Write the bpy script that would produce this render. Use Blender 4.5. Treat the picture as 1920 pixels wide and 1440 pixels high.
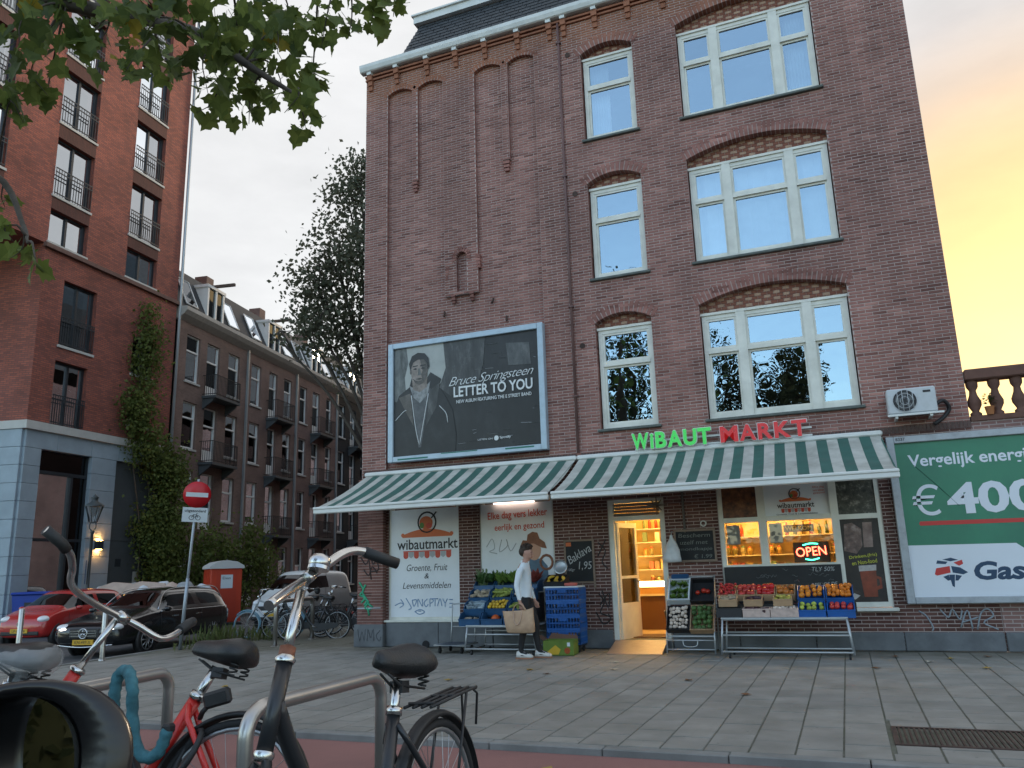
import bpy, bmesh, math, random
import numpy as np
from mathutils import Matrix, Vector
random.seed(7); rng = np.random.default_rng(7)
for o in list(bpy.data.objects): bpy.data.objects.remove(o)
scn = bpy.context.scene
COL = scn.collection
R_ = math.radians
# ------------------------------------------------------------------ camera
cam_d = bpy.data.cameras.new('camera'); cam = bpy.data.objects.new('camera', cam_d); COL.objects.link(cam)
cam_d.sensor_width = 36.0; cam_d.lens = 1497.27 / 1920 * 36; cam_d.clip_start = 0.05; cam_d.clip_end = 2000
_p, _r, _y = R_(12.94), R_(-1.7705), R_(-21.876)
_f = Vector((math.sin(_y)*math.cos(_p), math.cos(_y)*math.cos(_p), math.sin(_p)))
_rt = Vector((math.cos(_y), -math.sin(_y), 0)); _up = _rt.cross(_f)
_rr = math.cos(_r)*_rt + math.sin(_r)*_up; _uu = -math.sin(_r)*_rt + math.cos(_r)*_up
cam.matrix_world = Matrix(((_rr.x,_uu.x,-_f.x,0),(_rr.y,_uu.y,-_f.y,0),(_rr.z,_uu.z,-_f.z,1.45),(0,0,0,1)))
scn.camera = cam
# ------------------------------------------------------------------ sky, sun, exposure
SUN_AZ, SUN_EL = R_(13), R_(11)
w = bpy.data.worlds.new('World'); scn.world = w; w.use_nodes = True
nt = w.node_tree; nt.nodes.clear()
def wn(t, **k):
    n = nt.nodes.new(t)
    for a, b in k.items(): setattr(n, a, b)
    return n
def wl(a, b): nt.links.new(a, b)
sky = wn('ShaderNodeTexSky', sky_type='NISHITA', sun_disc=False, sun_elevation=SUN_EL, sun_rotation=SUN_AZ, altitude=0, air_density=1.0, dust_density=1.0, ozone_density=1.6)
skym = wn('ShaderNodeVectorMath', operation='SCALE'); wl(sky.outputs[0], skym.inputs[0]); skym.inputs['Scale'].default_value = 0.15
tc = wn('ShaderNodeTexCoord')
sepd = wn('ShaderNodeSeparateXYZ'); wl(tc.outputs['Generated'], sepd.inputs[0])
# thin high cloud veil, thickest towards the setting sun, clear behind
dt = wn('ShaderNodeVectorMath', operation='DOT_PRODUCT'); wl(tc.outputs['Generated'], dt.inputs[0]); dt.inputs[1].default_value = (math.sin(R_(-10)), math.cos(R_(-10)), 0.25)
nz = wn('ShaderNodeTexNoise'); nz.inputs['Scale'].default_value = 2.6; nz.inputs['Detail'].default_value = 6; nz.inputs['Roughness'].default_value = 0.55
mp = wn('ShaderNodeMapping'); mp.inputs['Scale'].default_value = (1, 1, 3.2); wl(tc.outputs['Generated'], mp.inputs[0]); wl(mp.outputs[0], nz.inputs['Vector'])
ad = wn('ShaderNodeMath', operation='MULTIPLY_ADD'); wl(nz.outputs[0], ad.inputs[0]); ad.inputs[1].default_value = 0.5; wl(dt.outputs['Value'], ad.inputs[2])
veil = wn('ShaderNodeMapRange', interpolation_type='SMOOTHSTEP'); wl(ad.outputs[0], veil.inputs[0])
veil.inputs['From Min'].default_value = -0.15; veil.inputs['From Max'].default_value = 0.75; veil.inputs['To Min'].default_value = 0.38; veil.inputs['To Max'].default_value = 0.97
# cloud colour: bright grey aloft, warm towards the sun low on the horizon
sund = wn('ShaderNodeVectorMath', operation='DOT_PRODUCT'); wl(tc.outputs['Generated'], sund.inputs[0]); sund.inputs[1].default_value = (math.sin(SUN_AZ)*math.cos(R_(7)), math.cos(SUN_AZ)*math.cos(R_(7)), math.sin(R_(7)))
glow = wn('ShaderNodeMapRange', interpolation_type='SMOOTHSTEP'); wl(sund.outputs['Value'], glow.inputs[0]); glow.inputs['From Min'].default_value = 0.86; glow.inputs['From Max'].default_value = 1.0
rmp = wn('ShaderNodeValToRGB'); wl(glow.outputs[0], rmp.inputs[0])
e = rmp.color_ramp.elements; e[0].position = 0.0; e[0].color = (.197, .196, .194, 1); e[1].position = 1.0; e[1].color = (.31, .190, .055, 1)
for p_, c_ in ((0.25, (.172, .160, .152, 1)), (0.5, (.184, .146, .112, 1)), (0.78, (.235, .152, .068, 1))):
    x_ = e.new(p_); x_.color = c_
nz2 = wn('ShaderNodeTexNoise'); nz2.inputs['Scale'].default_value = 4.0; nz2.inputs['Detail'].default_value = 7; nz2.inputs['Roughness'].default_value = 0.6
mp2 = wn('ShaderNodeMapping'); mp2.inputs['Scale'].default_value = (1, 1, 2.6); wl(tc.outputs['Generated'], mp2.inputs[0]); wl(mp2.outputs[0], nz2.inputs['Vector'])
cb = wn('ShaderNodeMapRange'); wl(nz2.outputs[0], cb.inputs[0]); cb.inputs['From Min'].default_value = 0.25; cb.inputs['From Max'].default_value = 0.75; cb.inputs['To Min'].default_value = 0.86; cb.inputs['To Max'].default_value = 1.10
cl = wn('ShaderNodeVectorMath', operation='SCALE'); wl(rmp.outputs[0], cl.inputs[0]); wl(cb.outputs[0], cl.inputs['Scale'])
mx = wn('ShaderNodeMix', data_type='RGBA'); wl(veil.outputs[0], mx.inputs['Factor']); wl(skym.outputs[0], mx.inputs['A']); wl(cl.outputs[0], mx.inputs['B'])
bg = wn('ShaderNodeBackground'); bg.inputs['Strength'].default_value = 1.0; wl(mx.outputs['Result'], bg.inputs[0])
wo = wn('ShaderNodeOutputWorld'); wl(bg.outputs[0], wo.inputs[0])
sd = bpy.data.lights.new('sun', 'SUN'); sd.energy = 0.6; sd.angle = R_(12); sd.color = (1.0, 0.78, 0.55)
sun = bpy.data.objects.new('sun', sd); COL.objects.link(sun)
sun.rotation_euler = Vector((-math.sin(SUN_AZ)*math.cos(SUN_EL), -math.cos(SUN_AZ)*math.cos(SUN_EL), -math.sin(SUN_EL))).to_track_quat('-Z', 'Y').to_euler()
scn.view_settings.view_transform = 'Standard'; scn.view_settings.look = 'None'; scn.view_settings.exposure = 2.2; scn.view_settings.gamma = 1.0
scn.view_settings.use_curve_mapping = False
scn.render.engine = 'CYCLES'
scn.cycles.max_bounces = 8; scn.cycles.transparent_max_bounces = 24; scn.cycles.caustics_reflective = False; scn.cycles.caustics_refractive = False
scn.cycles.sample_clamp_indirect = 4.0

# ------------------------------------------------------------------ materials
MATS = {}
def srgb(h):
    if isinstance(h, str):
        h = h.lstrip('#'); c = [int(h[i:i+2], 16)/255 for i in (0, 2, 4)]
        return tuple((x/12.92 if x <= .04045 else ((x+.055)/1.055)**2.4) for x in c)
    return h
def mat(name, col, rough=0.6, metal=0.0, var=0.0, vscale=6.0, bump=0.0, bscale=40.0, emit=0.0, spec=0.5, dirt=None, dscale=1.2, damt=0.5, rand=0.0, coat=0.0, sheen=0.0, trans=0.0, alpha=1.0):
    """procedural principled material: noise tint, optional dirt blotches, bump and per-object tint"""
    if name in MATS: return MATS[name]
    col = srgb(col)
    m = bpy.data.materials.new(name); m.use_nodes = True; t = m.node_tree; N = t.nodes; L = t.links
    b = N['Principled BSDF']; b.inputs['Roughness'].default_value = rough; b.inputs['Metallic'].default_value = metal
    b.inputs['Specular IOR Level'].default_value = spec
    if coat: b.inputs['Coat Weight'].default_value = coat; b.inputs['Coat Roughness'].default_value = 0.06
    if sheen: b.inputs['Sheen Weight'].default_value = sheen
    if alpha < 1: b.inputs['Alpha'].default_value = alpha
    c4 = (*col, 1); src = None
    g = N.new('ShaderNodeNewGeometry')
    if var or dirt or rand:
        n = N.new('ShaderNodeTexNoise'); n.inputs['Scale'].default_value = vscale; n.inputs['Detail'].default_value = 5; L.new(g.outputs['Position'], n.inputs['Vector'])
        mr = N.new('ShaderNodeMapRange'); L.new(n.outputs[0], mr.inputs[0]); mr.inputs['From Min'].default_value = .25; mr.inputs['From Max'].default_value = .75
        mr.inputs['To Min'].default_value = 1-var; mr.inputs['To Max'].default_value = 1+var
        fac = mr.outputs[0]
        if rand:
            oi = N.new('ShaderNodeObjectInfo'); r2 = N.new('ShaderNodeMapRange'); L.new(oi.outputs['Random'], r2.inputs[0]); r2.inputs['To Min'].default_value = 1-rand; r2.inputs['To Max'].default_value = 1+rand
            mm = N.new('ShaderNodeMath'); mm.operation = 'MULTIPLY'; L.new(fac, mm.inputs[0]); L.new(r2.outputs[0], mm.inputs[1]); fac = mm.outputs[0]
        sc = N.new('ShaderNodeVectorMath'); sc.operation = 'SCALE'; sc.inputs[0].default_value = col; L.new(fac, sc.inputs['Scale']); src = sc.outputs[0]
        if dirt:
            n2 = N.new('ShaderNodeTexNoise'); n2.inputs['Scale'].default_value = dscale; n2.inputs['Detail'].default_value = 8; n2.inputs['Roughness'].default_value = .65; L.new(g.outputs['Position'], n2.inputs['Vector'])
            d2 = N.new('ShaderNodeMapRange'); L.new(n2.outputs[0], d2.inputs[0]); d2.inputs['From Min'].default_value = .45; d2.inputs['From Max'].default_value = .7; d2.inputs['To Max'].default_value = damt
            mx_ = N.new('ShaderNodeMix'); mx_.data_type = 'RGBA'; L.new(d2.outputs[0], mx_.inputs['Factor']); L.new(src, mx_.inputs['A']); mx_.inputs['B'].default_value = (*srgb(dirt), 1); src = mx_.outputs['Result']
        L.new(src, b.inputs['Base Color'])
    else: b.inputs['Base Color'].default_value = c4
    if emit:
        b.inputs['Emission Strength'].default_value = emit
        if src: L.new(src, b.inputs['Emission Color'])
        else: b.inputs['Emission Color'].default_value = c4
    if bump:
        n3 = N.new('ShaderNodeTexNoise'); n3.inputs['Scale'].default_value = bscale; n3.inputs['Detail'].default_value = 4; L.new(g.outputs['Position'], n3.inputs['Vector'])
        bp = N.new('ShaderNodeBump'); bp.inputs['Strength'].default_value = bump; bp.inputs['Distance'].default_value = .01; L.new(n3.outputs[0], bp.inputs['Height']); L.new(bp.outputs[0], b.inputs['Normal'])
    MATS[name] = m; return m
def glass(name, tint=(.75,.8,.8), refl=0.35, rcol=(.95,.97,1), rough=0.01, wob=0.0):
    if name in MATS: return MATS[name]
    m = bpy.data.materials.new(name); m.use_nodes = True; t = m.node_tree; N = t.nodes; L = t.links; N.clear()
    o = N.new('ShaderNodeOutputMaterial'); tr = N.new('ShaderNodeBsdfTransparent'); tr.inputs[0].default_value = (*tint, 1)
    gl = N.new('ShaderNodeBsdfGlossy'); gl.inputs['Color'].default_value = (*rcol, 1); gl.inputs['Roughness'].default_value = rough
    fr = N.new('ShaderNodeFresnel'); fr.inputs[0].default_value = 1.5; a = N.new('ShaderNodeMath'); a.operation = 'ADD'; a.use_clamp = True; L.new(fr.outputs[0], a.inputs[0]); a.inputs[1].default_value = refl
    if wob:
        n3 = N.new('ShaderNodeTexNoise'); n3.inputs['Scale'].default_value = 1.7; bp = N.new('ShaderNodeBump'); bp.inputs['Strength'].default_value = wob; bp.inputs['Distance'].default_value = .02
        g = N.new('ShaderNodeNewGeometry'); L.new(g.outputs['Position'], n3.inputs['Vector']); L.new(n3.outputs[0], bp.inputs['Height']); L.new(bp.outputs[0], gl.inputs['Normal'])
    mx_ = N.new('ShaderNodeMixShader'); L.new(a.outputs[0], mx_.inputs[0]); L.new(tr.outputs[0], mx_.inputs[1]); L.new(gl.outputs[0], mx_.inputs[2]); L.new(mx_.outputs[0], o.inputs[0])
    MATS[name] = m; return m
def brick_uv(name, c1, c2, mortar, scale=1.0, bw=.22, rh=.06, ms=.008, bump=.5, blot=0.25):
    """brick courses too fine to pick apart, mapped in metres through UVs"""
    if name in MATS: return MATS[name]
    m = bpy.data.materials.new(name); m.use_nodes = True; t = m.node_tree; N = t.nodes; L = t.links
    b = N['Principled BSDF']; b.inputs['Roughness'].default_value = .85
    uv = N.new('ShaderNodeUVMap'); br = N.new('ShaderNodeTexBrick'); L.new(uv.outputs[0], br.inputs['Vector'])
    br.inputs['Color1'].default_value = (*srgb(c1), 1); br.inputs['Color2'].default_value = (*srgb(c2), 1); br.inputs['Mortar'].default_value = (*srgb(mortar), 1)
    br.inputs['Scale'].default_value = scale; br.inputs['Brick Width'].default_value = bw; br.inputs['Row Height'].default_value = rh; br.inputs['Mortar Size'].default_value = ms
    br.inputs['Bias'].default_value = -.1
    n = N.new('ShaderNodeTexNoise'); n.inputs['Scale'].default_value = .7; n.inputs['Detail'].default_value = 7; L.new(uv.outputs[0], n.inputs['Vector'])
    mr = N.new('ShaderNodeMapRange'); L.new(n.outputs[0], mr.inputs[0]); mr.inputs['From Min'].default_value = .3; mr.inputs['From Max'].default_value = .7; mr.inputs['To Min'].default_value = 1-blot; mr.inputs['To Max'].default_value = 1+blot
    sc = N.new('ShaderNodeVectorMath'); sc.operation = 'SCALE'; L.new(br.outputs['Color'], sc.inputs[0]); L.new(mr.outputs[0], sc.inputs['Scale']); L.new(sc.outputs[0], b.inputs['Base Color'])
    bp = N.new('ShaderNodeBump'); bp.invert = True; bp.inputs['Strength'].default_value = bump; bp.inputs['Distance'].default_value = .01; L.new(br.outputs['Fac'], bp.inputs['Height']); L.new(bp.outputs[0], b.inputs['Normal'])
    MATS[name] = m; return m

# ------------------------------------------------------------------ mesh helpers
def rotm(ax, deg): return Matrix.Rotation(R_(deg), 4, ax)
def trm(*v): return Matrix.Translation(Vector(v))
class MB:
    """collects shapes into one mesh; M is the transform given to what is added next"""
    def __init__(s, M=None): s.v = []; s.f = []; s.u = []; s.M = M or Matrix.Identity(4); s.sm = []; s.mi = []; s.cur = 0; s.smooth = False
    def add(s, vs, fs, uv=None, smooth=None):
        o = len(s.v); M = s.M
        s.v += [tuple(M @ Vector(p)) for p in vs]
        for i, q in enumerate(fs):
            s.f.append([o+k for k in q]); s.u.append(uv[i] if uv else None); s.sm.append(s.smooth if smooth is None else smooth); s.mi.append(s.cur)
        return s
    def box(s, x0, x1, y0, y1, z0, z1, bev=0):
        x0, x1 = min(x0,x1), max(x0,x1); y0, y1 = min(y0,y1), max(y0,y1); z0, z1 = min(z0,z1), max(z0,z1)
        if bev:
            b = min(bev, (x1-x0)*.45, (y1-y0)*.45, (z1-z0)*.45); vs = []
            for z, i in ((z0, b), (z0+b, 0), (z1-b, 0), (z1, b)):
                a0, a1, c0, c1 = x0+i, x1-i, y0+i, y1-i
                vs += [(a0+b*(i==0), c0, z), (a1-b*(i==0), c0, z), (a1, c0+b*(i==0), z), (a1, c1-b*(i==0), z), (a1-b*(i==0), c1, z), (a0+b*(i==0), c1, z), (a0, c1-b*(i==0), z), (a0, c0+b*(i==0), z)]
            fs = [list(range(7,-1,-1)), list(range(24,32))]
            for k in range(3):
                for j in range(8): a = k*8+j; c = k*8+(j+1)%8; fs.append([a, c, c+8, a+8])
            return s.add(vs, fs)
        vs = [(x0,y0,z0),(x1,y0,z0),(x1,y1,z0),(x0,y1,z0),(x0,y0,z1),(x1,y0,z1),(x1,y1,z1),(x0,y1,z1)]
        uv = [[(x0,y0),(x0,y1),(x1,y1),(x1,y0)],[(x0,y0),(x1,y0),(x1,y1),(x0,y1)],[(x0,z0),(x1,z0),(x1,z1),(x0,z1)],[(y0,z0),(y1,z0),(y1,z1),(y0,z1)],[(x1,z0),(x0,z0),(x0,z1),(x1,z1)],[(y1,z0),(y0,z0),(y0,z1),(y1,z1)]]
        return s.add(vs, [(0,3,2,1),(4,5,6,7),(0,1,5,4),(1,2,6,5),(2,3,7,6),(3,0,4,7)], uv)
    def quad(s, a, b, c, d, uv=None): return s.add([a,b,c,d], [(0,1,2,3)], [uv] if uv else None)
    def tri(s, a, b, c): return s.add([a,b,c], [(0,1,2)])
    def poly(s, pts): return s.add(pts, [tuple(range(len(pts)))])
    def prism(s, pts, vec):
        """polygon (3D points) pushed along vec, with caps"""
        n = len(pts); vec = Vector(vec); vs = [tuple(p) for p in pts]+[tuple(Vector(p)+vec) for p in pts]
        fs = [tuple(range(n-1,-1,-1)), tuple(range(n,2*n))]+[(i,(i+1)%n,(i+1)%n+n,i+n) for i in range(n)]
        return s.add(vs, fs)
    def tube(s, pts, r, n=8, closed=False, caps=True, flat=1.0):
        pts = [Vector(p) for p in pts]; k = len(pts)
        rs = r if isinstance(r, (list, tuple)) else [r]*k
        vs = []; prev = None
        for i, p in enumerate(pts):
            if closed: t = pts[(i+1)%k]-pts[i-1]
            else: t = pts[min(i+1,k-1)]-pts[max(i-1,0)]
            if t.length < 1e-9: t = Vector((0,0,1))
            t.normalize()
            if prev is None:
                a = Vector((0,0,1)) if abs(t.z) < .9 else Vector((1,0,0)); u = t.cross(a).normalized()
            else:
                u = prev-t*prev.dot(t)
                u = u.normalized() if u.length > 1e-6 else t.orthogonal().normalized()
            prev = u; w_ = t.cross(u)
            for j in range(n):
                q = 2*math.pi*j/n; vs.append(p+(u*math.cos(q)+w_*math.sin(q)*flat)*rs[i])
        fs = []; m = k if closed else k-1
        for i in range(m):
            for j in range(n):
                a = i*n+j; b = i*n+(j+1)%n; c = ((i+1)%k)*n+(j+1)%n; d = ((i+1)%k)*n+j; fs.append((a,b,c,d))
        sm = len(fs)
        if caps and not closed: fs += [tuple(range(n-1,-1,-1)), tuple(range((k-1)*n, k*n))]
        o = len(s.f); s.add(vs, fs, smooth=True)
        for i in range(o+sm, len(s.f)): s.sm[i] = False
        return s
    def cyl(s, a, b, r0, r1=None, n=12): return s.tube([a, b], [r0, r0 if r1 is None else r1], n)
    def lathe(s, prof, n=16, origin=(0,0,0), axis='Z', caps=True):
        vs = []; o = Vector(origin)
        for r, z in prof:
            for j in range(n):
                q = 2*math.pi*j/n; c, d = r*math.cos(q), r*math.sin(q)
                vs.append(o+(Vector((c,d,z)) if axis=='Z' else Vector((z,c,d)) if axis=='X' else Vector((d,z,c))))
        k = len(prof); fs = [(i*n+j, i*n+(j+1)%n, (i+1)*n+(j+1)%n, (i+1)*n+j) for i in range(k-1) for j in range(n)]
        s.add(vs, fs, smooth=True)
        if caps:
            if prof[0][0] > 1e-6: s.add(vs[:n], [tuple(range(n-1,-1,-1))], smooth=False)
            if prof[-1][0] > 1e-6: s.add(vs[-n:], [tuple(range(n))], smooth=False)
        return s
    def ball(s, c, rx, ry=None, rz=None, n=10, m=7):
        ry = ry or rx; rz = rz or rx; vs = [(c[0],c[1],c[2]-rz)]
        for i in range(1, m):
            q = -math.pi/2+math.pi*i/m
            for j in range(n): a = 2*math.pi*j/n; vs.append((c[0]+rx*math.cos(q)*math.cos(a), c[1]+ry*math.cos(q)*math.sin(a), c[2]+rz*math.sin(q)))
        vs.append((c[0],c[1],c[2]+rz)); T = len(vs)-1
        fs = [(0,1+(j+1)%n,1+j) for j in range(n)]
        for i in range(m-2):
            for j in range(n): a = 1+i*n+j; b = 1+i*n+(j+1)%n; fs.append((a,b,b+n,a+n))
        fs += [(T,1+(m-2)*n+j,1+(m-2)*n+(j+1)%n) for j in range(n)]
        return s.add(vs, fs, smooth=True)
    def loft(s, secs, closed=True, caps=False):
        """secs: equally long rings of points"""
        n = len(secs[0]); vs = [p for q in secs for p in q]; fs = []
        for i in range(len(secs)-1):
            for j in range(n if closed else n-1):
                a = i*n+j; b = i*n+(j+1)%n; fs.append((a,b,b+n,a+n))
        if caps: fs += [tuple(range(n-1,-1,-1)), tuple(range((len(secs)-1)*n, len(secs)*n))]
        return s.add(vs, fs)
    def mesh(s, name, mats):
        me = bpy.data.meshes.new(name); me.from_pydata(s.v, [], s.f)
        mats = mats if isinstance(mats, (list, tuple)) else [mats]
        for m in mats: me.materials.append(m)
        me.polygons.foreach_set('use_smooth', s.sm)
        if len(mats) > 1: me.polygons.foreach_set('material_index', s.mi)
        if any(u is not None for u in s.u):
            lay = me.uv_layers.new(name='UVMap'); k = 0
            for f, u in zip(s.f, s.u):
                for i in range(len(f)):
                    if u: lay.data[k].uv = u[i]
                    k += 1
        me.update(); return me
    def build(s, name, mats, parent=None, world=False, loc=None, kind=None, fixn=True):
        me = s.mesh(name, mats)
        if fixn:
            bm = bmesh.new(); bm.from_mesh(me); bmesh.ops.recalc_face_normals(bm, faces=bm.faces); bm.to_mesh(me); bm.free()
        return link(name, me, parent, world, loc, kind)
def link(name, me, parent=None, world=False, loc=None, kind=None):
    o = bpy.data.objects.new(name, me); COL.objects.link(o)
    if loc: o.location = loc
    if parent:
        o.parent = parent
        if world: o.matrix_parent_inverse = WM[parent.name].inverted()
    if kind: o['kind'] = kind
    return o
WM = {}
def wmat(o):
    m = o.matrix_basis.copy()
    return m if not o.parent else WM.get(o.parent.name, Matrix.Identity(4)) @ o.matrix_parent_inverse @ m
def tag(o, label, cat, group=None):
    o['label'] = label; o['category'] = cat
    if group: o['group'] = group
    return o
def thing(name, label, cat, loc=(0,0,0), rot=(0,0,0), group=None, scale=1.0):
    o = bpy.data.objects.new(name, None); o.empty_display_size = .2; COL.objects.link(o)
    o.location = loc; o.rotation_euler = rot; o.scale = (scale,)*3
    WM[o.name] = Matrix.LocRotScale(Vector(loc), o.rotation_euler, Vector((scale,)*3))
    return tag(o, label, cat, group)
def struct(o): o['kind'] = 'structure'; return o
KIDS = {}
def copy_thing(root, loc, rot=None, label=None, group=None, scale=None):
    ch = {}
    for o in list(COL.objects):
        if o.parent: ch.setdefault(o.parent.name, []).append(o)
    def rec(o, par):
        c = o.copy(); COL.objects.link(c); c.parent = par
        for k in ch.get(o.name, []): rec(k, c)
        return c
    c = rec(root, None); c.location = loc
    if rot is not None: c.rotation_euler = rot
    if scale: c.scale = (scale,)*3
    if label: c['label'] = label
    if group: c['group'] = group
    WM[c.name] = Matrix.LocRotScale(c.location, c.rotation_euler, c.scale)
    return c
def bez(pts, n=6):
    """smooth Catmull-Rom polyline through points"""
    P = [Vector(p) for p in pts]; P = [P[0]*2-P[1]]+P+[P[-1]*2-P[-2]]; out = []
    for i in range(1, len(P)-2):
        for k in range(n):
            t = k/n; a, b, c, d = P[i-1], P[i], P[i+1], P[i+2]
            out.append(.5*((2*b)+(c-a)*t+(2*a-5*b+4*c-d)*t*t+(3*b-a-3*c+d)*t**3))
    out.append(P[-2]); return out
def text(name, s, size, mt, parent, M, depth=.002, bold=0.0, shear=0.0, align='CENTER', xs=1.0, world=False, space=1.0):
    """flat lettering as a mesh; M places the text plane (x along the line, y up)"""
    c = bpy.data.curves.new(name, 'FONT'); c.body = s; c.size = size; c.extrude = depth; c.offset = bold; c.shear = shear; c.align_x = align; c.align_y = 'CENTER'; c.resolution_u = 3; c.space_character = space
    o = bpy.data.objects.new(name+'_tmp', c); COL.objects.link(o)
    dg = bpy.context.evaluated_depsgraph_get(); me = bpy.data.meshes.new_from_object(o.evaluated_get(dg)); bpy.data.objects.remove(o)
    me.transform(M @ Matrix.Diagonal((xs,1,1,1))); me.name = name; me.materials.clear(); me.materials.append(mt)
    return link(name, me, parent, world)
def facade_M(x, y, z, deg=0):
    """text plane standing on a wall that faces -Y, tilted by deg in its plane"""
    return trm(x, y, z) @ rotm('X', 90) @ rotm('Z', deg)
def strokes(name, lines, r, mt, parent, M, world=False, n=4, flat=.3):
    m = MB(M)
    for l in lines:
        p = [(a, b, 0) for a, b in l]; m.tube(bez(p, 4) if len(p) > 2 else p, r, n, flat=flat)
    return m.build(name, mt, parent, world)
# ================================================================== ground
FY = 14.40            # main facade plane
KY = 6.82             # kerb between pavement and cycle path
ROADZ = -0.27         # side street
def zf(x, y=0):
    t = min(1, max(0, (-9.6-x)/3.6)); return -0.15*t*t*(3-2*t)
def kerbx(y): return -14.75-.10*(y-13.0)
M_ASPH = mat('asphalt', (.075,.077,.08), .85, var=.25, vscale=3, bump=.5, bscale=160, dirt=(.045,.045,.047), dscale=.8, damt=.6)
M_RED = mat('red_asphalt', (.27,.13,.115), .85, var=.14, vscale=2.2, bump=.6, bscale=190, dirt=(.12,.065,.06), dscale=1.1, damt=.55)
M_JOINT = mat('paving_joint', (.11,.11,.088), .95, var=.3, vscale=9, dirt=(.05,.075,.03), dscale=2, damt=.5)
M_PAVE = mat('concrete_paver', (.232,.226,.204), .85, var=.16, vscale=2.6, bump=.35, bscale=120, dirt=(.135,.133,.112), dscale=1.5, damt=.6, rand=.10)
def spots(m, sc=7.0, thr=.075, dark=.55):
    N = m.node_tree.nodes; L = m.node_tree.links; b = N['Principled BSDF']; src = b.inputs['Base Color'].links[0].from_socket
    g = N.new('ShaderNodeNewGeometry'); v = N.new('ShaderNodeTexVoronoi'); v.inputs['Scale'].default_value = sc; L.new(g.outputs['Position'], v.inputs['Vector'])
    lt = N.new('ShaderNodeMath'); lt.operation = 'LESS_THAN'; L.new(v.outputs['Distance'], lt.inputs[0]); lt.inputs[1].default_value = thr
    r = N.new('ShaderNodeMath'); r.operation = 'MULTIPLY'; L.new(lt.outputs[0], r.inputs[0]); L.new(v.outputs['Color'], r.inputs[1])
    x = N.new('ShaderNodeMix'); x.data_type = 'RGBA'; L.new(r.outputs[0], x.inputs['Factor']); L.new(src, x.inputs['A']); x.inputs['B'].default_value = (.075,.075,.072,1); L.new(x.outputs['Result'], b.inputs['Base Color'])
spots(M_PAVE)
def moss(m, y0, y1, col):
    N = m.node_tree.nodes; L = m.node_tree.links; b = N['Principled BSDF']; src = b.inputs['Base Color'].links[0].from_socket
    g = N.new('ShaderNodeNewGeometry'); sp = N.new('ShaderNodeSeparateXYZ'); L.new(g.outputs['Position'], sp.inputs[0]); n = N.new('ShaderNodeTexNoise'); n.inputs['Scale'].default_value = 2.3; n.inputs['Detail'].default_value = 7; L.new(g.outputs['Position'], n.inputs['Vector'])
    a = N.new('ShaderNodeMath'); a.operation = 'MULTIPLY_ADD'; L.new(n.outputs[0], a.inputs[0]); a.inputs[1].default_value = 2.4; L.new(sp.outputs['Y'], a.inputs[2]); r = N.new('ShaderNodeMapRange'); L.new(a.outputs[0], r.inputs[0]); r.inputs['From Min'].default_value = y0+1.2; r.inputs['From Max'].default_value = y1+1.2; r.inputs['To Max'].default_value = .75
    x = N.new('ShaderNodeMix'); x.data_type = 'RGBA'; L.new(r.outputs[0], x.inputs['Factor']); L.new(src, x.inputs['A']); x.inputs['B'].default_value = (*col,1); L.new(x.outputs['Result'], b.inputs['Base Color'])
moss(M_PAVE, 13.0, 14.5, (.095,.09,.055))
M_KERB = mat('kerb_stone', (.21,.215,.205), .85, var=.12, vscale=3, bump=.3, bscale=90, dirt=(.09,.092,.085), dscale=2, damt=.5, rand=.06)
M_GRND = mat('far_ground', (.10,.10,.095), .9, var=.2, vscale=.5)
struct(MB().box(-600,600,-600,600,-.6,-.40).build('ground', M_GRND))
struct(MB().box(-200,200,-60,1.4,-.38,-.12).build('road', M_ASPH))
mv = MB().box(-60,30,1.4,4.45,-.38,.13)
struct(mv.build('verge_pavement', mat('verge_paving', (.12,.12,.115), .9, var=.2, vscale=5, bump=.3)))
mc = MB().box(-60,30,4.45,KY-.13,-.38,-.055)
struct(mc.build('cycle_path', M_RED))
# side street
m = MB(); m.box(-60,-8,KY,140,-.385,ROADZ); struct(m.build('side_street', M_ASPH))
m = MB(); m.prism([(kerbx(20)-8.3,20,ROADZ-.1),(-29.5,90,ROADZ-.1),(-60,90,ROADZ-.1),(-60,20,ROADZ-.1)],(0,0,.22)); struct(m.build('far_pavement', mat('far_paving', (.15,.15,.14), .9, var=.2, vscale=2)))
# pavement: bedding sheet with the slope towards the side street
pav = struct(bpy.data.objects.new('pavement', None)); COL.objects.link(pav); WM['pavement'] = Matrix.Identity(4)
m = MB(); ys = [KY, 8, 10, 12, 14.42, 18, 24, 34]
xs = [None]+[-13,-12.4,-11.8,-11.2,-10.6,-10,-9.4,8,30]
for j in range(len(ys)-1):
    y0, y1 = ys[j], ys[j+1]
    for i in range(len(xs)-1):
        a0 = kerbx(y0)+.16 if xs[i] is None else xs[i]; a1 = kerbx(y1)+.16 if xs[i] is None else xs[i]; b = xs[i+1]
        if y0 >= 14.4 and b > -9: continue
        if a0 >= b or a1 >= b: continue
        m.quad((a0,y0,zf(a0)-.007),(b,y0,zf(b)-.007),(b,y1,zf(b)-.007),(a1,y1,zf(a1)-.007))
m.quad((-60,KY,-.16),(kerbx(KY)+.16,KY,zf(-14)-.012),(kerbx(11.2)+.16,11.2,zf(-14)-.012),(-60,11.2,-.16))
m.build('bedding', M_JOINT, pav)
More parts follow.
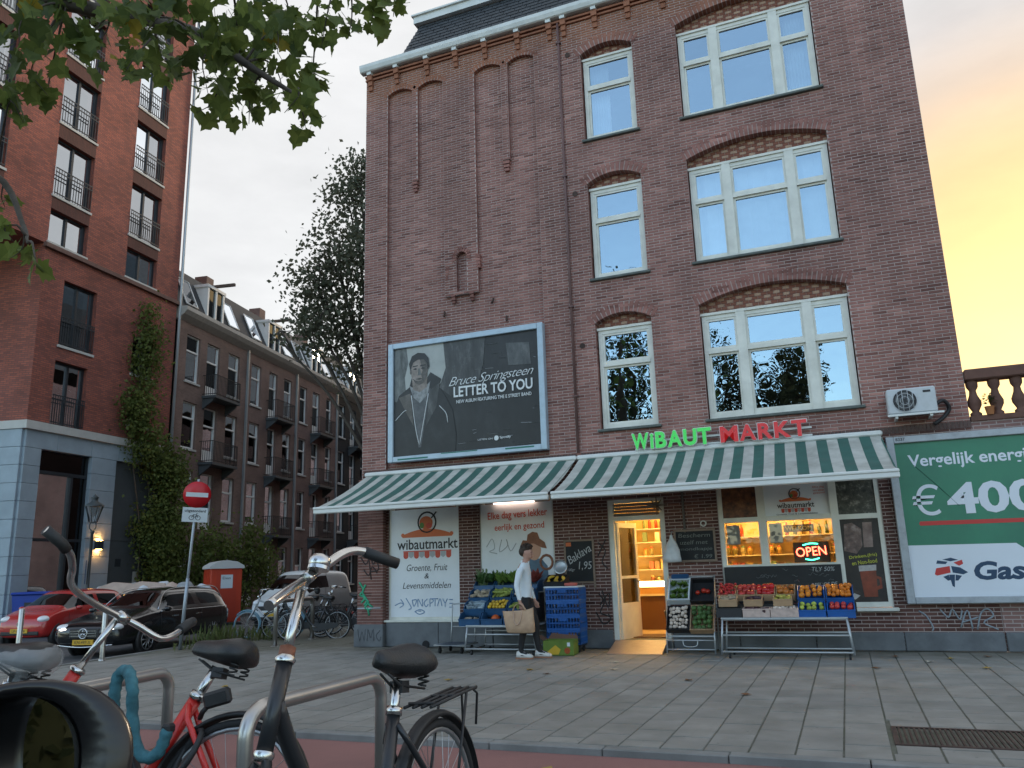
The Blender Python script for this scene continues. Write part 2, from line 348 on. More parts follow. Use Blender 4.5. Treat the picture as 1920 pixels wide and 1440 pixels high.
# pavers: staggered 0.4 x 0.6 slabs in columns running out from the facade
PW, PL, GAP = .345, .46, .007
slabs = []; ci = 0; x = -16.4
grate = (0.185,1.355,7.385,8.155)
while x < 5.2:
    y = KY+.02-(.0 if ci % 2 else .23)+random.uniform(-.02,.02)
    while y < 20:
        y0, y1 = max(y, KY+.02), y+PL
        if y0 < 14.1 or x+PW < -9.3:
            if y0 < 14.1 and x > -9.4: y1 = min(y1, 14.28)
            lim = kerbx((y0+y1)/2)+.18 if y0 > 11 else -99
            if x > lim and y1-y0 > .08 and not(y0 > 14.3 and x+PW > -9.35-.18*(y0-14.4)):
                slabs.append((x, y0, x+PW, y1))
        y += PL
    x += PW; ci += 1
def cut(s_, g):
    a,b,c,d = s_; out = []
    if not (c > g[0] and a < g[1] and d > g[2] and b < g[3]): return [s_]
    if a < g[0]-.05: out.append((a,b,g[0]-.005,d))
    if c > g[1]+.05: out.append((g[1]+.005,b,c,d))
    x0,x1 = max(a,g[0]), min(c,g[1])
    if b < g[2]-.05: out.append((x0,b,x1,g[2]-.005))
    if d > g[3]+.05: out.append((x0,g[3]+.005,x1,d))
    return out
slabs = [q for s_ in slabs for q in cut(s_, grate)]
slabs.sort(key=lambda s: (s[0]+2)**2*.8+(s[1])**2)
def slab_mesh(m, s, tz=0, j=0):
    x0,y0,x1,y1 = s[0]+GAP/2, s[1]+GAP/2, s[2]-GAP/2, s[3]-GAP/2; b = .006
    z = lambda a: zf(a)+tz
    vs = [(x0+b,y0+b,z(x0)),(x1-b,y0+b,z(x1)+j),(x1-b,y1-b,z(x1)+j),(x0+b,y1-b,z(x0)),(x0,y0,z(x0)-.02),(x1,y0,z(x1)-.02),(x1,y1,z(x1)-.02),(x0,y1,z(x0)-.02)]
    m.add(vs, [(0,1,2,3),(4,5,1,0),(5,6,2,1),(6,7,3,2),(7,4,0,3)])
std = {}
near = [s for s in slabs if s[0] > -9.2][:300]; nset = set(near)
for s in near:
    ln = (round(s[2]-s[0], 3), round(s[3]-s[1], 3))
    if ln not in std:
        mm = MB(); slab_mesh(mm, (0,0,ln[0],ln[1])); std[ln] = mm.mesh('paving_slab', M_PAVE)
    o = link('paving_slab', std[ln], pav); o.location = (s[0], s[1], random.uniform(-.003,.002)); o.rotation_euler = (random.gauss(0,.002), random.gauss(0,.002), random.gauss(0,.002))
m = MB()
for s in slabs:
    if s not in nset: slab_mesh(m, s, random.uniform(-.003,.003), random.gauss(0,.0012))
o = m.build('paving_slabs', M_PAVE, pav, kind='stuff')
# kerb along the cycle path: stones of a metre each
kt = struct(bpy.data.objects.new('kerb', None)); COL.objects.link(kt); WM['kerb'] = Matrix.Identity(4)
km = MB().box(0,.992,0,.128,-.12,.004,.008).mesh('kerb_stone', M_KERB)
for i in range(24):
    o = link('kerb_stone', km, kt); o.location = (-16+i, KY-.13, random.uniform(-.004,.003))
kt2 = struct(bpy.data.objects.new('side_kerb', None)); COL.objects.link(kt2); WM['side_kerb'] = Matrix.Identity(4)
for i in range(18):
    y = 11.2+i*1.0; o = link('kerb_stone', km, kt2); o.location = (kerbx(y)+.15, y, -.148); o.rotation_euler = (0,0,R_(95.7))
m = MB().box(-60,-16.0,KY-.13,KY-.01,-.3,-.01); struct(m.build('far_kerb', M_KERB))
# rusty ribbed drain cover set in a border of small bricks
RUST = mat('rusty_iron', (.085,.055,.045), .8, .5, var=.35, vscale=9, bump=.5, bscale=80, dirt=(.05,.045,.04), dscale=4)
t = thing('drain_cover', 'rusty ribbed iron drain cover set into the paving at lower right', 'drain cover', (.77,7.77,0))
MB().box(-.58,.58,-.38,.38,-.03,-.008).build('backing', mat('drain_dark', (.03,.028,.026), .9), t)
MB().box(-.58,.58,-.38,-.34,-.03,.004).box(-.58,.58,.34,.38,-.03,.004).box(-.58,-.54,-.34,.34,-.03,.004).box(.54,.58,-.34,.34,-.03,.004).build('frame', RUST, t)
rib = MB().box(-.008,.008,-.335,.335,-.02,.003).mesh('rib', RUST)
for i in range(27):
    o = link('rib', rib, t); o.location = (-.52+i*.04, 0, 0)
# fallen leaves on the paving
LEAFC = [mat('fallen_yellow', (.32,.22,.05), .8), mat('fallen_brown', (.16,.075,.035), .8), mat('fallen_pale', (.42,.38,.30), .8)]
spots = [(-4.4,11.3),(-4.0,10.9),(-3.2,11.5),(-5.1,10.1),(-2.0,10.6),(.9,12.9),(1.2,13.3),(1.7,13.6),(2.2,13.2),(2.4,12.7),(.5,13.5),(-6.4,9.8),(-7.9,9.0),(-1.2,9.6),(2.6,11.9),(1.5,12.3),(.2,12.1),(-3.4,12.3),(-2.25,6.1),(-5.9,5.9)]
for i, (x, y) in enumerate(spots):
    m = MB(); k = 9; a0 = random.random()*6; pts = []
    for j in range(k):
        a = a0+j*2*math.pi/k; r = (.075 if j % 2 else .042)*random.uniform(.8,1.1); pts.append((r*math.cos(a), r*math.sin(a), .012+.014*random.random()))
    for j in range(k): m.tri((0,0,.006), pts[j], pts[(j+1)%k])
    c = i % 3; where = 'lying on the cycle path' if y < KY else ('on the paving below the green billboard' if x > .1 else 'on the open paving before the shop')
    o = m.build('fallen_leaf', LEAFC[c]); o.location = (x, y, -.051 if y < KY else .002)
    tag(o, ['yellow','brown','pale'][c]+' fallen leaf '+where, 'leaf', 'fallen leaves')
# ================================================================== corner building with the shop
XL, XR, ZT = -9.25, 2.07, 12.95
def brick_main(name, mortar=False):
    """colour of a brick picked from its place in the bond; orange bricks in the frieze under the gutter"""
    m = bpy.data.materials.new(name); m.use_nodes = True; t = m.node_tree; N = t.nodes; L = t.links; b = N['Principled BSDF']; b.inputs['Roughness'].default_value = .85; b.inputs['Specular IOR Level'].default_value = .25
    g = N.new('ShaderNodeNewGeometry'); sp = N.new('ShaderNodeSeparateXYZ'); L.new(g.outputs['Position'], sp.inputs[0])
    def mth(op, a, b_=None, c=None):
        n = N.new('ShaderNodeMath'); n.operation = op
        for i, v in enumerate((a, b_, c)):
            if v is None: continue
            if isinstance(v, (int, float)): n.inputs[i].default_value = v
            else: L.new(v, n.inputs[i])
        return n.outputs[0]
    row = mth('FLOOR', mth('DIVIDE', sp.outputs['Z'], .058)); st = mth('MULTIPLY', mth('MODULO', row, 2.0), .11)
    colm = mth('FLOOR', mth('DIVIDE', mth('ADD', sp.outputs['X'], st), .22))
    cb_ = N.new('ShaderNodeCombineXYZ'); L.new(row, cb_.inputs[0]); L.new(colm, cb_.inputs[1])
    wn_ = N.new('ShaderNodeTexWhiteNoise'); wn_.noise_dimensions = '2D'; L.new(cb_.outputs[0], wn_.inputs[0])
    rp = N.new('ShaderNodeValToRGB'); L.new(wn_.outputs['Value'], rp.inputs[0]); e = rp.color_ramp.elements
    e[0].color = (.170,.076,.064,1); e[1].color = (.40,.205,.170,1)
    for p, c in ((.12,(.245,.116,.096,1)),(.6,(.295,.143,.120,1)),(.9,(.325,.160,.134,1))): k = e.new(p); k.color = c
    n = N.new('ShaderNodeTexNoise'); n.inputs['Scale'].default_value = .55; n.inputs['Detail'].default_value = 7; n.inputs['Roughness'].default_value = .62; L.new(g.outputs['Position'], n.inputs['Vector'])
    mr = N.new('ShaderNodeMapRange'); L.new(n.outputs[0], mr.inputs[0]); mr.inputs['From Min'].default_value = .3; mr.inputs['From Max'].default_value = .7; mr.inputs['To Min'].default_value = .74; mr.inputs['To Max'].default_value = 1.2
    # orange frieze
    zz = mth('ADD', sp.outputs['Z'], mth('MULTIPLY', n.outputs[0], .9)); fr = N.new('ShaderNodeMapRange'); L.new(zz, fr.inputs[0]); fr.inputs['From Min'].default_value = 12.3; fr.inputs['From Max'].default_value = 12.9; fr.inputs['To Max'].default_value = .85
    mo = N.new('ShaderNodeMix'); mo.data_type = 'RGBA'; L.new(fr.outputs[0], mo.inputs['Factor']); L.new(rp.outputs[0], mo.inputs['A']); mo.inputs['B'].default_value = (.30,.125,.068,1)
    # rain streaks: noise drawn out down the wall
    smp = N.new('ShaderNodeMapping'); smp.inputs['Scale'].default_value = (2.6,1,.16); L.new(g.outputs['Position'], smp.inputs[0]); ns = N.new('ShaderNodeTexNoise'); ns.inputs['Scale'].default_value = 1.0; ns.inputs['Detail'].default_value = 6; L.new(smp.outputs[0], ns.inputs['Vector'])
    sr = N.new('ShaderNodeMapRange'); L.new(ns.outputs[0], sr.inputs[0]); sr.inputs['From Min'].default_value = .35; sr.inputs['From Max'].default_value = .65; sr.inputs['To Min'].default_value = .80; sr.inputs['To Max'].default_value = 1.10
    sc = N.new('ShaderNodeVectorMath'); sc.operation = 'SCALE'; L.new(mo.outputs['Result'], sc.inputs[0]); L.new(mth('MULTIPLY', mr.outputs[0], sr.outputs[0]), sc.inputs['Scale'])
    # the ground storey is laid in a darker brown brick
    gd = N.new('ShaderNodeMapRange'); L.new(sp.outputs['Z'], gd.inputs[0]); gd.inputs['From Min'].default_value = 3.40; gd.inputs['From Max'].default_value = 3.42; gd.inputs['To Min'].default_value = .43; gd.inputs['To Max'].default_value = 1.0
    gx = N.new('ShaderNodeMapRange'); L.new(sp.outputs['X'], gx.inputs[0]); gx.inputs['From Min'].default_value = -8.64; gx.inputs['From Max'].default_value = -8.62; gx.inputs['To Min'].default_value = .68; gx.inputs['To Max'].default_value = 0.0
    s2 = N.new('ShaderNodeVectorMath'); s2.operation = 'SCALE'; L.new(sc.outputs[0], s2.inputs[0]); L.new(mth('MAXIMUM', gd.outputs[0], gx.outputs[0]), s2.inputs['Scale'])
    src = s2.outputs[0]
    L.new(src, b.inputs['Base Color'])
    n3 = N.new('ShaderNodeTexNoise'); n3.inputs['Scale'].default_value = 60; L.new(g.outputs['Position'], n3.inputs['Vector']); bp = N.new('ShaderNodeBump'); bp.inputs['Strength'].default_value = .35; bp.inputs['Distance'].default_value = .006; L.new(n3.outputs[0], bp.inputs['Height']); L.new(bp.outputs[0], b.inputs['Normal'])
    return m
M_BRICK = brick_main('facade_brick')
M_MORTAR = mat('facade_mortar', (.44,.36,.33), .95, var=.14, vscale=1.1, dirt=(.22,.17,.155), dscale=.9, damt=.5)
M_FRAME = mat('cream_paint', (.70,.70,.63), .5, var=.08, vscale=4, dirt=(.36,.36,.31), dscale=2.5, damt=.35)
M_SILL = mat('sill_stone', (.10,.115,.105), .75, var=.25, vscale=8, bump=.3)
M_DARKROOM = mat('dark_room', (.018,.018,.02), .9)
M_CURT = mat('curtain_cloth', (.60,.68,.74), .9, var=.12, vscale=3)
M_GLASS = glass('window_glass', (.72,.78,.8), .33, (.68,.88,1.0), .004, .22)
M_STONE = mat('plinth_stone', (.145,.155,.165), .8, var=.2, vscale=2.5, bump=.3, bscale=50, dirt=(.08,.085,.09), dscale=2.2, damt=.7)
M_ZINC = mat('painted_gutter', (.66,.68,.655), .5, var=.07, vscale=2, dirt=(.36,.40,.38), dscale=3, damt=.4)
B = thing('corner_building', 'brown brick corner building with striped awnings and grocery shop on its ground floor', 'building', (-3.6,FY,0))
def inB(m, name, mt, kind=None): return m.build(name, mt, B, world=True, kind=kind)
FL = [(3.93,5.88),(6.92,8.83),(9.93,11.80)]        # window frame bottoms and tops per storey
SMX, LGX = (-3.98,-2.92), (-1.99,.51)
class Op:      # opening with a segmental arch: rectangle, spring line, crown
    def __init__(s, x0, x1, z0, zs, rise): s.x0,s.x1,s.z0,s.zs,s.rise = x0,x1,z0,zs,rise; w=(x1-x0)/2; s.R=(w*w+rise*rise)/(2*rise) if rise else 0; s.cx=(x0+x1)/2; s.cz=zs+rise-s.R
    def top(s, x):
        if not s.rise: return s.zs
        return s.cz+math.sqrt(max(0,s.R**2-(x-s.cx)**2))
    def inside(s, x, z, pad=0): return s.x0-pad*0 < x < s.x1 and s.z0 < z < s.top(x)+pad
OPS = []; ARCH = []
for zb, zt in FL:
    a = Op(SMX[0]-.04, SMX[1]+.02, zb-.02, zt+.12, .17); b = Op(LGX[0]-.02, LGX[1]+.03, zb-.02, zt+.20, .24); OPS += [a,b]; ARCH += [a,b]
OPS[4].zs = 11.92; OPS[4] = Op(SMX[0]-.04, SMX[1]+.02, 9.91, 11.90, .17); ARCH[4] = OPS[4]
GOPS = [Op(-8.60,-7.0,.49,2.78,0), Op(-6.56,-5.02,.49,2.78,0), Op(-3.97,-2.92,.0,2.62,0), Op(-1.99,.62,.66,2.78,0)]
OPS += GOPS
BL = [Op(-8.68,-8.03,8,12.20,.11), Op(-7.90,-7.24,8,12.20,.11), Op(-6.48,-5.83,8,12.20,.11), Op(-5.68,-5.04,8,12.20,.11)]   # blind niches
NI = Op(-6.97,-6.72,7.16,7.90,.1249)
def depth(x, z):
    """None = opening, else distance of the brick face behind the facade plane"""
    for o in OPS:
        if o.inside(x, z, .10 if o.rise else 0): return None
    if NI.inside(x, z, .05): return .10
    for i, o in enumerate(BL):
        if o.x0 < x < o.x1 and 3.5 < z < o.top(x)+.06: return .09
    if (-8.03 <= x <= -7.90 and 3.5 < z < 9.9) or (-5.83 <= x <= -5.68 and 3.5 < z < 9.9): return .09
    if -7.24 <= x <= -6.48 and 3.5 < z < 7.1: return .09
    return 0.0
# mortar slab, cell by cell, with stepped reveals
step = .058
nz_ = int(ZT/step)+1
m = MB(); REV = .30
def runs(z, dx=.02):
    out = []; x = XL; cur = depth(x+dx/2, z); s = x; n = int(round((XR-XL)/dx))
    for i in range(1, n):
        d = depth(XL+(i+.5)*dx, z)
        if d != cur: out.append((s, XL+i*dx, cur)); s = XL+i*dx; cur = d
    out.append((s, XR, cur)); return out
bricks = []
def offs(d): return REV if d is None else d
prev = None
for r in range(nz_):
    z0 = r*step; z1 = z0+step; rr = runs(z0+step/2)
    for k, (a, b, d) in enumerate(rr):
        if d is not None: m.quad((a,FY+d,z0),(b,FY+d,z0),(b,FY+d,z1),(a,FY+d,z1))
        if k: 
            d0, d1 = FY+offs(rr[k-1][2]), FY+offs(d); m.cur = 1; m.quad((a,min(d0,d1),z0),(a,max(d0,d1),z0),(a,max(d0,d1),z1),(a,min(d0,d1),z1)); m.cur = 0
        if d is None: continue
        # bricks of this course within the run
        st = (r % 2)*.11; x = math.floor((a+st)/.22)*.22-st
        while x < b:
            x0, x1 = max(x, a), min(x+.22, b); x += .22
            if x1-x0 > .035: bricks.append((x0+.005, x1-.005, z0+.0055, z1-.0065, d))
    if prev:
        cuts = sorted(set([q[0] for q in rr]+[q[0] for q in prev]+[XR]))
        for a, b in zip(cuts, cuts[1:]):
            mid = (a+b)/2; d0 = next(q[2] for q in prev if q[0]-1e-6 <= mid <= q[1]+1e-6); d1 = next(q[2] for q in rr if q[0]-1e-6 <= mid <= q[1]+1e-6)
            if d0 != d1: m.quad((a,FY+offs(d0),z0),(b,FY+offs(d0),z0),(b,FY+offs(d1),z0),(a,FY+offs(d1),z0))
    prev = rr
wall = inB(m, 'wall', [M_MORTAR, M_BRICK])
# flank and rear walls of the block (unseen from the street), roof slab
sx = lambda y: XL-.178*(y-FY)
m = MB(); D2 = 120.0  # depth drawn out far back to block sun glare on the row windows
m.add([(XL,FY,0),(sx(FY+D2),FY+D2,0),(sx(FY+D2),FY+D2,ZT),(XL,FY,ZT)], [(0,1,2,3)], [[(0,0),(D2,0),(D2,ZT),(0,ZT)]])
m.add([(XR,FY,0),(XR,FY+D2,0),(XR,FY+D2,ZT),(XR,FY,ZT)], [(0,1,2,3)], [[(0,0),(D2,0),(D2,ZT),(0,ZT)]])
m.add([(sx(FY+D2),FY+D2,0),(XR,FY+D2,0),(XR,FY+D2,ZT),(sx(FY+D2),FY+D2,ZT)], [(0,1,2,3)], [[(0,0),(12,0),(12,ZT),(0,ZT)]])
m.build('flank_wall', brick_uv('flank_brick', (.20,.105,.09), (.25,.13,.115), (.30,.25,.23)), wall)
bricks.sort(key=lambda q: (q[0]+q[1])**2/4+(q[2]-1.45)**2)
def brick_shape(m, q, pr=.007):
    x0,x1,z0,z1,d = q; y = FY+d; f = y-pr+random.uniform(-.002,.002); b = .004
    m.add([(x0,y,z0),(x1,y,z0),(x1,y,z1),(x0,y,z1),(x0+b,f,z0+b),(x1-b,f,z0+b),(x1-b,f,z1-b),(x0+b,f,z1-b)], [(4,5,6,7),(0,1,5,4),(1,2,6,5),(2,3,7,6),(3,0,4,7)])
m = MB(); singles = bricks[:0]
NSING = 110
pick = [q for q in bricks if q[2] > 3.6 and q[0] > .65][:NSING]; ps = set(pick)
for q in bricks:
    if q not in ps: brick_shape(m, q)
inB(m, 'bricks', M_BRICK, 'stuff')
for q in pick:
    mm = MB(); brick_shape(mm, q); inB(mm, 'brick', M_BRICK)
# arches: every voussoir a brick of its own, deep enough to form the soffit
M_VOUS = M_BRICK
def arch_ring(o, hgt, n, y0, y1, name='arch_brick'):
    half = math.asin(min(1,((o.x1-o.x0)/2)/o.R)); ext = .05/o.R
    lo, hi = math.pi/2-half-ext, math.pi/2+half+ext
    for i in range(n):
        a0 = lo+(hi-lo)*(i+.11)/n; a1 = lo+(hi-lo)*(i+.89)/n; pts = []
        for a, r in ((a0,o.R),(a1,o.R),(a1,o.R+hgt),(a0,o.R+hgt)): pts.append((o.cx+r*math.cos(a), y0+random.uniform(-.002,.002)*0, o.cz+r*math.sin(a)))
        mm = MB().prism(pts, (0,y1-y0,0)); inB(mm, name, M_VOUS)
def arch_bed(o, hgt, y0, y1):
    half = math.asin(min(1,((o.x1-o.x0)/2)/o.R)); ext = .05/o.R; m = MB(); k = 16
    for i in range(k):
        a0 = math.pi/2-half-ext+2*(half+ext)*i/k; a1 = math.pi/2-half-ext+2*(half+ext)*(i+1)/k; P = []
        for a, r in ((a0,o.R+.004),(a1,o.R+.004),(a1,o.R+hgt+.004),(a0,o.R+hgt+.004)): P.append((o.cx+r*math.cos(a), y0, o.cz+r*math.sin(a)))
        m.prism(P, (0,y1-y0,0))
    inB(m, 'arch_mortar', M_MORTAR)
for i, o in enumerate(ARCH):
    n = 15 if i % 2 == 0 else 34
    arch_bed(o, .20, FY-.006, FY+.20); arch_ring(o, .20, n, FY-.014, FY+.205)
for o in BL: arch_bed(o, .12, FY-.004, FY+.08); arch_ring(o, .12, 11, FY-.010, FY+.085)
arch_bed(NI, .10, FY-.004, FY+.09); arch_ring(NI, .10, 11, FY-.02, FY+.095)
# tympanum infill of small orange and buff bricks under the arches
TY = [mat('tympanum_orange', (.22,.085,.055), .85, var=.2, vscale=9), mat('tympanum_buff', (.40,.26,.18), .85, var=.2, vscale=9)]
for i, o in enumerate(ARCH):
    zb = FL[i//2][1]+.03; m = MB(); m.box(o.x0,o.x1,FY+.165,FY+.19,zb-.1,o.zs+o.rise); inB(m, 'tympanum_mortar', M_MORTAR)
    mo, mb_ = MB(), MB(); z = zb; r = 0
    while z < o.zs+o.rise:
        x = o.x0-(r % 2)*.055; c = r
        while x < o.x1:
            x0, x1 = max(x+.004,o.x0), min(x+.106,o.x1); xm = (x0+x1)/2
            if x1-x0 > .02 and z+.02 < o.top(xm): (mb_ if (c+r//2) % 3 == 0 else mo).box(x0,x1,FY+.155,FY+.17,z+.003,min(z+.055,o.top(xm)))
            x += .11; c += 1
        z += .058; r += 1
    inB(mo, 'tympanum_bricks', TY[0], 'stuff'); inB(mb_, 'tympanum_buff_bricks', TY[1], 'stuff')
# niche foot and corbels under the hanging strips
m = MB()
for cx, cz, w_ in ((-7.965,9.9,.13),(-5.755,9.9,.15)):
    for k in range(3): m.box(cx-w_/2+.012*k,cx+w_/2-.012*k,FY-.018+.02*k,FY+.09,cz-.075*(k+1)-.0,cz-.075*k-.012)
for cx in (-7.06,-6.63):
    for k in range(3): m.box(cx-.05+.01*k,cx+.05-.01*k,FY-.015+.02*k,FY+.09,7.12-.07*(k+1),7.12-.07*k-.01)
for k in range(4): m.box(-6.52+.01*k,-6.42,FY-.012,FY+.09,7.9-.075*(k+1),7.9-.075*k-.012)
for k in range(4): m.box(-7.22,-7.14-.01*k,FY-.012,FY+.02,7.75-.075*(k+1),7.75-.075*k-.012)
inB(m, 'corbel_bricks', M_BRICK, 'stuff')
# soldier course over the shop
for a, b in ((-9.2,-4.55),(-4.42,2.06)):
    m = MB(); x = a
    while x < b: m.box(x+.004,x+.054,FY-.016,FY+.01,3.405,3.515); x += .058
    inB(m, 'soldier_course', mat('dark_brick', (.095,.062,.055), .85, var=.35, vscale=9), 'stuff')
# windows
def sash(x0, x1, z0, z1, mull, tr, name='window', yf=FY+.10, curtain=None, room=True):
    m = MB(); fw = .075; d0, d1 = yf, yf+.09
    m.box(x0,x0+fw,d0,d1,z0,z1).box(x1-fw,x1,d0,d1,z0,z1).box(x0+fw,x1-fw,d0,d1,z1-fw,z1).box(x0+fw,x1-fw,d0,d1,z0,z0+.10)
    m.box(x0-.02,x1+.02,yf-.03,yf+.02,z1-.002,z1+.045)
    xs = [x0+fw]
    for c in mull: m.box(c-.08,c+.08,d0-.025,d1,z0+.001,z1-.001); xs += [c-.08,c+.08]
    xs.append(x1-fw)
    for i in range(0, len(xs), 2):
        a, b = xs[i], xs[i+1]
        m.box(a,b,d0-.012,d1,tr-.045,tr+.03)
        # sash stiles
        for zz0, zz1, o in ((z0+.10,tr-.045,.03),(tr+.03,z1-fw,.012)):
            s = .042; m.box(a,a+s,d0+o,d1,zz0,zz1).box(b-s,b,d0+o,d1,zz0,zz1).box(a+s,b-s,d0+o,d1,zz1-s,zz1).box(a+s,b-s,d0+o,d1,zz0,zz0+s)
    W = m.build(name, M_FRAME, B, world=True)
    for i in range(0, len(xs), 2):
        a, b = xs[i], xs[i+1]
        for zz0, zz1, o in ((z0+.14,tr-.085,.055),(tr+.07,z1-fw-.04,.04)):
            p = MB().quad((a+.04,d0+o,zz0),(b-.04,d0+o,zz0),(b-.04,d0+o+random.uniform(-.003,.003),zz1),(a+.04,d0+o,zz1)).build('pane', M_GLASS, W)
    s = MB().box(x0-.07,x1+.07,FY-.07,yf+.05,z0-.055,z0-.004,.01).build('sill', M_SILL, W)
    if curtain:
        for (a, b) in curtain:
            c = MB(); n = 24; prev_ = None
            for k in range(n+1):
                x = a+(b-a)*k/n; y = yf+.22+.025*math.sin(k*2.1)
                if prev_: c.add([(prev_[0],prev_[1],z0),(x,y,z0),(x,y,z1),(prev_[0],prev_[1],z1)], [(0,1,2,3)], smooth=True)
                prev_ = (x, y)
            c.build('curtain', M_CURT, W)
    if room:
        r = MB().box(x0-.3,x1+.3,FY+.31,FY+2.2,z0-.3,z1+.3); r.f = r.f[:2]+r.f[3:]; r.u = r.u[:2]+r.u[3:]; r.sm = r.sm[:2]+r.sm[3:]; r.mi = r.mi[:2]+r.mi[3:]
        r.build('room', M_DARKROOM, W, fixn=False)
    return W
for i, (zb, zt) in enumerate(FL):
    tr = zb+.66*(zt-zb)-.02
    sash(SMX[0], SMX[1], zb, zt if i < 2 else 11.80, [], tr, curtain=[None,[(SMX[0]+.05,SMX[1]-.05)] if False else None,[(SMX[0]+.06,SMX[0]+.48)]][i])
    sash(LGX[0], LGX[1], zb, zt, [-1.30,-.16], tr, curtain=[None,[(LGX[0]+.05,LGX[1]-.05)],[(.0,LGX[1]-.05)]][i])
# downpipe, wall ties and vent holes
m = MB().tube([(-4.46,FY-.045,12.85),(-4.46,FY-.045,3.52)], .028, 8)
inB(m, 'downpipe', mat('brown_pipe', (.14,.075,.068), .6, var=.2, vscale=3))
for i, z in enumerate((12.3,9.2,6.4,4.6)): inB(MB().box(-4.51,-4.41,FY-.08,FY,z,z+.03), 'pipe_clip', mat('brown_pipe', 0))
for x, z in ((-7.28,6.65),(-6.18,6.78),(-5.86,6.35)):
    inB(MB().cyl((x,FY+.02,z),(x+random.uniform(-.05,.05),FY+.06,z+.12),.02,n=6), 'wall_tie', RUST)
for x, z in ((-4.28,12.0),(-4.27,8.8),(-4.28,5.6)): inB(MB().cyl((x,FY-.02,z),(x,FY+.02,z),.055,n=12), 'wall_anchor', RUST)
# gutter, brackets and mansard roof
m = MB().prism([(XL-.08,FY-.17,12.92),(XL-.08,FY-.20,13.00),(XL-.08,FY-.20,13.08),(XL-.08,FY-.02,13.08),(XL-.08,FY-.02,12.90),(XL-.08,FY-.14,12.90)],(XR-XL+.16,0,0))
inB(m, 'gutter', M_ZINC)
for i, x in enumerate((-9.11,-8.41,-7.62,-6.89,-6.17,-5.39,-4.65,-4.33,-3.64,-2.93,-2.20,-1.5,-.8,-.1,.6,1.3,1.95)):
    m = MB().box(x-.06,x+.06,FY-.11,FY,12.70,12.83).box(x-.052,x+.052,FY-.075,FY,12.58,12.70).box(x-.045,x+.045,FY-.045,FY,12.46,12.58)
    b_ = inB(m, 'bracket', M_BRICK)
    MB().box(x-.055,x+.055,FY-.14,FY-.02,12.83,12.897).build('bracket_cap', M_ZINC, b_)
m = MB()
for z, p in ((12.72,.05),(12.80,.075)): m.box(XL,XR,FY-p,FY,z,z+.045)
inB(m, 'corbel_table', M_BRICK)
M_SLATE = mat('roof_slate', (.040,.045,.050), .55, var=.3, vscale=7, bump=.2, rand=.1)
MX0 = -8.35
def mans(x, t, off=0): return (x+.38*t*(1 if x < -8 else 0), FY-.02+.36*t-off, 13.06+1.05*t)
inB(MB().add([mans(MX0,0),(XR,FY-.02,13.06),(XR,FY+.34,14.11),mans(MX0,1)],[(0,1,2,3)]).add([mans(MX0,0),mans(MX0,1),(MX0+.38,FY+6,14.11),(MX0,FY+6,13.06)],[(0,1,2,3)]), 'roof_bed', M_DARKROOM)
m = MB(); nr = 10
for r in range(nr):
    t0, t1 = r/nr, (r+1.25)/nr; x = MX0+.38*t0-(r % 2)*.14
    while x < XR-.05:
        a = max(x+.004, MX0+.39*t0); b = x+.272
        if b-a > .05:
            o0 = .020; p = [(a,FY-.02+.36*t0-o0,13.06+1.05*t0),(b,FY-.02+.36*t0-o0,13.06+1.05*t0),(b,FY-.02+.36*min(t1,1.0)-.003,13.06+1.05*min(t1,1.0)),(a,FY-.02+.36*min(t1,1.0)-.003,13.06+1.05*min(t1,1.0))]
            m.prism(p, (0,-.006,-.004))
        x += .28
inB(m, 'slates', M_SLATE, 'stuff')
m = MB().box(MX0+.24,XR,FY+.22,FY+6,14.12,14.30).box(MX0+.20,XR,FY+.17,FY+6,14.30,14.34)
m.box(MX0+1.4,XR,FY+.95,FY+6,14.34,14.8); inB(m, 'roof_trim', M_ZINC)
inB(MB().prism([(sx(20)+.6,20,14.0),(XR-.5,20,14.0),(XR-.5,133,14.0),(sx(133)+.6,133,14.0)],(0,0,4.2)), 'rear_glare_block', M_SLATE); inB(MB().prism([(sx(42)+.6,42,18.21),(XR-.5,42,18.21),(XR-.5,133,18.21),(sx(133)+.6,133,18.21)],(0,0,6.0)), 'rear_glare_block_upper', M_SLATE)  # unseen masses added to keep sun glare out of the row windows
inB(MB().box(-7.1,-6.75,FY+1.4,FY+1.9,14.8,16.0), 'chimney', mat('zinc_vent', (.33,.40,.44), .4, .3))
# stone plinth blocks and the corner pier
for a, b, h, p in ((-9.30,-8.62,.43,.17),(-8.62,-7.45,.46,.06),(-7.45,-6.3,.46,.06),(-6.3,-5.0,.46,.05),(-5.0,-3.975,.32,.04),(-2.915,-1.8,.28,.04),(-1.8,-.6,.28,.04),(-.6,.7,.28,.05),(.7,2.065,.28,.05)):
    inB(MB().box(a+.003,b-.003,FY-p,FY-.001,0,h,.012), 'plinth_block', M_STONE)
pier = []; r = 0; z = .43
m2 = MB().box(XL+.01,-8.66,FY-.12,FY-.001,.43,3.30); inB(m2, 'pier_mortar', M_MORTAR)
m = MB()
while z < 3.28:
    x = XL+.004-(r % 2)*.11
    while x < -8.66:
        a, b = max(x,XL+.004), min(x+.212,-8.655)
        if b-a > .03: m.box(a,b,FY-.128,FY-.118,z+.004,z+.0525)
        x += .22
    y = FY-.12
    m.box(-8.662,-8.652,FY-.115,FY-.002,z+.004,z+.0525).box(XL+.0,XL+.012,FY-.115,FY-.002,z+.004,z+.0525)
    z += .058; r += 1
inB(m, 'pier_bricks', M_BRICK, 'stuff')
inB(MB().cyl((-7.72,FY-.075,.05),(-7.72,FY-.02,.05),.075,n=14), 'drain_hole', M_DARKROOM)
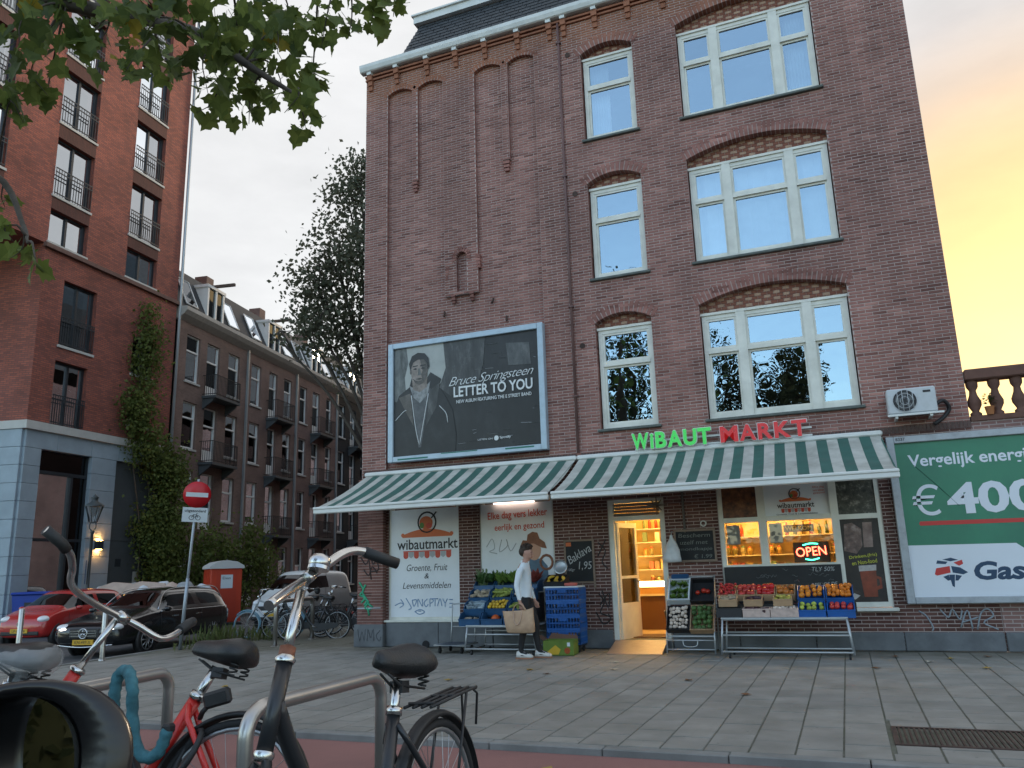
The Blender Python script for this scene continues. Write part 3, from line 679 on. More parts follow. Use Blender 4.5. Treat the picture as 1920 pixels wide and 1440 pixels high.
# ================================================================== shop front, signs, billboards
def textbox(name, s, x0, x1, z0, z1, y, mt, parent, depth=.002, bold=0.0, shear=0.0, deg=0, keep=False, world=True, space=1.0):
    """lettering fitted into a rectangle of a wall facing -Y"""
    c = bpy.data.curves.new(name, 'FONT'); c.body = s; c.size = 1.0; c.extrude = 0; c.offset = bold; c.shear = shear; c.resolution_u = 3; c.space_character = space
    o = bpy.data.objects.new(name+'_tmp', c); COL.objects.link(o)
    me = bpy.data.meshes.new_from_object(o.evaluated_get(bpy.context.evaluated_depsgraph_get())); bpy.data.objects.remove(o)
    n = len(me.vertices); co = np.empty(n*3, 'f'); me.vertices.foreach_get('co', co); co = co.reshape(-1,3)
    a, b = co[:,0].min(), co[:,0].max(); p, q = co[:,1].min(), co[:,1].max()
    sx_, sz_ = (x1-x0)/(b-a), (z1-z0)/(q-p)
    L_ = np.zeros_like(co); L_[:,0] = (co[:,0]-(a+b)/2)*sx_; L_[:,1] = (co[:,1]-(p+q)/2)*sz_
    me.vertices.foreach_set('co', L_.ravel()); me.materials.clear(); me.materials.append(mt)
    me.polygons.foreach_set('use_smooth', [False]*len(me.polygons))
    if depth:
        bm = bmesh.new(); bm.from_mesh(me); r = bmesh.ops.extrude_face_region(bm, geom=bm.faces[:]); 
        bmesh.ops.translate(bm, verts=[v for v in r['geom'] if isinstance(v, bmesh.types.BMVert)], vec=(0,0,depth)); bmesh.ops.recalc_face_normals(bm, faces=bm.faces); bm.to_mesh(me); bm.free()
    me.transform(trm((x0+x1)/2, y, (z0+z1)/2) @ rotm('X',90) @ rotm('Z',deg)); me.name = name
    return link(name, me, parent, world)
def flat(name, pts, y, mt, parent, th=.002, world=True):
    """flat printed shape on a wall facing -Y: outline in x,z"""
    return MB().prism([(a,y,b) for a,b in pts], (0,-th,0)).build(name, mt, parent, world)
def oval(cx, cz, rx, rz, n=20, a0=0, a1=360): return [(cx+rx*math.cos(R_(a0+(a1-a0)*i/(n if a1-a0<360 else n))), cz+rz*math.sin(R_(a0+(a1-a0)*i/n))) for i in range(n+(a1-a0<360))]
M_WHITE = mat('white_board', (.74,.77,.80), .5, var=.04, vscale=1.5, dirt=(.5,.53,.56), dscale=1.2, damt=.35)
M_BLK = mat('black_print', (.02,.02,.022), .6); M_REDP = mat('red_print', (.55,.07,.035), .55); M_ORP = mat('orange_print', (.60,.14,.04), .55); M_PEACH = mat('skin_print', (.55,.30,.20), .6)
M_GRP = mat('green_print', (.10,.22,.05), .6); M_GREYP = mat('grey_print', (.38,.40,.42), .6); M_BLUEP = mat('blue_ink', (.22,.34,.52), .6)
# --- two white panels in the blind shop windows
def wframe(x0, x1, z0, z1, y=FY+.02, w_=.07, name='window'):
    return inB(MB().box(x0,x0+w_,y,y+.12,z0,z1).box(x1-w_,x1,y,y+.12,z0,z1).box(x0+w_,x1-w_,y,y+.12,z1-w_,z1).box(x0+w_,x1-w_,y,y+.12,z0,z0+w_), name, M_FRAME)
wframe(-8.60,-7.0,.49,2.78); wframe(-6.56,-5.02,.49,2.78)
inB(MB().box(-8.66,-6.95,FY-.08,FY+.05,.462,.505,.008), 'window_sill', M_FRAME); inB(MB().box(-6.62,-4.97,FY-.08,FY+.05,.462,.505,.008), 'window_sill', M_FRAME)
P1 = MB().box(-.765,.765,-.02,0,0,2.10).build('window_sign', M_WHITE, None); P1.location = (-7.775,FY+.03,.56); WM[P1.name] = trm(*P1.location)
tag(P1, 'white shop panel with fruit logo and lettering Groente Fruit Levensmiddelen', 'sign')
yp = FY+.008
def logo(P, cx, cz, s, y, txtw):
    m = MB(); ring = [(cx+.20*s*math.cos(a*.3142), y, cz+.36*s+.20*s*math.sin(a*.3142)) for a in range(20)]; m.tube(ring, .017*s, 4, closed=True); m.tube([(cx+.1*s,y,cz+.44*s),(cx+.215*s,y,cz+.56*s)], .014*s, 4)
    m.build('logo_ring', M_BLK, P, world=True)
    flat('logo_fruit', oval(cx-.02*s,cz+.35*s,.15*s,.13*s), y-.002, M_ORP, P); flat('logo_leaf', oval(cx-.11*s,cz+.30*s,.05*s,.06*s,10), y-.005, M_GRP, P); flat('logo_fruit', oval(cx+.05*s,cz+.29*s,.07*s,.06*s,12), y-.006, M_REDP, P)
    arc = [(cx+.56*s*u, cz+.115*s+.115*s*(1-u*u)) for u in [i/8-1 for i in range(17)]]+[(cx+.56*s,cz+.07*s),(cx-.56*s,cz+.07*s)]
    flat('logo_awning', arc, y, M_ORP, P); flat('logo_knob', oval(cx-.55*s,cz+.12*s,.04*s,.04*s,10), y-.003, M_ORP, P); flat('logo_knob', oval(cx+.55*s,cz+.12*s,.04*s,.04*s,10), y-.003, M_ORP, P)
    textbox('lettering', 'wibautmarkt', cx-.68*s, cx+.68*s, cz-.17*s, cz+.035*s, y, M_BLK, P, bold=.012)
    flat('logo_bar', [(cx-.54*s,cz-.215*s),(cx+.54*s,cz-.215*s),(cx+.54*s,cz-.195*s),(cx-.54*s,cz-.195*s)], y, M_REDP, P)
    for k in range(5):
        x = cx-.48*s+k*.24*s; flat('logo_scallop', [(x-.055*s,cz-.216*s),(x-.055*s,cz-.30*s)]+[(x+.055*s*math.cos(R_(180+30*j)),cz-.30*s+.05*s*math.sin(R_(180+30*j))) for j in range(1,6)]+[(x+.055*s,cz-.30*s),(x+.055*s,cz-.216*s)], y, M_REDP, P)
        if k < 4:
            x += .12*s; flat('logo_scallop', [(x-.055*s,cz-.216*s),(x-.055*s,cz-.30*s),(x,cz-.34*s),(x+.055*s,cz-.30*s),(x+.055*s,cz-.216*s)], y-.0005, M_GREYP, P)
logo(P1, -7.72, 2.03, 1.0, yp, 1.36)
textbox('lettering', 'Groente, Fruit', -8.18, -7.27, 1.42, 1.57, yp, M_BLK, P1, shear=.25, bold=-.004); textbox('lettering', '&', -7.78, -7.68, 1.29, 1.39, yp, M_BLK, P1, shear=.2); textbox('lettering', 'Levensmiddelen', -8.27, -7.20, 1.10, 1.22, yp, M_BLK, P1, shear=.25, bold=-.004)
gs = [[(-8.45,.78),(-8.32,.83),(-8.25,.80)],[(-8.32,.90),(-8.25,.80),(-8.34,.74)],[(-8.2,.92),(-8.08,.74),(-8.14,.70)],[(-8.06,.88),(-8.02,.76),(-7.96,.88),(-8.06,.88)],[(-7.93,.75),(-7.93,.90),(-7.83,.76),(-7.83,.90)],[(-7.72,.90),(-7.79,.83),(-7.75,.75),(-7.70,.80)],[(-7.66,.75),(-7.66,.90),(-7.58,.86),(-7.66,.81)],[(-7.55,.90),(-7.55,.76)],[(-7.62,.9),(-7.48,.9)],[(-7.50,.76),(-7.44,.9),(-7.40,.76)],[(-7.38,.9),(-7.33,.82),(-7.28,.9)],[(-7.33,.82),(-7.33,.74)],[(-7.24,.88),(-7.16,.88)],[(-7.24,.81),(-7.16,.81)],[(-7.24,.74),(-7.16,.74)],[(-8.0,.66),(-7.88,.70),(-7.78,.65),(-7.90,.61),(-8.0,.66)],[(-7.92,.67),(-7.86,.67)]]
strokes('graffiti_tag', gs, .009, M_BLUEP, P1, trm(0,yp-.002,0)@rotm('X',90), world=True)
P2 = MB().box(-.735,.735,-.02,0,0,2.10).build('window_sign', M_WHITE, None); P2.location = (-5.79,FY+.03,.56); WM[P2.name] = trm(*P2.location)
tag(P2, 'white shop panel reading Elke dag vers lekker with child in brown hat', 'sign')
textbox('lettering', 'Elke dag vers lekker', -6.38, -5.15, 2.34, 2.52, yp, M_REDP, P2, bold=.01, deg=1.5); textbox('lettering', 'eerlijk en gezond', -6.24, -5.22, 2.12, 2.28, yp, M_REDP, P2, bold=.01, deg=1)
# printed child with hat and pretzel
M_HATP = mat('hat_print', (.24,.10,.055), .7, var=.2, vscale=12); M_JEANP = mat('denim_print', (.10,.16,.22), .7, var=.2, vscale=9)
flat('print_arm', [(-5.76,1.18),(-5.80,1.42),(-5.68,1.60),(-5.58,1.52),(-5.60,1.2)], yp, M_PEACH, P2); flat('print_body', [(-5.66,1.08),(-5.64,1.50),(-5.52,1.60),(-5.30,1.60),(-5.18,1.46),(-5.16,1.08)], yp-.001, M_JEANP, P2)
flat('print_face', oval(-5.44,1.76,.14,.19), yp-.003, M_PEACH, P2); flat('print_hat', [(-5.72,1.84),(-5.66,1.95),(-5.58,1.94),(-5.56,2.05),(-5.46,2.10),(-5.36,2.08),(-5.32,1.97),(-5.22,1.90),(-5.18,1.78),(-5.28,1.80),(-5.44,1.88),(-5.6,1.88)], yp-.006, M_HATP, P2)
MB().tube([(-5.2+.12*math.cos(a*.52),yp-.004,1.53+.13*math.sin(a*.52)) for a in range(12)], .026, 5, closed=True).build('print_pretzel', M_HATP, P2, world=True)
strokes('graffiti_tag', [[(-6.42,1.85),(-6.3,2.0),(-6.25,1.82),(-6.36,1.76),(-6.2,1.72)],[(-6.1,1.98),(-6.15,1.75),(-5.98,1.86),(-6.0,1.98),(-5.92,1.76),(-5.8,1.9)]], .007, M_GREYP, P2, trm(0,yp-.002,0)@rotm('X',90), world=True)
# strip lamp at the head of the second panel
t = thing('strip_lamp', 'lit strip lamp under the left awning above the white panel', 'lamp', (-5.8,FY-.06,2.66))
MB().box(-.45,.45,-.02,.06,.03,.06).build('housing', M_FRAME, t); MB().cyl((-.42,0,.01),(.42,0,.01),.014,n=8).build('tube', mat('lit_tube', (1,.72,.60), .4, emit=1.6), t)
# --- awnings
M_AWG = mat('awning_green', (.035,.115,.095), .85, var=.18, vscale=3.5, dirt=(.06,.10,.09), dscale=2.5, damt=.5); M_AWW = mat('awning_ivory', (.46,.47,.43), .85, var=.12, vscale=4, dirt=(.22,.22,.19), dscale=1.6, damt=.75)
M_AWBAR = mat('white_enamel', (.66,.68,.66), .45, var=.06, vscale=3, dirt=(.42,.43,.41), dscale=3, damt=.35)
def awning(name, label, x0, x1, xf0, xf1, n):
    t = thing(name, label, 'awning', ((x0+x1)/2,FY-.05,3.40), group='striped shop awnings')
    y0, z0, y1, z1 = FY-.10, 3.395, 12.42, 2.625; K = 6
    m = MB(); m.smooth = True
    for i in range(n):
        m.cur = 0 if i % 2 else 1
        for k in range(K):
            P = []
            for ii, kk in ((i,k),(i+1,k),(i+1,k+1),(i,k+1)):
                u, v = ii/n, kk/K; sag = .045*math.sin(math.pi*v)+.012*math.sin(math.pi*v)*math.sin(ii*1.7)
                P.append(((x0+(x1-x0)*u)*(1-v)+(xf0+(xf1-xf0)*u)*v, y0+(y1-y0)*v, z0+(z1-z0)*v-sag))
            m.quad(*P)
    m.build('canopy', [M_AWG, M_AWW], t, world=True)
    # front edge hem and drop profile
    MB().box(xf0-.02,xf1+.02,y1-.06,y1+.03,2.515,2.60,.015).box(xf0-.02,xf1+.02,y1-.075,y1-.02,2.592,2.64,.012).build('front_bar', M_AWBAR, t, world=True)
    MB().box(x0-.03,x1+.03,FY-.17,FY-.001,3.375,3.455,.02).cyl((x0,FY-.12,3.42),(x1,FY-.12,3.42),.045,n=12).build('cassette', M_AWBAR, t, world=True)
    for xx, d in ((x0+.5,1),((x0+x1)/2-.3,1),(x1-.5,-1)):
        MB().tube([(xx,FY-.12,3.27),(xx+.55*d,13.35,2.88),(xx+.1*d,y1,2.57)], .028, 8).box(xx-.06,xx+.06,FY-.13,FY-.002,3.2,3.34).build('folding_arm', M_AWBAR, t, world=True)
    MB().add([(x1,y0,z0-.01),(xf1,y1,z1-.01),(xf1-.02,y1,z1-.02),(x1-.02,y0,z0-.02)],[(0,1,2,3)]).build('edge_tape', M_AWG, t, world=True)
    return t
awning('awning', 'green and ivory striped awning over the white panels on the left', -9.06,-4.50,-8.97,-4.42,27)
awning('awning', 'green and ivory striped awning over the shop door and fruit stalls', -4.43,.74,-4.33,.80,31)
# --- letter sign on rails
S = thing('shop_sign', 'green and red letters reading WiBAUT MARKT on rails above the awning', 'sign', (-1.85,FY-.1,3.5))
M_GLET = mat('green_letter', (.06,.52,.10), .35, emit=.10); M_RLET = mat('red_letter', (.50,.03,.035), .35, emit=.06)
MB().box(-3.35,-.3,FY-.12,FY-.09,3.47,3.50).box(-3.35,-.3,FY-.12,FY-.09,3.60,3.63).build('rail', M_AWBAR, S, world=True)
def letters(word, xs, z0, z1, mt):
    for ch, (a, b) in zip(word, xs):
        zb, zt = (z0, z1) if ch != 'i' else (z0, z1-.02)
        textbox('letter_edge', ch, a-.012, b+.012, zb-.012, zt+.012, FY-.185, M_AWBAR, S, depth=.05, bold=.03)
        textbox('letter', ch, a, b, zb, zt, FY-.236, mt, S, depth=.012, bold=.035)
letters('WiBAUT', [(-3.37,-3.07),(-3.035,-2.98),(-2.94,-2.75),(-2.72,-2.47),(-2.44,-2.21),(-2.19,-1.96)], 3.46, 3.75, M_GLET)
letters('MARKT', [(-1.80,-1.50),(-1.475,-1.20),(-1.165,-.925),(-.895,-.63),(-.615,-.37)], 3.46, 3.74, M_RLET)
# --- billboard with the album poster
F1 = thing('billboard', 'framed billboard with dark album poster of man in coat on brick wall', 'billboard', (-6.8,FY,3.62))
M_ALU = mat('billboard_aluminium', (.40,.50,.58), .45, .2, var=.08, vscale=4, dirt=(.22,.28,.30), dscale=4, damt=.5)
bx0,bx1,bz0,bz1,by = -8.54,-5.04,3.63,6.16,FY-.16
MB().box(bx0,bx0+.12,by,FY,bz0,bz1,.01).box(bx1-.12,bx1,by,FY,bz0,bz1,.01).box(bx0+.12,bx1-.12,by,FY,bz1-.12,bz1,.01).box(bx0+.12,bx1-.12,by,FY,bz0,bz0+.11,.01).build('frame', M_ALU, F1, world=True)
def poster_mat(name, cols, scale, sz=1.0):
    m = bpy.data.materials.new(name); m.use_nodes = True; t_ = m.node_tree; N = t_.nodes; L = t_.links; b = N['Principled BSDF']; b.inputs['Roughness'].default_value = .45
    g = N.new('ShaderNodeNewGeometry'); mp_ = N.new('ShaderNodeMapping'); mp_.inputs['Scale'].default_value = (1,1,sz); L.new(g.outputs['Position'], mp_.inputs[0])
    n = N.new('ShaderNodeTexNoise'); n.inputs['Scale'].default_value = scale; n.inputs['Detail'].default_value = 9; n.inputs['Roughness'].default_value = .7; L.new(mp_.outputs[0], n.inputs['Vector'])
    r = N.new('ShaderNodeValToRGB'); L.new(n.outputs[0], r.inputs[0]); e = r.color_ramp.elements; e[0].position = .35; e[1].position = .72; e[0].color = (*cols[0],1); e[1].color = (*cols[-1],1)
    for i, c in enumerate(cols[1:-1]): k = e.new(.35+.37*(i+1)/(len(cols)-1)); k.color = (*c,1)
    L.new(r.outputs[0], b.inputs['Base Color']); return m
pd = MB().box(bx0+.11,bx1-.11,by+.06,by+.08,bz0+.10,bz1-.11).build('poster', poster_mat('poster_dark', [(.006,.0065,.007),(.012,.013,.014),(.028,.03,.032)], 2.2, .5), F1, world=True)
y0 = by+.058
flat('print_sky', [(-8.40,6.05),(-7.16,6.04),(-7.22,5.30),(-7.55,4.95),(-8.40,4.9)], y0, poster_mat('poster_sky', [(.28,.30,.28),(.36,.38,.36),(.42,.43,.40)], 1.5), F1)
flat('print_trees', [(-8.40,6.05),(-8.12,6.05),(-8.08,5.7),(-8.16,5.4),(-8.12,4.9),(-8.40,4.9)], y0-.003, poster_mat('poster_trees', [(.05,.055,.052),(.12,.13,.125),(.2,.21,.2)], 9, .35), F1)
flat('print_trees', [(-7.25,6.04),(-6.3,6.04),(-6.35,5.5),(-6.5,5.0),(-7.1,4.9),(-7.35,5.1),(-7.20,5.5)], y0-.003, poster_mat('poster_wood', [(.018,.019,.019),(.045,.047,.047),(.14,.143,.138)], 6, .3), F1)
flat('print_hut', [(-5.85,5.85),(-5.35,5.80),(-5.32,5.35),(-5.80,5.38)], y0-.003, poster_mat('poster_hut', [(.04,.044,.046),(.08,.085,.085),(.15,.155,.15)], 6, .6), F1)
M_COAT = poster_mat('poster_coat', [(.005,.0055,.006),(.011,.012,.013),(.026,.028,.03)], 3)
flat('print_coat', [(-8.40,3.75),(-8.40,4.75),(-8.30,5.02),(-8.05,5.18),(-7.98,5.42),(-7.86,5.30),(-7.70,5.25),(-7.55,5.45),(-7.30,5.28),(-7.36,5.12),(-7.24,4.95),(-7.05,4.6),(-6.98,4.1),(-7.0,3.75)], y0-.006, M_COAT, F1)
flat('print_shirt', [(-8.0,5.10),(-7.84,3.9),(-7.78,3.9),(-7.55,5.12),(-7.78,5.02)], y0-.009, poster_mat('poster_shirt', [(.05,.055,.06),(.09,.095,.1),(.12,.125,.13)], 5), F1)
flat('print_scarf', [(-8.05,5.22),(-7.95,4.95),(-7.80,4.82),(-7.62,4.98),(-7.55,5.26),(-7.70,5.14),(-7.90,5.12)], y0-.012, poster_mat('poster_scarf', [(.10,.105,.11),(.25,.26,.26),(.33,.34,.33)], 11), F1)
flat('print_neck', [(-7.98,5.34),(-7.96,5.12),(-7.80,5.05),(-7.64,5.14),(-7.62,5.34)], y0-.013, poster_mat('poster_skin', [(.13,.11,.09),(.24,.20,.175),(.34,.29,.255)], 6), F1)
flat('print_face', oval(-7.81,5.50,.195,.30,24), y0-.016, MATS.get('x') or bpy.data.materials['poster_skin'], F1)
flat('print_hair', [(-8.02,5.52),(-8.05,5.68),(-7.98,5.84),(-7.84,5.90),(-7.68,5.87),(-7.59,5.76),(-7.57,5.58),(-7.61,5.52),(-7.63,5.66),(-7.70,5.74),(-7.84,5.75),(-7.95,5.70),(-7.99,5.6)], y0-.019, M_COAT, F1)
M_FSH = poster_mat('poster_shade', [(.05,.044,.038),(.09,.08,.07),(.16,.14,.125)], 7)
flat('print_shade', [(-7.80,5.78),(-7.66,5.72),(-7.615,5.55),(-7.63,5.38),(-7.72,5.24),(-7.80,5.205),(-7.74,5.34),(-7.765,5.42),(-7.73,5.50)], y0-.0175, M_FSH, F1); flat('print_stubble', [(-7.97,5.36),(-7.90,5.25),(-7.80,5.205),(-7.71,5.24),(-7.66,5.34),(-7.74,5.30),(-7.81,5.295),(-7.89,5.305)], y0-.0178, M_FSH, F1)
flat('print_ear', oval(-8.005,5.50,.025,.055,10), y0-.0165, M_FSH, F1); flat('print_lapel', [(-8.02,5.05),(-8.30,4.98),(-8.10,4.6),(-7.95,4.35)], y0-.0075, M_FSH, F1); flat('print_lapel', [(-7.56,5.08),(-7.34,5.20),(-7.42,4.7),(-7.68,4.3)], y0-.0075, bpy.data.materials['poster_wood'], F1)
for ex in (-7.90,-7.72): flat('print_eye', [(ex-.055,5.55),(ex,5.575),(ex+.055,5.55),(ex,5.535)], y0-.0195, M_COAT, F1); flat('print_brow', [(ex-.07,5.60),(ex+.06,5.61),(ex+.06,5.63),(ex-.06,5.625)], y0-.0195, M_COAT, F1)
flat('print_nose', [(-7.83,5.56),(-7.80,5.56),(-7.76,5.42),(-7.84,5.41)], y0-.0195, bpy.data.materials['poster_trees'], F1); flat('print_mouth', [(-7.90,5.335),(-7.81,5.35),(-7.72,5.335),(-7.81,5.315)], y0-.0195, M_COAT, F1)
M_CHALKW = mat('poster_white', (.66,.69,.69), .6, var=.12, vscale=20)
strokes('print_cord', [[(-8.0,5.0),(-7.90,4.3),(-7.82,3.95)],[(-7.60,5.0),(-7.74,4.3),(-7.81,3.95)],[(-8.38,4.5),(-8.2,4.66),(-8.12,4.7)],[(-7.35,4.72),(-7.2,4.55),(-7.16,4.35)]], .008, M_CHALKW, F1, trm(0,y0-.016,0)@rotm('X',90), world=True)
for i in range(34):
    x = random.uniform(-7.1,-5.25); z = random.uniform(3.78,4.55) if i % 2 else random.uniform(5.3,5.95); ln = random.uniform(.03,.3)
    strokes('print_scratch', [[(x,z),(x+ln,z+random.uniform(-.02,.02))]], random.uniform(.002,.006), [M_GREYP,bpy.data.materials['poster_hut'],bpy.data.materials['poster_trees']][i%3], F1, trm(0,y0-.004,0)@rotm('X',90), world=True)
yl = y0-.016
textbox('lettering', 'Bruce Springsteen', -7.13,-5.27,5.06,5.30, yl, M_CHALKW, F1, shear=.55, bold=-.012, deg=1.5, space=.9)
textbox('lettering', 'LETTER TO YOU', -7.02,-5.30,4.85,5.07, yl, M_CHALKW, F1, bold=.022); textbox('lettering', 'NEW ALBUM FEATURING THE E STREET BAND', -6.96,-5.33,4.72,4.79, yl, M_CHALKW, F1, bold=.01)
textbox('lettering', 'LISTEN ON', -6.50,-6.18,3.92,3.955, yl, M_CHALKW, F1); textbox('lettering', 'Spotify', -6.03,-5.79,3.91,3.97, yl, M_CHALKW, F1, bold=.01)
flat('print_disc', oval(-6.10,3.94,.05,.05,14), yl, M_CHALKW, F1)
MB().box(-8.3,-7.6,by-.003,by,3.66,3.69).box(-5.9,-5.3,by-.003,by,3.69,3.72).box(-7.3,-6.5,by-.003,by,3.715,3.735).build('paint_smear', mat('green_smear', (.03,.16,.12), .7), F1, world=True)
# --- green billboard at the right
F2 = thing('billboard', 'green billboard offering 400 euro with white lower half beside the shop window', 'billboard', (2.5,FY,.7))
gx0,gx1,gz0,gz1,gy = .80,4.45,.71,3.33,FY-.16
M_ALU2 = mat('worn_aluminium', (.38,.41,.44), .5, .2, var=.15, vscale=5, dirt=(.20,.21,.22), dscale=5, damt=.7)
MB().box(gx0,gx0+.12,gy,FY,gz0,gz1,.01).box(gx1-.12,gx1,gy,FY,gz0,gz1,.01).box(gx0+.12,gx1-.12,gy,FY,gz1-.11,gz1,.01).box(gx0+.12,gx1-.12,gy,FY,gz0,gz0+.10,.01).build('frame', M_ALU2, F2, world=True)
MB().box(gx0+.11,gx1-.11,gy+.05,gy+.07,gz0+.09,gz1-.10).build('poster', mat('poster_green', (.030,.195,.110), .45, var=.10, vscale=1.2, dirt=(.022,.12,.085), dscale=.9, damt=.6), F2, world=True)
yg = gy+.048; M_PW = mat('poster_offwhite', (.66,.70,.76), .5, var=.03, vscale=2); M_NAVY = mat('poster_navy', (.012,.045,.10), .5); M_PRED = mat('poster_red', (.50,.035,.03), .5)
flat('print_panel', [(.915,1.60),(2.40,1.585),(2.50,1.50),(4.33,1.48),(4.33,.80),(.915,.80)], yg, M_PW, F2)
textbox('lettering', 'Vergelijk energie', 1.09,2.86,2.77,3.02, yg, M_PW, F2, bold=.018)
textbox('lettering', '€', 1.07,1.46,2.05,2.54, yg, M_PW, F2, bold=.0); textbox('lettering', '400', 1.56,2.83,2.05,2.54, yg, M_PW, F2, bold=.03)
flat('print_line', [(1.14,1.90),(1.12,1.93),(1.14,1.965),(2.9,1.95),(2.9,1.89)], yg, M_PRED, F2)
textbox('lettering', 'Gas', 1.78,2.46,1.05,1.33, yg-.002, M_NAVY, F2, bold=.035, shear=.15)
cx,cz = 1.47,1.17
for nm, pts, mt_ in (('emblem_blue',[(-.19,.14),(-.17,.19),(-.03,.165),(-.06,.13)],M_NAVY),('emblem_blue',[(-.10,.20),(.02,.225),(.12,.19),(.01,.17)],M_NAVY),('emblem_red',[(.05,.15),(.17,.19),(.18,.13),(.12,.10)],M_PRED),('emblem_red',[(-.23,-.02),(-.20,.07),(-.01,.10),(-.01,0),(-.20,-.04)],M_PRED),('emblem_blue',[(.01,.10),(.13,.075),(.23,.0),(.16,-.03),(.02,0)],M_NAVY),('emblem_blue',[(-.12,-.06),(-.04,-.03),(-.02,-.11),(-.06,-.12)],M_NAVY),('emblem_blue',[(-.035,-.03),(.045,-.03),(.02,-.22),(-.01,-.20)],M_NAVY),('emblem_blue',[(.055,-.03),(.14,-.05),(.08,-.12),(.04,-.12)],M_NAVY)):
    flat(nm, [(cx+a,cz+b) for a,b in pts], yg-.002, mt_, F2)
textbox('lettering', '8337', .945,1.085,3.255,3.305, gy-.001, M_BLK, F2, bold=.02)
strokes('crease', [[(1.16,2.86),(1.45,2.52),(1.72,2.18)]], .006, mat('poster_green_dark', (.02,.12,.075), .5), F2, trm(0,yg-.001,0)@rotm('X',90), world=True)
# --- air conditioner
A = thing('air_conditioner', 'white outdoor air conditioner on bracket above the green billboard', 'air conditioner', (1.24,FY,3.6))
M_ACW = mat('ac_white', (.52,.55,.57), .5, var=.06, vscale=5, dirt=(.33,.33,.31), dscale=4, damt=.4)
MB().box(.89,1.60,FY-.38,FY-.06,3.66,4.07,.02).build('casing', M_ACW, A, world=True)
cc = (1.145,3.865)
MB().cyl((cc[0],FY-.375,cc[1]),(cc[0],FY-.384,cc[1]),.175,n=28).build('fan_opening', M_BLK, A, world=True)
m = MB(); 
for k in range(5): a = k*1.2566; m.add([(cc[0]+.03*math.cos(a),FY-.386,cc[1]+.03*math.sin(a)),(cc[0]+.15*math.cos(a),FY-.388,cc[1]+.15*math.sin(a)),(cc[0]+.15*math.cos(a+.7),FY-.386,cc[1]+.15*math.sin(a+.7)),(cc[0]+.05*math.cos(a+.9),FY-.385,cc[1]+.05*math.sin(a+.9))],[(0,1,2,3)])
m.build('fan', mat('fan_grey', (.10,.105,.11), .5), A, world=True)
m = MB()
for r in (.175,.12,.065): m.tube([(cc[0]+r*math.cos(a*.2618),FY-.395,cc[1]+r*math.sin(a*.2618)) for a in range(24)], .004, 4, closed=True)
for k in (-.1,-.03,.05,.12): h = math.sqrt(.175**2-k*k); m.cyl((cc[0]+k,FY-.397,cc[1]-h),(cc[0]+k,FY-.397,cc[1]+h),.005,n=4)
m.build('grille', M_ACW, A, world=True); MB().box(1.42,1.53,FY-.384,FY-.38,3.975,4.01).build('badge', M_BLK, A, world=True)
MB().box(.87,1.68,FY-.40,FY-.36,3.625,3.655).box(.98,1.02,FY-.38,FY,3.59,3.625).box(1.48,1.52,FY-.38,FY,3.59,3.625).build('bracket', M_AWBAR, A, world=True)
MB().tube(bez([(1.60,FY-.2,3.80),(1.72,FY-.12,3.86),(1.80,FY-.03,3.74),(1.70,FY-.03,3.60),(1.55,FY-.05,3.50)]), .03, 8).build('pipe', M_BLK, A, world=True)
# --- door
D_ = []
inB(MB().box(-3.97,-3.87,FY+.02,FY+.16,.14,2.60).box(-3.02,-2.92,FY+.02,FY+.16,.14,2.60).box(-3.87,-3.02,FY+.02,FY+.16,2.22,2.30).box(-3.87,-3.02,FY+.02,FY+.16,2.54,2.60), 'door_frame', M_FRAME)
m = MB()
for k in range(4): m.box(-3.87,-3.02,FY+.06+.01*(k%2),FY+.10,2.305+k*.058,2.355+k*.058)
inB(m, 'door_transom', mat('transom_grey', (.16,.15,.14), .7, var=.2))
dr = inB(MB(trm(-3.84,FY+.12,.14)@rotm('Z',74)).box(0,.07,0,.05,0,2.06).box(.63,.70,0,.05,0,2.06).box(.07,.63,0,.05,1.97,2.06).box(.07,.63,0,.05,0,.62).box(.07,.63,0,.05,1.05,1.10), 'door', M_FRAME)
MB(trm(-3.84,FY+.12,.14)@rotm('Z',74)).box(.07,.63,.02,.03,.62,1.97).build('door_pane', glass('door_glass', (.85,.85,.8), .06), dr)
MB(trm(-3.84,FY+.12,.14)@rotm('Z',74)).cyl((.665,-.03,1.0),(.665,.08,1.0),.02,n=8).cyl((.665,-.04,1.0),(.56,-.04,1.0),.012,n=8).build('door_handle', M_ALU2, dr)
inB(MB().box(-3.97,-2.92,FY-.06,FY+.4,.0,.14), 'threshold', M_STONE)
t = thing('entrance_ramp', 'sloping chequer plate ramp at the lit shop door', 'ramp', (-3.44,13.9,0))
MB().prism([(-3.93,FY-.065,.0),(-3.93,FY-.065,.15),(-3.85,13.42,.012),(-3.85,13.42,0)],(.92,0,0)).build('plate', mat('ramp_metal', (.30,.25,.22), .42, .5, var=.15, vscale=8, bump=.5, bscale=90), t, world=True)
# --- shop window
Wn = inB(MB().box(-1.99,-1.91,FY+.02,FY+.16,.66,2.78).box(.54,.62,FY+.02,FY+.16,.66,2.78).box(-1.91,.54,FY+.02,FY+.16,2.70,2.78).box(-1.91,.54,FY+.02,FY+.16,.66,.74)
  .box(-1.33,-1.20,FY-.01,FY+.16,.74,2.70).box(-.16,-.04,FY-.01,FY+.16,.74,2.70).box(-1.91,-1.33,FY+.0,FY+.15,2.09,2.17).box(-1.20,-.16,FY+.0,FY+.15,2.09,2.17).box(-.04,.54,FY+.0,FY+.15,2.06,2.14).box(-1.91,-1.33,FY+.0,FY+.15,1.33,1.38).box(-1.20,-.16,FY+.0,FY+.15,1.33,1.38), 'shop_window', M_FRAME)
MB().box(-2.04,.68,FY-.10,FY+.02,.60,.655,.01).build('sill', M_FRAME, Wn)
M_SG = glass('shop_glass', (.92,.92,.9), .03)
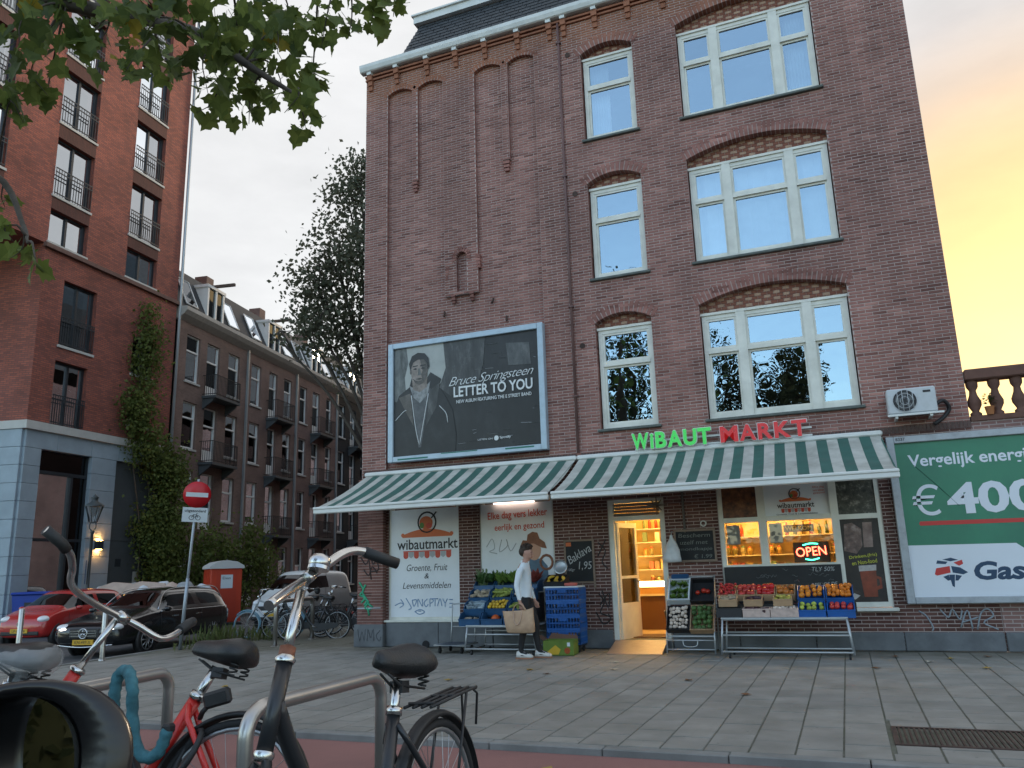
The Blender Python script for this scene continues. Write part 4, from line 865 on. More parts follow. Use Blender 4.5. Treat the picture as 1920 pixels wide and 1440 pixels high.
for a, b in ((-1.91,-1.33),(-1.20,-.16)): MB().quad((a,FY+.1,1.38),(b,FY+.1,1.38),(b,FY+.1,2.09),(a,FY+.1,2.09)).build('pane', M_SG, Wn)
def food(name, cols, scale): return poster_mat(name, cols, scale, 1)
MB().box(-1.91,-1.33,FY+.06,FY+.08,2.17,2.70).build('poster_panel', food('food_orange', [(.03,.012,.008),(.16,.055,.02),(.30,.13,.05)], 9), Wn)
MB().box(-.04,.54,FY+.06,FY+.08,2.14,2.70).build('poster_panel', food('food_dark', [(.012,.013,.012),(.06,.06,.045),(.34,.32,.28)], 11), Wn)
MB().box(-1.20,-.16,FY+.06,FY+.08,2.17,2.70).build('logo_panel', M_WHITE, Wn)
pr = thing('window_logo', 'small white window panel with the market logo above the open sign', 'sign', (-.68,FY+.05,2.2)); logo(pr, -.70, 2.37, .44, FY+.055, 0); textbox('lettering', 'Groente, Fruit & Levensmiddelen', -1.02,-.36,2.175,2.205, FY+.055, M_BLK, pr)
for k in range(3): textbox('lettering', ['Elke dag','vers lekker','gezond'][k], -.40,-.22,2.60-.05*k,2.635-.05*k, FY+.055, M_REDP, pr)
BP = MB().box(-1.96,-.10,FY-.035,FY-.012,.72,1.345).build('chalkboard', mat('chalkboard_black', (.016,.017,.018), .7, var=.3, vscale=4), None); tag(BP, 'long black chalk panel under the shop window behind the fruit crates', 'chalkboard'); WM[BP.name] = Matrix.Identity(4)
sc = []
for i in range(26):
    x = random.uniform(-1.85,-.3); z = random.choice([1.27,1.19,1.11,1.03])+random.uniform(-.02,.02); sc.append([(x+j*.028,z+random.uniform(-.025,.025)) for j in range(random.randint(3,6))])
M_CHALK = mat('chalk', (.40,.41,.41), .9)
strokes('chalk_writing', sc, .0035, mat('faint_chalk', (.13,.135,.135), .9), BP, trm(0,FY-.036,0)@rotm('X',90)); textbox('lettering', 'TLY 50%', -.55,-.20,1.24,1.31, FY-.036, M_CHALK, BP, shear=.2); textbox('lettering', 'REEL OF DE', -.58,-.18,1.00,1.06, FY-.036, M_CHALK, BP, shear=.2, deg=3)
RP = MB().box(-.04,.54,FY+.05,FY+.07,.74,2.06).build('drinks_poster', food('drink_dark', [(.010,.007,.006),(.022,.015,.012),(.07,.045,.035)], 4), None); WM[RP.name] = Matrix.Identity(4); tag(RP, 'tall dark drinks poster with tea glass in right bay of shop window', 'poster')
yq = FY+.048; M_YEL = mat('yellow_print', (.45,.46,.04), .6); M_TEA = mat('tea_print', (.20,.035,.012), .4, var=.35, vscale=9); M_FOAM = mat('foam_print', (.42,.40,.38), .5, var=.2, vscale=20)
for i, (s_, x0_, x1_, zz) in enumerate((('Drinken,(fris)',.04,.46,1.455),('en Non-food',.07,.45,1.365))): textbox('lettering', s_, x0_, x1_, zz-.03, zz+.035, yq, M_YEL, RP, bold=.01, deg=6)
flat('print_glass', [(.20,.82),(.17,1.28),(.42,1.29),(.40,.82)], yq, M_TEA, RP); flat('print_foam', [(.165,1.22),(.165,1.31),(.43,1.32),(.42,1.23)], yq-.002, M_FOAM, RP); flat('print_handle', [(.40,1.15),(.48,1.12),(.48,.95),(.39,.92),(.39,.97),(.45,1.0),(.45,1.09),(.40,1.11)], yq-.003, M_TEA, RP)
flat('print_hand', [(-.02,1.55),(.02,1.98),(.14,2.0),(.27,1.9),(.26,1.62),(.16,1.5)], yq, poster_mat('poster_hand', [(.05,.03,.025),(.16,.10,.085),(.40,.33,.30)], 7), RP); flat('print_cloth', [(.28,1.60),(.30,2.0),(.44,2.0),(.42,1.6)], yq, poster_mat('poster_cloth', [(.12,.07,.06),(.22,.15,.13),(.35,.27,.24)], 3), RP); flat('print_spoon', [(-.02,.80),(.05,.88),(.14,.84),(.06,.78)], yq, M_FOAM, RP)
# open sign, welcome sign, notice
OS = thing('open_sign', 'lit neon sign reading OPEN in red behind the shop window', 'sign', (-.53,FY+.2,1.38))
MB().box(-.82,-.25,FY+.20,FY+.24,1.385,1.72,.01).build('board', M_BLK, OS, world=True)
textbox('neon_lettering', 'OPEN', -.78,-.30,1.49,1.64, FY+.195, mat('neon_red', (1,.06,.03), .5, emit=4.0), OS, bold=.0, deg=3)
MB().tube(bez([(-.66,FY+.19,1.67),(-.54,FY+.19,1.695),(-.42,FY+.19,1.685)]), .009, 6).tube(bez([(-.64,FY+.19,1.44),(-.53,FY+.19,1.425),(-.42,FY+.19,1.45)]), .009, 6).build('neon_arc', mat('neon_green', (.05,.9,.5), .5, emit=2.5), OS, world=True)
WS = thing('welcome_sign', 'small wooden sign reading WELKOM hanging inside the shop window', 'sign', (-.7,FY+.3,1.88)); MB().box(-.95,-.46,FY+.30,FY+.32,1.90,2.02).build('board', mat('sign_wood', (.10,.06,.03), .6), WS, world=True); textbox('lettering', 'WELKOM', -.92,-.49,1.925,1.995, FY+.298, mat('gilt', (.60,.42,.12), .5), WS, bold=.02)
for i, (a, b, c) in enumerate(((-1.88,-1.66,'left'),(-1.17,-.96,'middle'))):
    o = MB().box(a,b,FY+.115,FY+.118,1.72,2.05).build('paper_notice', mat('paper', (.48,.46,.42), .8, var=.05), None); tag(o, 'paper notice taped inside the '+c+' pane of the shop window', 'notice', 'notices in the shop window')
# chalkboards on the wall
def board(name, label, x0, x1, z0, z1, y, legs=0):
    t = thing(name, label, 'chalkboard', ((x0+x1)/2,y,z0)); f = .035
    MB().box(x0,x0+f,y-.02,y+.01,z0-legs,z1).box(x1-f,x1,y-.02,y+.01,z0-legs,z1).box(x0+f,x1-f,y-.02,y+.01,z1-f,z1).box(x0+f,x1-f,y-.02,y+.01,z0,z0+f).build('frame', mat('board_wood', (.22,.16,.12), .7, var=.15, vscale=9), t, world=True)
    MB().box(x0+f,x1-f,y-.008,y+.005,z0+f,z1-f).build('slate', mat('chalk_slate', (.014,.016,.018), .75, var=.3, vscale=5), t, world=True); return t
T1 = board('chalkboard', 'chalkboard reading Baklava 1,95 on the wall left of the door', -4.83,-4.25,1.13,1.92, FY-.03, .09)
textbox('lettering', 'Baklava', -4.79,-4.30,1.58,1.73, FY-.040, M_CHALK, T1, shear=.2, deg=29); textbox('lettering', '1,95', -4.56,-4.31,1.36,1.52, FY-.040, M_CHALK, T1, shear=.15); textbox('lettering', '100gr', -4.78,-4.63,1.34,1.40, FY-.040, M_CHALK, T1, shear=.3)
MB().box(-4.79,-4.69,FY-.046,FY-.040,1.80,1.87).build('sticker', M_ORP, T1, world=True)
T2 = board('chalkboard', 'chalkboard with chalked mouth mask offer between the door and shop window', -2.78,-2.06,1.45,2.01, FY-.03)
M_CH2 = mat('dull_chalk', (.17,.18,.17), .9)
for i, (s_, a, b) in enumerate((('Bescherm',-2.70,-2.15),('uzelf met',-2.68,-2.20),('mondkapje',-2.70,-2.13),('€ 1.99',-2.45,-2.14))): textbox('lettering', s_, a, b, 1.87-.12*i, 1.94-.12*i, FY-.040, M_CH2, T2, shear=.1)
o = MB().tube([(-2.25+.045*math.cos(a*.393),FY-.03,2.10+.045*math.sin(a*.393)) for a in range(16)], .012, 6, closed=True).build('ring', M_AWBAR, None); tag(o, 'small white ring fixed to the dark wall above the chalkboard', 'ring')
o = MB().tube([(-2.58,FY-.025,1.95),(-2.58,FY-.025,3.1)], .022, 8).build('conduit', mat('conduit_grey', (.12,.11,.10), .6), B, world=True)
st = MB(); 
for k in range(8): a = k*math.pi/4; r = .17 if k % 2 == 0 else .13; st.tube([(-3.05,FY-.03,2.46),(-3.05+r*math.cos(a),FY-.04,2.46+r*math.sin(a))], [.02,.008], 5)
o = st.build('straw_star', mat('straw', (.16,.13,.09), .8), None); tag(o, 'straw star hanging over the top right corner of the door', 'ornament')
# graffiti on the wall under the green billboard, on the pier and on the dark brick
gw = [[(.95,.60),(1.05,.52),(1.12,.35),(1.1,.30)],[(1.25,.62),(1.35,.50),(1.42,.62),(1.5,.47),(1.55,.60)],[(1.5,.35),(1.62,.60),(1.66,.33)],[(1.52,.42),(1.75,.50)],[(1.72,.32),(1.80,.56),(1.90,.62),(1.96,.52),(1.82,.42),(2.0,.32)]]
Gm = trm(0,FY-.010,0)@rotm('X',90)
strokes('graffiti', gw, .012, mat('spray_grey', (.30,.34,.38), .8), B, Gm, world=True)
for ga in ([[(-4.22,.95),(-4.12,.80),(-4.20,.62),(-4.05,.55)],[(-4.15,1.0),(-4.05,.7),(-4.02,.95),(-4.2,.75)],[(-4.28,.62),(-4.16,.42),(-4.02,.50),(-4.06,.6)]],[[(-4.18,1.85),(-4.05,1.70),(-4.12,1.5),(-4.02,1.38)],[(-4.20,1.6),(-4.03,1.9)]]): strokes('graffiti', ga, .012, M_BLK, B, Gm, world=True)
gp = [[(-9.18,1.75),(-9.05,1.6),(-8.95,1.75),(-8.88,1.6),(-8.8,1.72)],[(-9.1,1.5),(-8.98,1.38),(-8.9,1.55),(-8.78,1.42)],[(-9.0,1.85),(-8.92,1.3)],[(-8.85,1.8),(-8.75,1.5),(-8.95,1.45)]]
Gp = trm(0,FY-.132,0)@rotm('X',90); strokes('graffiti', gp, .014, mat('spray_dark', (.05,.035,.035), .8), B, Gp, world=True)
gg = [[(-9.15+.03*math.sin(k*2.3),1.25-.045*k),] for k in range(1)]
strokes('graffiti', [[(-9.2,1.25),(-9.1,1.1),(-9.18,1.0),(-9.05,.95),(-9.15,.85)],[(-9.05,1.2),(-9.12,1.05),(-9.02,.9),(-9.08,.8)],[(-9.1,.95),(-8.98,.86),(-9.06,.75),(-8.92,.72)],[(-8.98,.82),(-8.88,.76)],[(-9.0,.76),(-8.96,.60)]], .022, mat('spray_green', (.04,.36,.20), .7), B, Gp, world=True)
strokes('graffiti', [[(-9.24,.74),(-8.7,.745)]], .014, mat('spray_white', (.5,.55,.6), .7), B, Gp, world=True)
strokes('graffiti', [[(-9.2,.34),(-9.15,.12),(-9.1,.30),(-9.05,.12),(-9.02,.34)],[(-8.98,.12),(-8.96,.34),(-8.90,.18),(-8.84,.34),(-8.82,.12)],[(-8.68,.32),(-8.77,.22),(-8.70,.12),(-8.66,.2)]], .010, mat('spray_faint', (.09,.095,.105), .8), B, trm(0,FY-.172,0)@rotm('X',90), world=True)
# --- lit interior of the shop
M_WARMW = mat('shop_wall', (.66,.48,.20), .7, var=.05); M_SHF = mat('shop_shelf', (.60,.52,.38), .5); M_FLR = mat('shop_floor', (.26,.18,.10), .5, var=.2, vscale=3)
ix0,ix1,iy0,iy1,iz1 = -5.0,.70,FY+.31,18.9,2.95
I = thing('shop_interior', 'warm yellow lit shop interior seen through the open door', 'shop interior', (-2.2,16.5,0))
m = MB().quad((ix0,iy0,.14),(ix1,iy0,.14),(ix1,iy1,.14),(ix0,iy1,.14)); m.build('floor', M_FLR, I, world=True)
MB().quad((ix0,iy1,.14),(ix1,iy1,.14),(ix1,iy1,iz1),(ix0,iy1,iz1)).quad((ix0,iy0,.14),(ix0,iy1,.14),(ix0,iy1,iz1),(ix0,iy0,iz1)).quad((ix1,iy0,.14),(ix1,iy1,.14),(ix1,iy1,iz1),(ix1,iy0,iz1)).quad((ix0,iy0,iz1),(ix1,iy0,iz1),(ix1,iy1,iz1),(ix0,iy1,iz1)).build('walls', M_WARMW, I, world=True)
MB().box(-5.0,-3.98,FY+.305,FY+.31,.14,iz1).box(-2.91,-2.0,FY+.305,FY+.31,.14,iz1).build('front_wall', M_WARMW, I, world=True)
lamp = mat('shop_lamp', (1,.60,.16), .5, emit=42.0)
for k, (x, y) in enumerate(((-3.4,15.6),(-3.4,17.3),(-1.2,15.6),(-1.2,17.3))):
    t = thing('ceiling_lamp', 'long lit ceiling lamp in the shop above the '+('door' if x < -2 else 'window')+(' front' if y < 16 else ' shelves'), 'lamp', (x,y,2.9)); MB().box(-.6,.6,-.06,.06,.02,.045).build('housing', M_AWBAR, t); MB().box(-.58,.58,-.045,.045,0,.019).build('tube', lamp, t)
SH = thing('shop_shelf', 'wall of lit shelves full of jars and tins inside the door', 'shelf', (-3.5,18.5,.14), group='shop shelves')
def shelf(t, x0, x1, y0, y1, levels, top=2.5):
    for z in levels: MB().box(x0,x1,y0,y1,z-.02,z).build('shelf_board', M_SHF, t, world=True)
    for x in (x0-.02,x1+.0): MB().box(x,x+.02,y0,y1,.14,top).build('upright', M_SHF, t, world=True)
    MB().box(x0,x1,y1,y1+.02,.14,top).build('back_panel', M_WARMW, t, world=True)
LV = [1.02,1.32,1.62,1.92,2.22]
shelf(SH, -4.6,-2.9,18.2,18.55, LV)
SH2 = thing('shop_shelf', 'shelves of packets lit behind the shop window panes', 'shelf', (-1.0,16.2,.14), group='shop shelves'); shelf(SH2, -2.4,.3,16.4,16.75,[1.2,1.55,1.9])
SH3 = thing('shop_shelf', 'narrow shelf of bottles at the right inside the door', 'shelf', (-2.6,15.6,.14), group='shop shelves'); shelf(SH3, -3.02,-2.7,15.3,15.6,[.45,.75,1.05,1.35,1.65,1.95])
jar = MB().lathe([(.0,0),(.045,0),(.048,.10),(.042,.13),(.03,.14)],10); jar.cur = 1; jar.lathe([(.034,.14),(.034,.165),(0,.165)],10)
JM = [jar.mesh('jar', [mat('jar%d'%i, c, .35), mat('jar_lid%d'%(i%3), l, .4)]) for i, (c, l) in enumerate((((.45,.26,.06),(.5,.1,.05)),((.30,.10,.03),(.6,.5,.2)),((.50,.40,.18),(.1,.2,.1)),((.20,.16,.05),(.6,.5,.2))))]
PK = [MB().box(-.05,.05,-.03,.03,0,.2).mesh('packet', mat('packet%d'%i, c, .5)) for i, c in enumerate(((.5,.36,.12),(.45,.12,.05),(.55,.5,.36),(.16,.22,.10),(.35,.2,.08)))]
BT = [MB().lathe([(0,0),(.035,0),(.035,.15),(.014,.2),(.014,.24),(0,.24)],10).mesh('bottle', mat('bottle%d'%i, c, .25)) for i, c in enumerate(((.2,.12,.03),(.4,.06,.03),(.14,.17,.05)))]
def stock(meshes, name, x0, x1, dx, y, z, label, cat, grp, p=.93):
    x = x0
    while x < x1:
        if random.random() < p:
            o = link(name, random.choice(meshes)); o.location = (x, y+random.uniform(-.03,.03), z); o.scale = (1,1,random.uniform(.8,1.15)); tag(o, label, cat, grp)
        x += dx*random.uniform(.95,1.2)
for i, z in enumerate(LV):
    nm = ['lowest','second','third','fourth','top'][i]
    stock([JM,PK,JM,PK,BT][i], ['jar','packet','jar','packet','bottle'][i], -4.2,-2.95,.125,18.3,z, ['jar','packet','jar','packet','bottle'][i]+' on the '+nm+' lit shelf seen through the door', ['jar','packet','jar','packet','bottle'][i], 'goods on the wall shelf')
for i, z in enumerate((1.2,1.55,1.9)): stock([PK,JM,BT][i], ['packet','jar','bottle'][i], -2.3,.25,.135,16.5,z, ['packet','jar','bottle'][i]+' on the shelf behind the shop window panes', ['packet','jar','bottle'][i], 'goods behind the window')
for i, z in enumerate((.45,.75,1.05,1.35,1.65,1.95)): stock(BT if i % 2 else PK, 'bottle' if i % 2 else 'packet', -2.97,-2.72,.10,15.4,z, ('bottle' if i % 2 else 'packet')+' on the narrow shelf inside the door', 'bottle' if i % 2 else 'packet', 'goods on the narrow shelf')
C_ = thing('shop_counter', 'shop counter with brightly lit glass top facing the door', 'counter', (-3.6,16.9,.14))
MB().box(-4.6,-2.95,16.7,17.2,.14,.80).build('front', mat('counter_brown', (.10,.045,.018), .4), C_, world=True); MB().box(-4.65,-2.9,16.65,17.25,.80,.84).build('counter_top', M_SHF, C_, world=True)
MB().box(-4.6,-2.95,16.75,17.15,.98,1.08).build('lit_case', mat('lit_case', (1,.78,.40), .3, emit=3.5), C_, world=True); MB().box(-4.6,-2.95,16.7,17.2,.84,.98).build('case_glass', mat('case_brass', (.45,.25,.08), .3), C_, world=True)
t = thing('bucket', 'blue plastic bin standing on the shop floor inside the door', 'bucket', (-3.18,15.75,.14)); MB().lathe([(.11,0),(.15,.38),(.16,.40),(.16,.42),(.145,.42),(.105,.03),(0,.03)],14).build('body', mat('bin_blue', (.012,.045,.09), .4), t); MB().tube([(.155*math.cos(a*.2856),.155*math.sin(a*.2856),.41) for a in range(22)], .012, 6, closed=True).build('rim', mat('bin_blue', 0), t)
o = MB().box(-3.85,-3.05,14.86,15.5,.142,.155).build('door_mat', mat('coir_mat', (.09,.045,.02), .95, var=.25, vscale=20), None); tag(o, 'brown coir mat inside the shop door', 'mat')
# --- low wall with balustrade to the right of the building
LW = thing('terrace_wall', 'low brick wall with pierced balustrade right of the building', 'wall', (6,FY,0))
m = MB(); m.add([(2.075,FY,0),(12,FY,0),(12,FY,3.5),(2.075,FY,3.5)],[(0,1,2,3)],[[(2.07,0),(12,0),(12,3.5),(2.07,3.5)]]).box(2.08,12,FY+.002,FY+.3,0,3.49); m.build('wall', brick_uv('terrace_brick', (.19,.10,.088), (.24,.13,.11), (.33,.27,.25), bw=.22, rh=.058), LW, world=True)
for k in range(8): MB().box(2.08+k*1.24+.003,2.08+(k+1)*1.24-.003,FY-.05,FY-.001,0,.28,.012).build('plinth_block', M_STONE, LW, world=True)
M_TERRA = mat('terracotta', (.13,.065,.048), .85, var=.2, vscale=6, bump=.3)
MB().box(2.08,12,FY-.03,FY+.22,3.5,3.58).build('base_rail', M_TERRA, LW, world=True); MB().box(2.08,12,FY-.05,FY+.24,4.16,4.34,.02).build('coping', M_TERRA, LW, world=True)
bal = MB().lathe([(.085,3.58),(.085,3.63),(.05,3.66),(.10,3.76),(.105,3.82),(.06,3.93),(.05,4.0),(.085,4.06),(.09,4.10),(.09,4.16)],12,origin=(0,FY+.09,0)).mesh('baluster', M_TERRA)
for k in range(32): o = link('baluster', bal, LW, True); o.location = (2.18+k*.31,0,0)
t = thing('potted_plant', 'small green plant in clay pot on the balustrade base', 'plant', (2.36,FY-.0,3.58)); MB().lathe([(.05,0),(.07,.12),(.075,.13),(.06,.13),(.0,.12)],12,origin=(0,-.02,0)).build('pot', mat('pot_clay', (.35,.14,.05), .8), t)
m = MB()
for k in range(60):
    a = random.random()*6.3; r = random.uniform(0,.11); z = .16+random.uniform(0,.16); d = Vector((math.cos(a),math.sin(a),random.uniform(-.2,.8))).normalized()*.06; s_ = Vector((-d.y,d.x,0))*.4; p = Vector((r*math.cos(a),r*math.sin(a)-.02,z)); m.quad(p-s_*.2,p+d*.5-s_,p+d,p+d*.5+s_)
m.build('foliage', mat('pot_leaf', (.05,.11,.025), .7), t)
# ================================================================== stalls, crates, goods
M_STEEL = mat('galvanised_tube', (.45,.48,.50), .4, .6, var=.12, vscale=6, dirt=(.25,.26,.27), dscale=6, damt=.4)
M_BCR = mat('crate_blue', (.022,.085,.19), .45, var=.12, vscale=5, dirt=(.02,.05,.10), dscale=4, damt=.4)
M_BCR2 = mat('crate_bright_blue', (.012,.10,.36), .45, var=.12, vscale=5, dirt=(.02,.06,.16), dscale=4, damt=.4)
M_CARD = mat('tray_cardboard', (.40,.26,.15), .85, var=.12, vscale=9); M_CARD2 = mat('tray_printed', (.50,.38,.33), .8, var=.2, vscale=14); M_KBLK = mat('crate_black', (.018,.018,.02), .5); M_STYRO = mat('styrofoam', (.60,.66,.70), .8)
M_RUB = mat('castor_rubber', (.02,.02,.02), .7)
def crate_mesh(name, w_, d, h, mt, front=1.0, th=.012, slots=False, lip=True):
    m = MB().box(-w_/2,w_/2,-d/2,d/2,0,th)
    fh = h*front
    if slots:
        for (a0,a1,fix,ax) in ((-w_/2,w_/2,-d/2,'x'),(-w_/2,w_/2,d/2-th,'x'),(-d/2,d/2,-w_/2,'y'),(-d/2,d/2,w_/2-th,'y')):
            bx = (lambda p,q,z0,z1: m.box(p,q,fix,fix+th,z0,z1)) if ax == 'x' else (lambda p,q,z0,z1: m.box(fix,fix+th,p,q,z0,z1))
            bx(a0,a1,th,.035); bx(a0,a1,h-.035,h); bx(a0,a1,h*.5-.01,h*.5+.01); n = 11
            for k in range(n+1):
                p = a0+(a1-a0-.014)*k/n; bx(p,p+.014,.035,h-.035)
            if ax == 'x': bx((a0+a1)/2-.07,(a0+a1)/2+.07,h-.085,h-.034)
    else:
        m.box(-w_/2,w_/2,d/2-th,d/2,th,h).box(-w_/2,w_/2,-d/2,-d/2+th,th,fh)
        for s in (-1,1):
            x0 = s*w_/2; m.prism([(x0,-d/2+th,th),(x0,d/2-th,th),(x0,d/2-th,h),(x0,-d/2+.35*d,h),(x0,-d/2+th,fh)],(-s*th,0,0))
        if lip: m.box(-w_/2-.006,w_/2+.006,d/2-th-.006,d/2+.006,h-.02,h).box(-w_/2-.006,w_/2+.006,-d/2-.006,-d/2+th+.004,fh-.018,fh)
    return m.mesh(name, mt)
CR = dict(blue=crate_mesh('body',.40,.30,.20,M_BCR,.62), blue2=crate_mesh('body',.385,.30,.20,M_BCR2,.60), card=crate_mesh('body',.28,.30,.13,M_CARD,.8), cardw=crate_mesh('body',.40,.28,.14,M_CARD2,.9), black=crate_mesh('body',.38,.30,.15,M_KBLK,.9), styro=crate_mesh('body',.36,.42,.14,M_STYRO,.95,.02), cardt=crate_mesh('body',.38,.46,.12,M_CARD,.95), blackt=crate_mesh('body',.38,.44,.12,M_KBLK,.95), stack=crate_mesh('body',.62,.40,.235,M_BCR2,1,.012,True))
def fruit_mesh(name, r, mt, kind='ball', seed=0):
    rr = random.Random(seed); m = MB()
    if kind == 'ball': m.ball((0,0,0), r, r*1.02, r*.94, 10, 7)
    elif kind == 'long': m.tube(bez([(-r*1.6,0,0),(-r*.6,.2*r,.1*r),(r*.6,.2*r,.1*r),(r*1.6,0,0)],3), [r*k for k in (.15,.4,.5,.55,.55,.55,.5,.45,.35,.12)], 7)
    elif kind == 'pack': m.box(-r*1.5,r*1.5,-r,r,-r*.5,r*.5,r*.2)
    elif kind == 'leafy':
        for k in range(26):
            a = rr.random()*6.3; d = Vector((math.cos(a)*rr.uniform(.3,1),math.sin(a)*rr.uniform(.3,1),rr.uniform(.2,1.2))).normalized()*r*rr.uniform(.8,1.6); s = Vector((-d.y,d.x,rr.uniform(-.3,.3)*r)).normalized()*r*.35; m.quad((0,0,-r*.3),d*.55-s,d,d*.55+s)
    return m.mesh(name, mt)
fm = lambda n, c, rough=.45, var=.15: mat(n, c, rough, var=var, vscale=25, rand=.28)
FR = dict(orange=('orange',fruit_mesh('orange',.042,fm('orange_peel',(.62,.20,.012)))), mandarin=('mandarin',fruit_mesh('mandarin',.034,fm('mandarin_peel',(.60,.17,.01)))), gapple=('green_apple',fruit_mesh('green_apple',.042,fm('green_apple_skin',(.36,.42,.06)))), rapple=('red_apple',fruit_mesh('red_apple',.042,fm('red_apple_skin',(.42,.035,.03),.35,.35))), tomato=('tomato',fruit_mesh('tomato',.042,fm('tomato_skin',(.50,.035,.015),.3))), pepper=('red_pepper',fruit_mesh('red_pepper',.045,fm('red_pepper_skin',(.45,.012,.015),.25))), mango=('mango',fruit_mesh('mango',.05,fm('mango_skin',(.45,.14,.02),.4,.5))), lemon=('lemon',fruit_mesh('lemon',.036,fm('lemon_peel',(.60,.38,.03)),'ball')), pumpkin=('pumpkin',fruit_mesh('pumpkin',.085,fm('pumpkin_skin',(.52,.09,.015)))), berry=('strawberry',fruit_mesh('strawberry',.022,fm('strawberry_skin',(.40,.02,.02)))), avocado=('avocado',fruit_mesh('avocado',.045,fm('avocado_skin',(.06,.12,.03),.6,.4))), mush=('mushroom',fruit_mesh('mushroom',.030,fm('mushroom_skin',(.60,.50,.42),.7))), bag=('produce_packet',fruit_mesh('produce_packet',.05,fm('packet_film',(.42,.34,.24),.3,.5),'pack')), bag2=('produce_packet',fruit_mesh('produce_packet',.05,fm('packet_silver',(.25,.32,.36),.25,.5),'pack')), cour=('courgette',fruit_mesh('courgette',.055,fm('courgette_skin',(.22,.26,.05),.5,.4),'long')), banana=('banana',fruit_mesh('banana',.055,fm('banana_skin',(.55,.36,.04),.5,.2),'long')), herb=('leafy_bunch',fruit_mesh('leafy_bunch',.11,fm('herb_leaf',(.035,.085,.02),.7,.4),'leafy',3)), herb2=('leafy_bunch',fruit_mesh('leafy_bunch',.12,fm('lettuce_leaf',(.11,.20,.03),.7,.4),'leafy',5)), chard=('leafy_bunch',fruit_mesh('leafy_bunch',.11,fm('chard_leaf',(.25,.05,.04),.6,.5),'leafy',8)), grape=('grape_pack',fruit_mesh('grape_pack',.045,fm('grape_skin',(.06,.02,.03),.35,.6),'pack')), pear=('pear',fruit_mesh('pear',.040,fm('pear_skin',(.36,.32,.06),.5,.3))))
def put_crate(kind, label, loc, tilt=0, rz=0, group='crates of produce', fill=None, n=(4,2), lvl=.10, where=None, jit=.017, dims=None, sc=1.0, rand=True):
    t = thing('crate', label, 'crate', loc, (R_(tilt),0,R_(rz)), group)
    link('body', CR[kind], t)
    if fill:
        w_, d = dims or (.34,.24); M = WM[t.name]
        nm, me = FR[fill]; nx, ny = n
        for i in range(nx):
            for j in range(ny):
                x = -w_/2+w_*(i+.5)/nx+random.uniform(-jit,jit); y = -d/2+d*(j+.5)/ny+random.uniform(-jit,jit); z = lvl+.02*j+random.uniform(-.014,.012)
                o = link(nm, me); o.matrix_world = M @ trm(x,y,z) @ (Matrix.Rotation(random.uniform(0,6.3),4,'Z') @ Matrix.Rotation(random.uniform(-.5,.5),4,'X') if rand else Matrix.Identity(4)) @ Matrix.Scale(sc*random.uniform(.82,1.14),4)
                tag(o, (where or ' '.join((nm.replace('_',' ')+' in the '+label).split()[:16])), nm.replace('_',' '))
                o['group'] = (nm.replace('_',' ')+'s').replace('rys','ries').replace('mangos','mangoes').replace('hs','hes')+' in '+label.split(' on ')[0]
    return t
def trestle(name, label, x0, x1, yf, yb, zt):
    """tubular steel stall frame: sloping end legs, rails, castors"""
    t = thing(name, label, 'stall frame', ((x0+x1)/2,(yf+yb)/2,0), group='tubular stall frames'); r = .016
    for x, s in ((x0,1),(x1,-1)):
        for y in (yf,yb): MB().tube([(x+.05*s,y,zt),(x,y,.06)], r, 8).build('leg', M_STEEL, t, world=True)
        MB().tube([(x,yf,.075),(x,yb,.075)], r, 8).build('end_rail', M_STEEL, t, world=True)
    for y in (yf,yb):
        for k, z in enumerate((zt,.34,.10)): MB().tube([(x0+.05*(z/zt)*1.0,y-.004*k,z),(x1-.05*(z/zt),y-.004*k,z)], r*(1.15 if z == zt else .9), 8).build('rail', M_STEEL, t, world=True)
    MB().box(x0+.03,x1-.03,yf-.02,yb+.02,zt+.006,zt+.024).build('deck', M_STEEL, t, world=True)
    for x in (x0+.12,x1-.06):
        for y in (yf+.02,yb-.02): MB().lathe([(.0,-.015),(.035,-.015),(.035,.015),(0,.015)],12,origin=(x,y,.035),axis='X').build('castor', M_RUB, t, world=True)
    return t
# right stall
trestle('stall_frame', 'low silver tube stall frame under the orange and apple crates', -1.93,-.05,13.08,13.62,.575)
zt = .602
put_crate('black','black crate with a green lettuce at left end of the right stall',(-1.77,13.25,zt),0,0,fill='gapple',n=(2,1),dims=(.2,.1),lvl=.05)
put_crate('cardw','printed cardboard tray of dark grapes at front of right stall',(-1.365,13.22,zt),0,0,fill='grape',n=(3,2))
put_crate('cardw','printed cardboard tray of pale mushrooms at front beside blue crates',(-.955,13.22,zt),0,0,fill='mush',n=(6,3),lvl=.09)
put_crate('card','open cardboard tray of dates behind the black crate',(-1.80,13.40,zt+.17),8,0,fill='bag',n=(2,2),dims=(.22,.2),lvl=.08)
put_crate('card','open cardboard tray of figs behind the grape tray',(-1.42,13.42,zt+.17),8,0,fill='grape',n=(2,2),dims=(.22,.2),lvl=.08)
put_crate('card','open cardboard tray of pears behind the mushroom tray',(-.98,13.42,zt+.17),8,0,fill='pear',n=(4,2),dims=(.24,.2),lvl=.09)
for k, (f_, l_, n_) in enumerate((('berry','cardboard tray of strawberries in the back row of right stall',(8,5)),('rapple','cardboard tray of red apples in the back row of right stall',(4,3)),('pepper','cardboard tray of bright red peppers in the back row of right stall',(4,3)),('mango','cardboard tray of mangoes in the back row of right stall',(3,2)))):
    put_crate('card',l_,(-1.83+.296*k,13.62,.88),22,0,fill=f_,n=n_,dims=(.25,.24),lvl=.10)
for k, (f_, l_) in enumerate((('gapple','blue crate of green apples in the front row'),('rapple','blue crate of red apples in the front row at right end'))):
    put_crate('blue2',l_,(-.565+.405*k,13.26,zt),8,0,fill=f_,n=(4,2),lvl=.14)
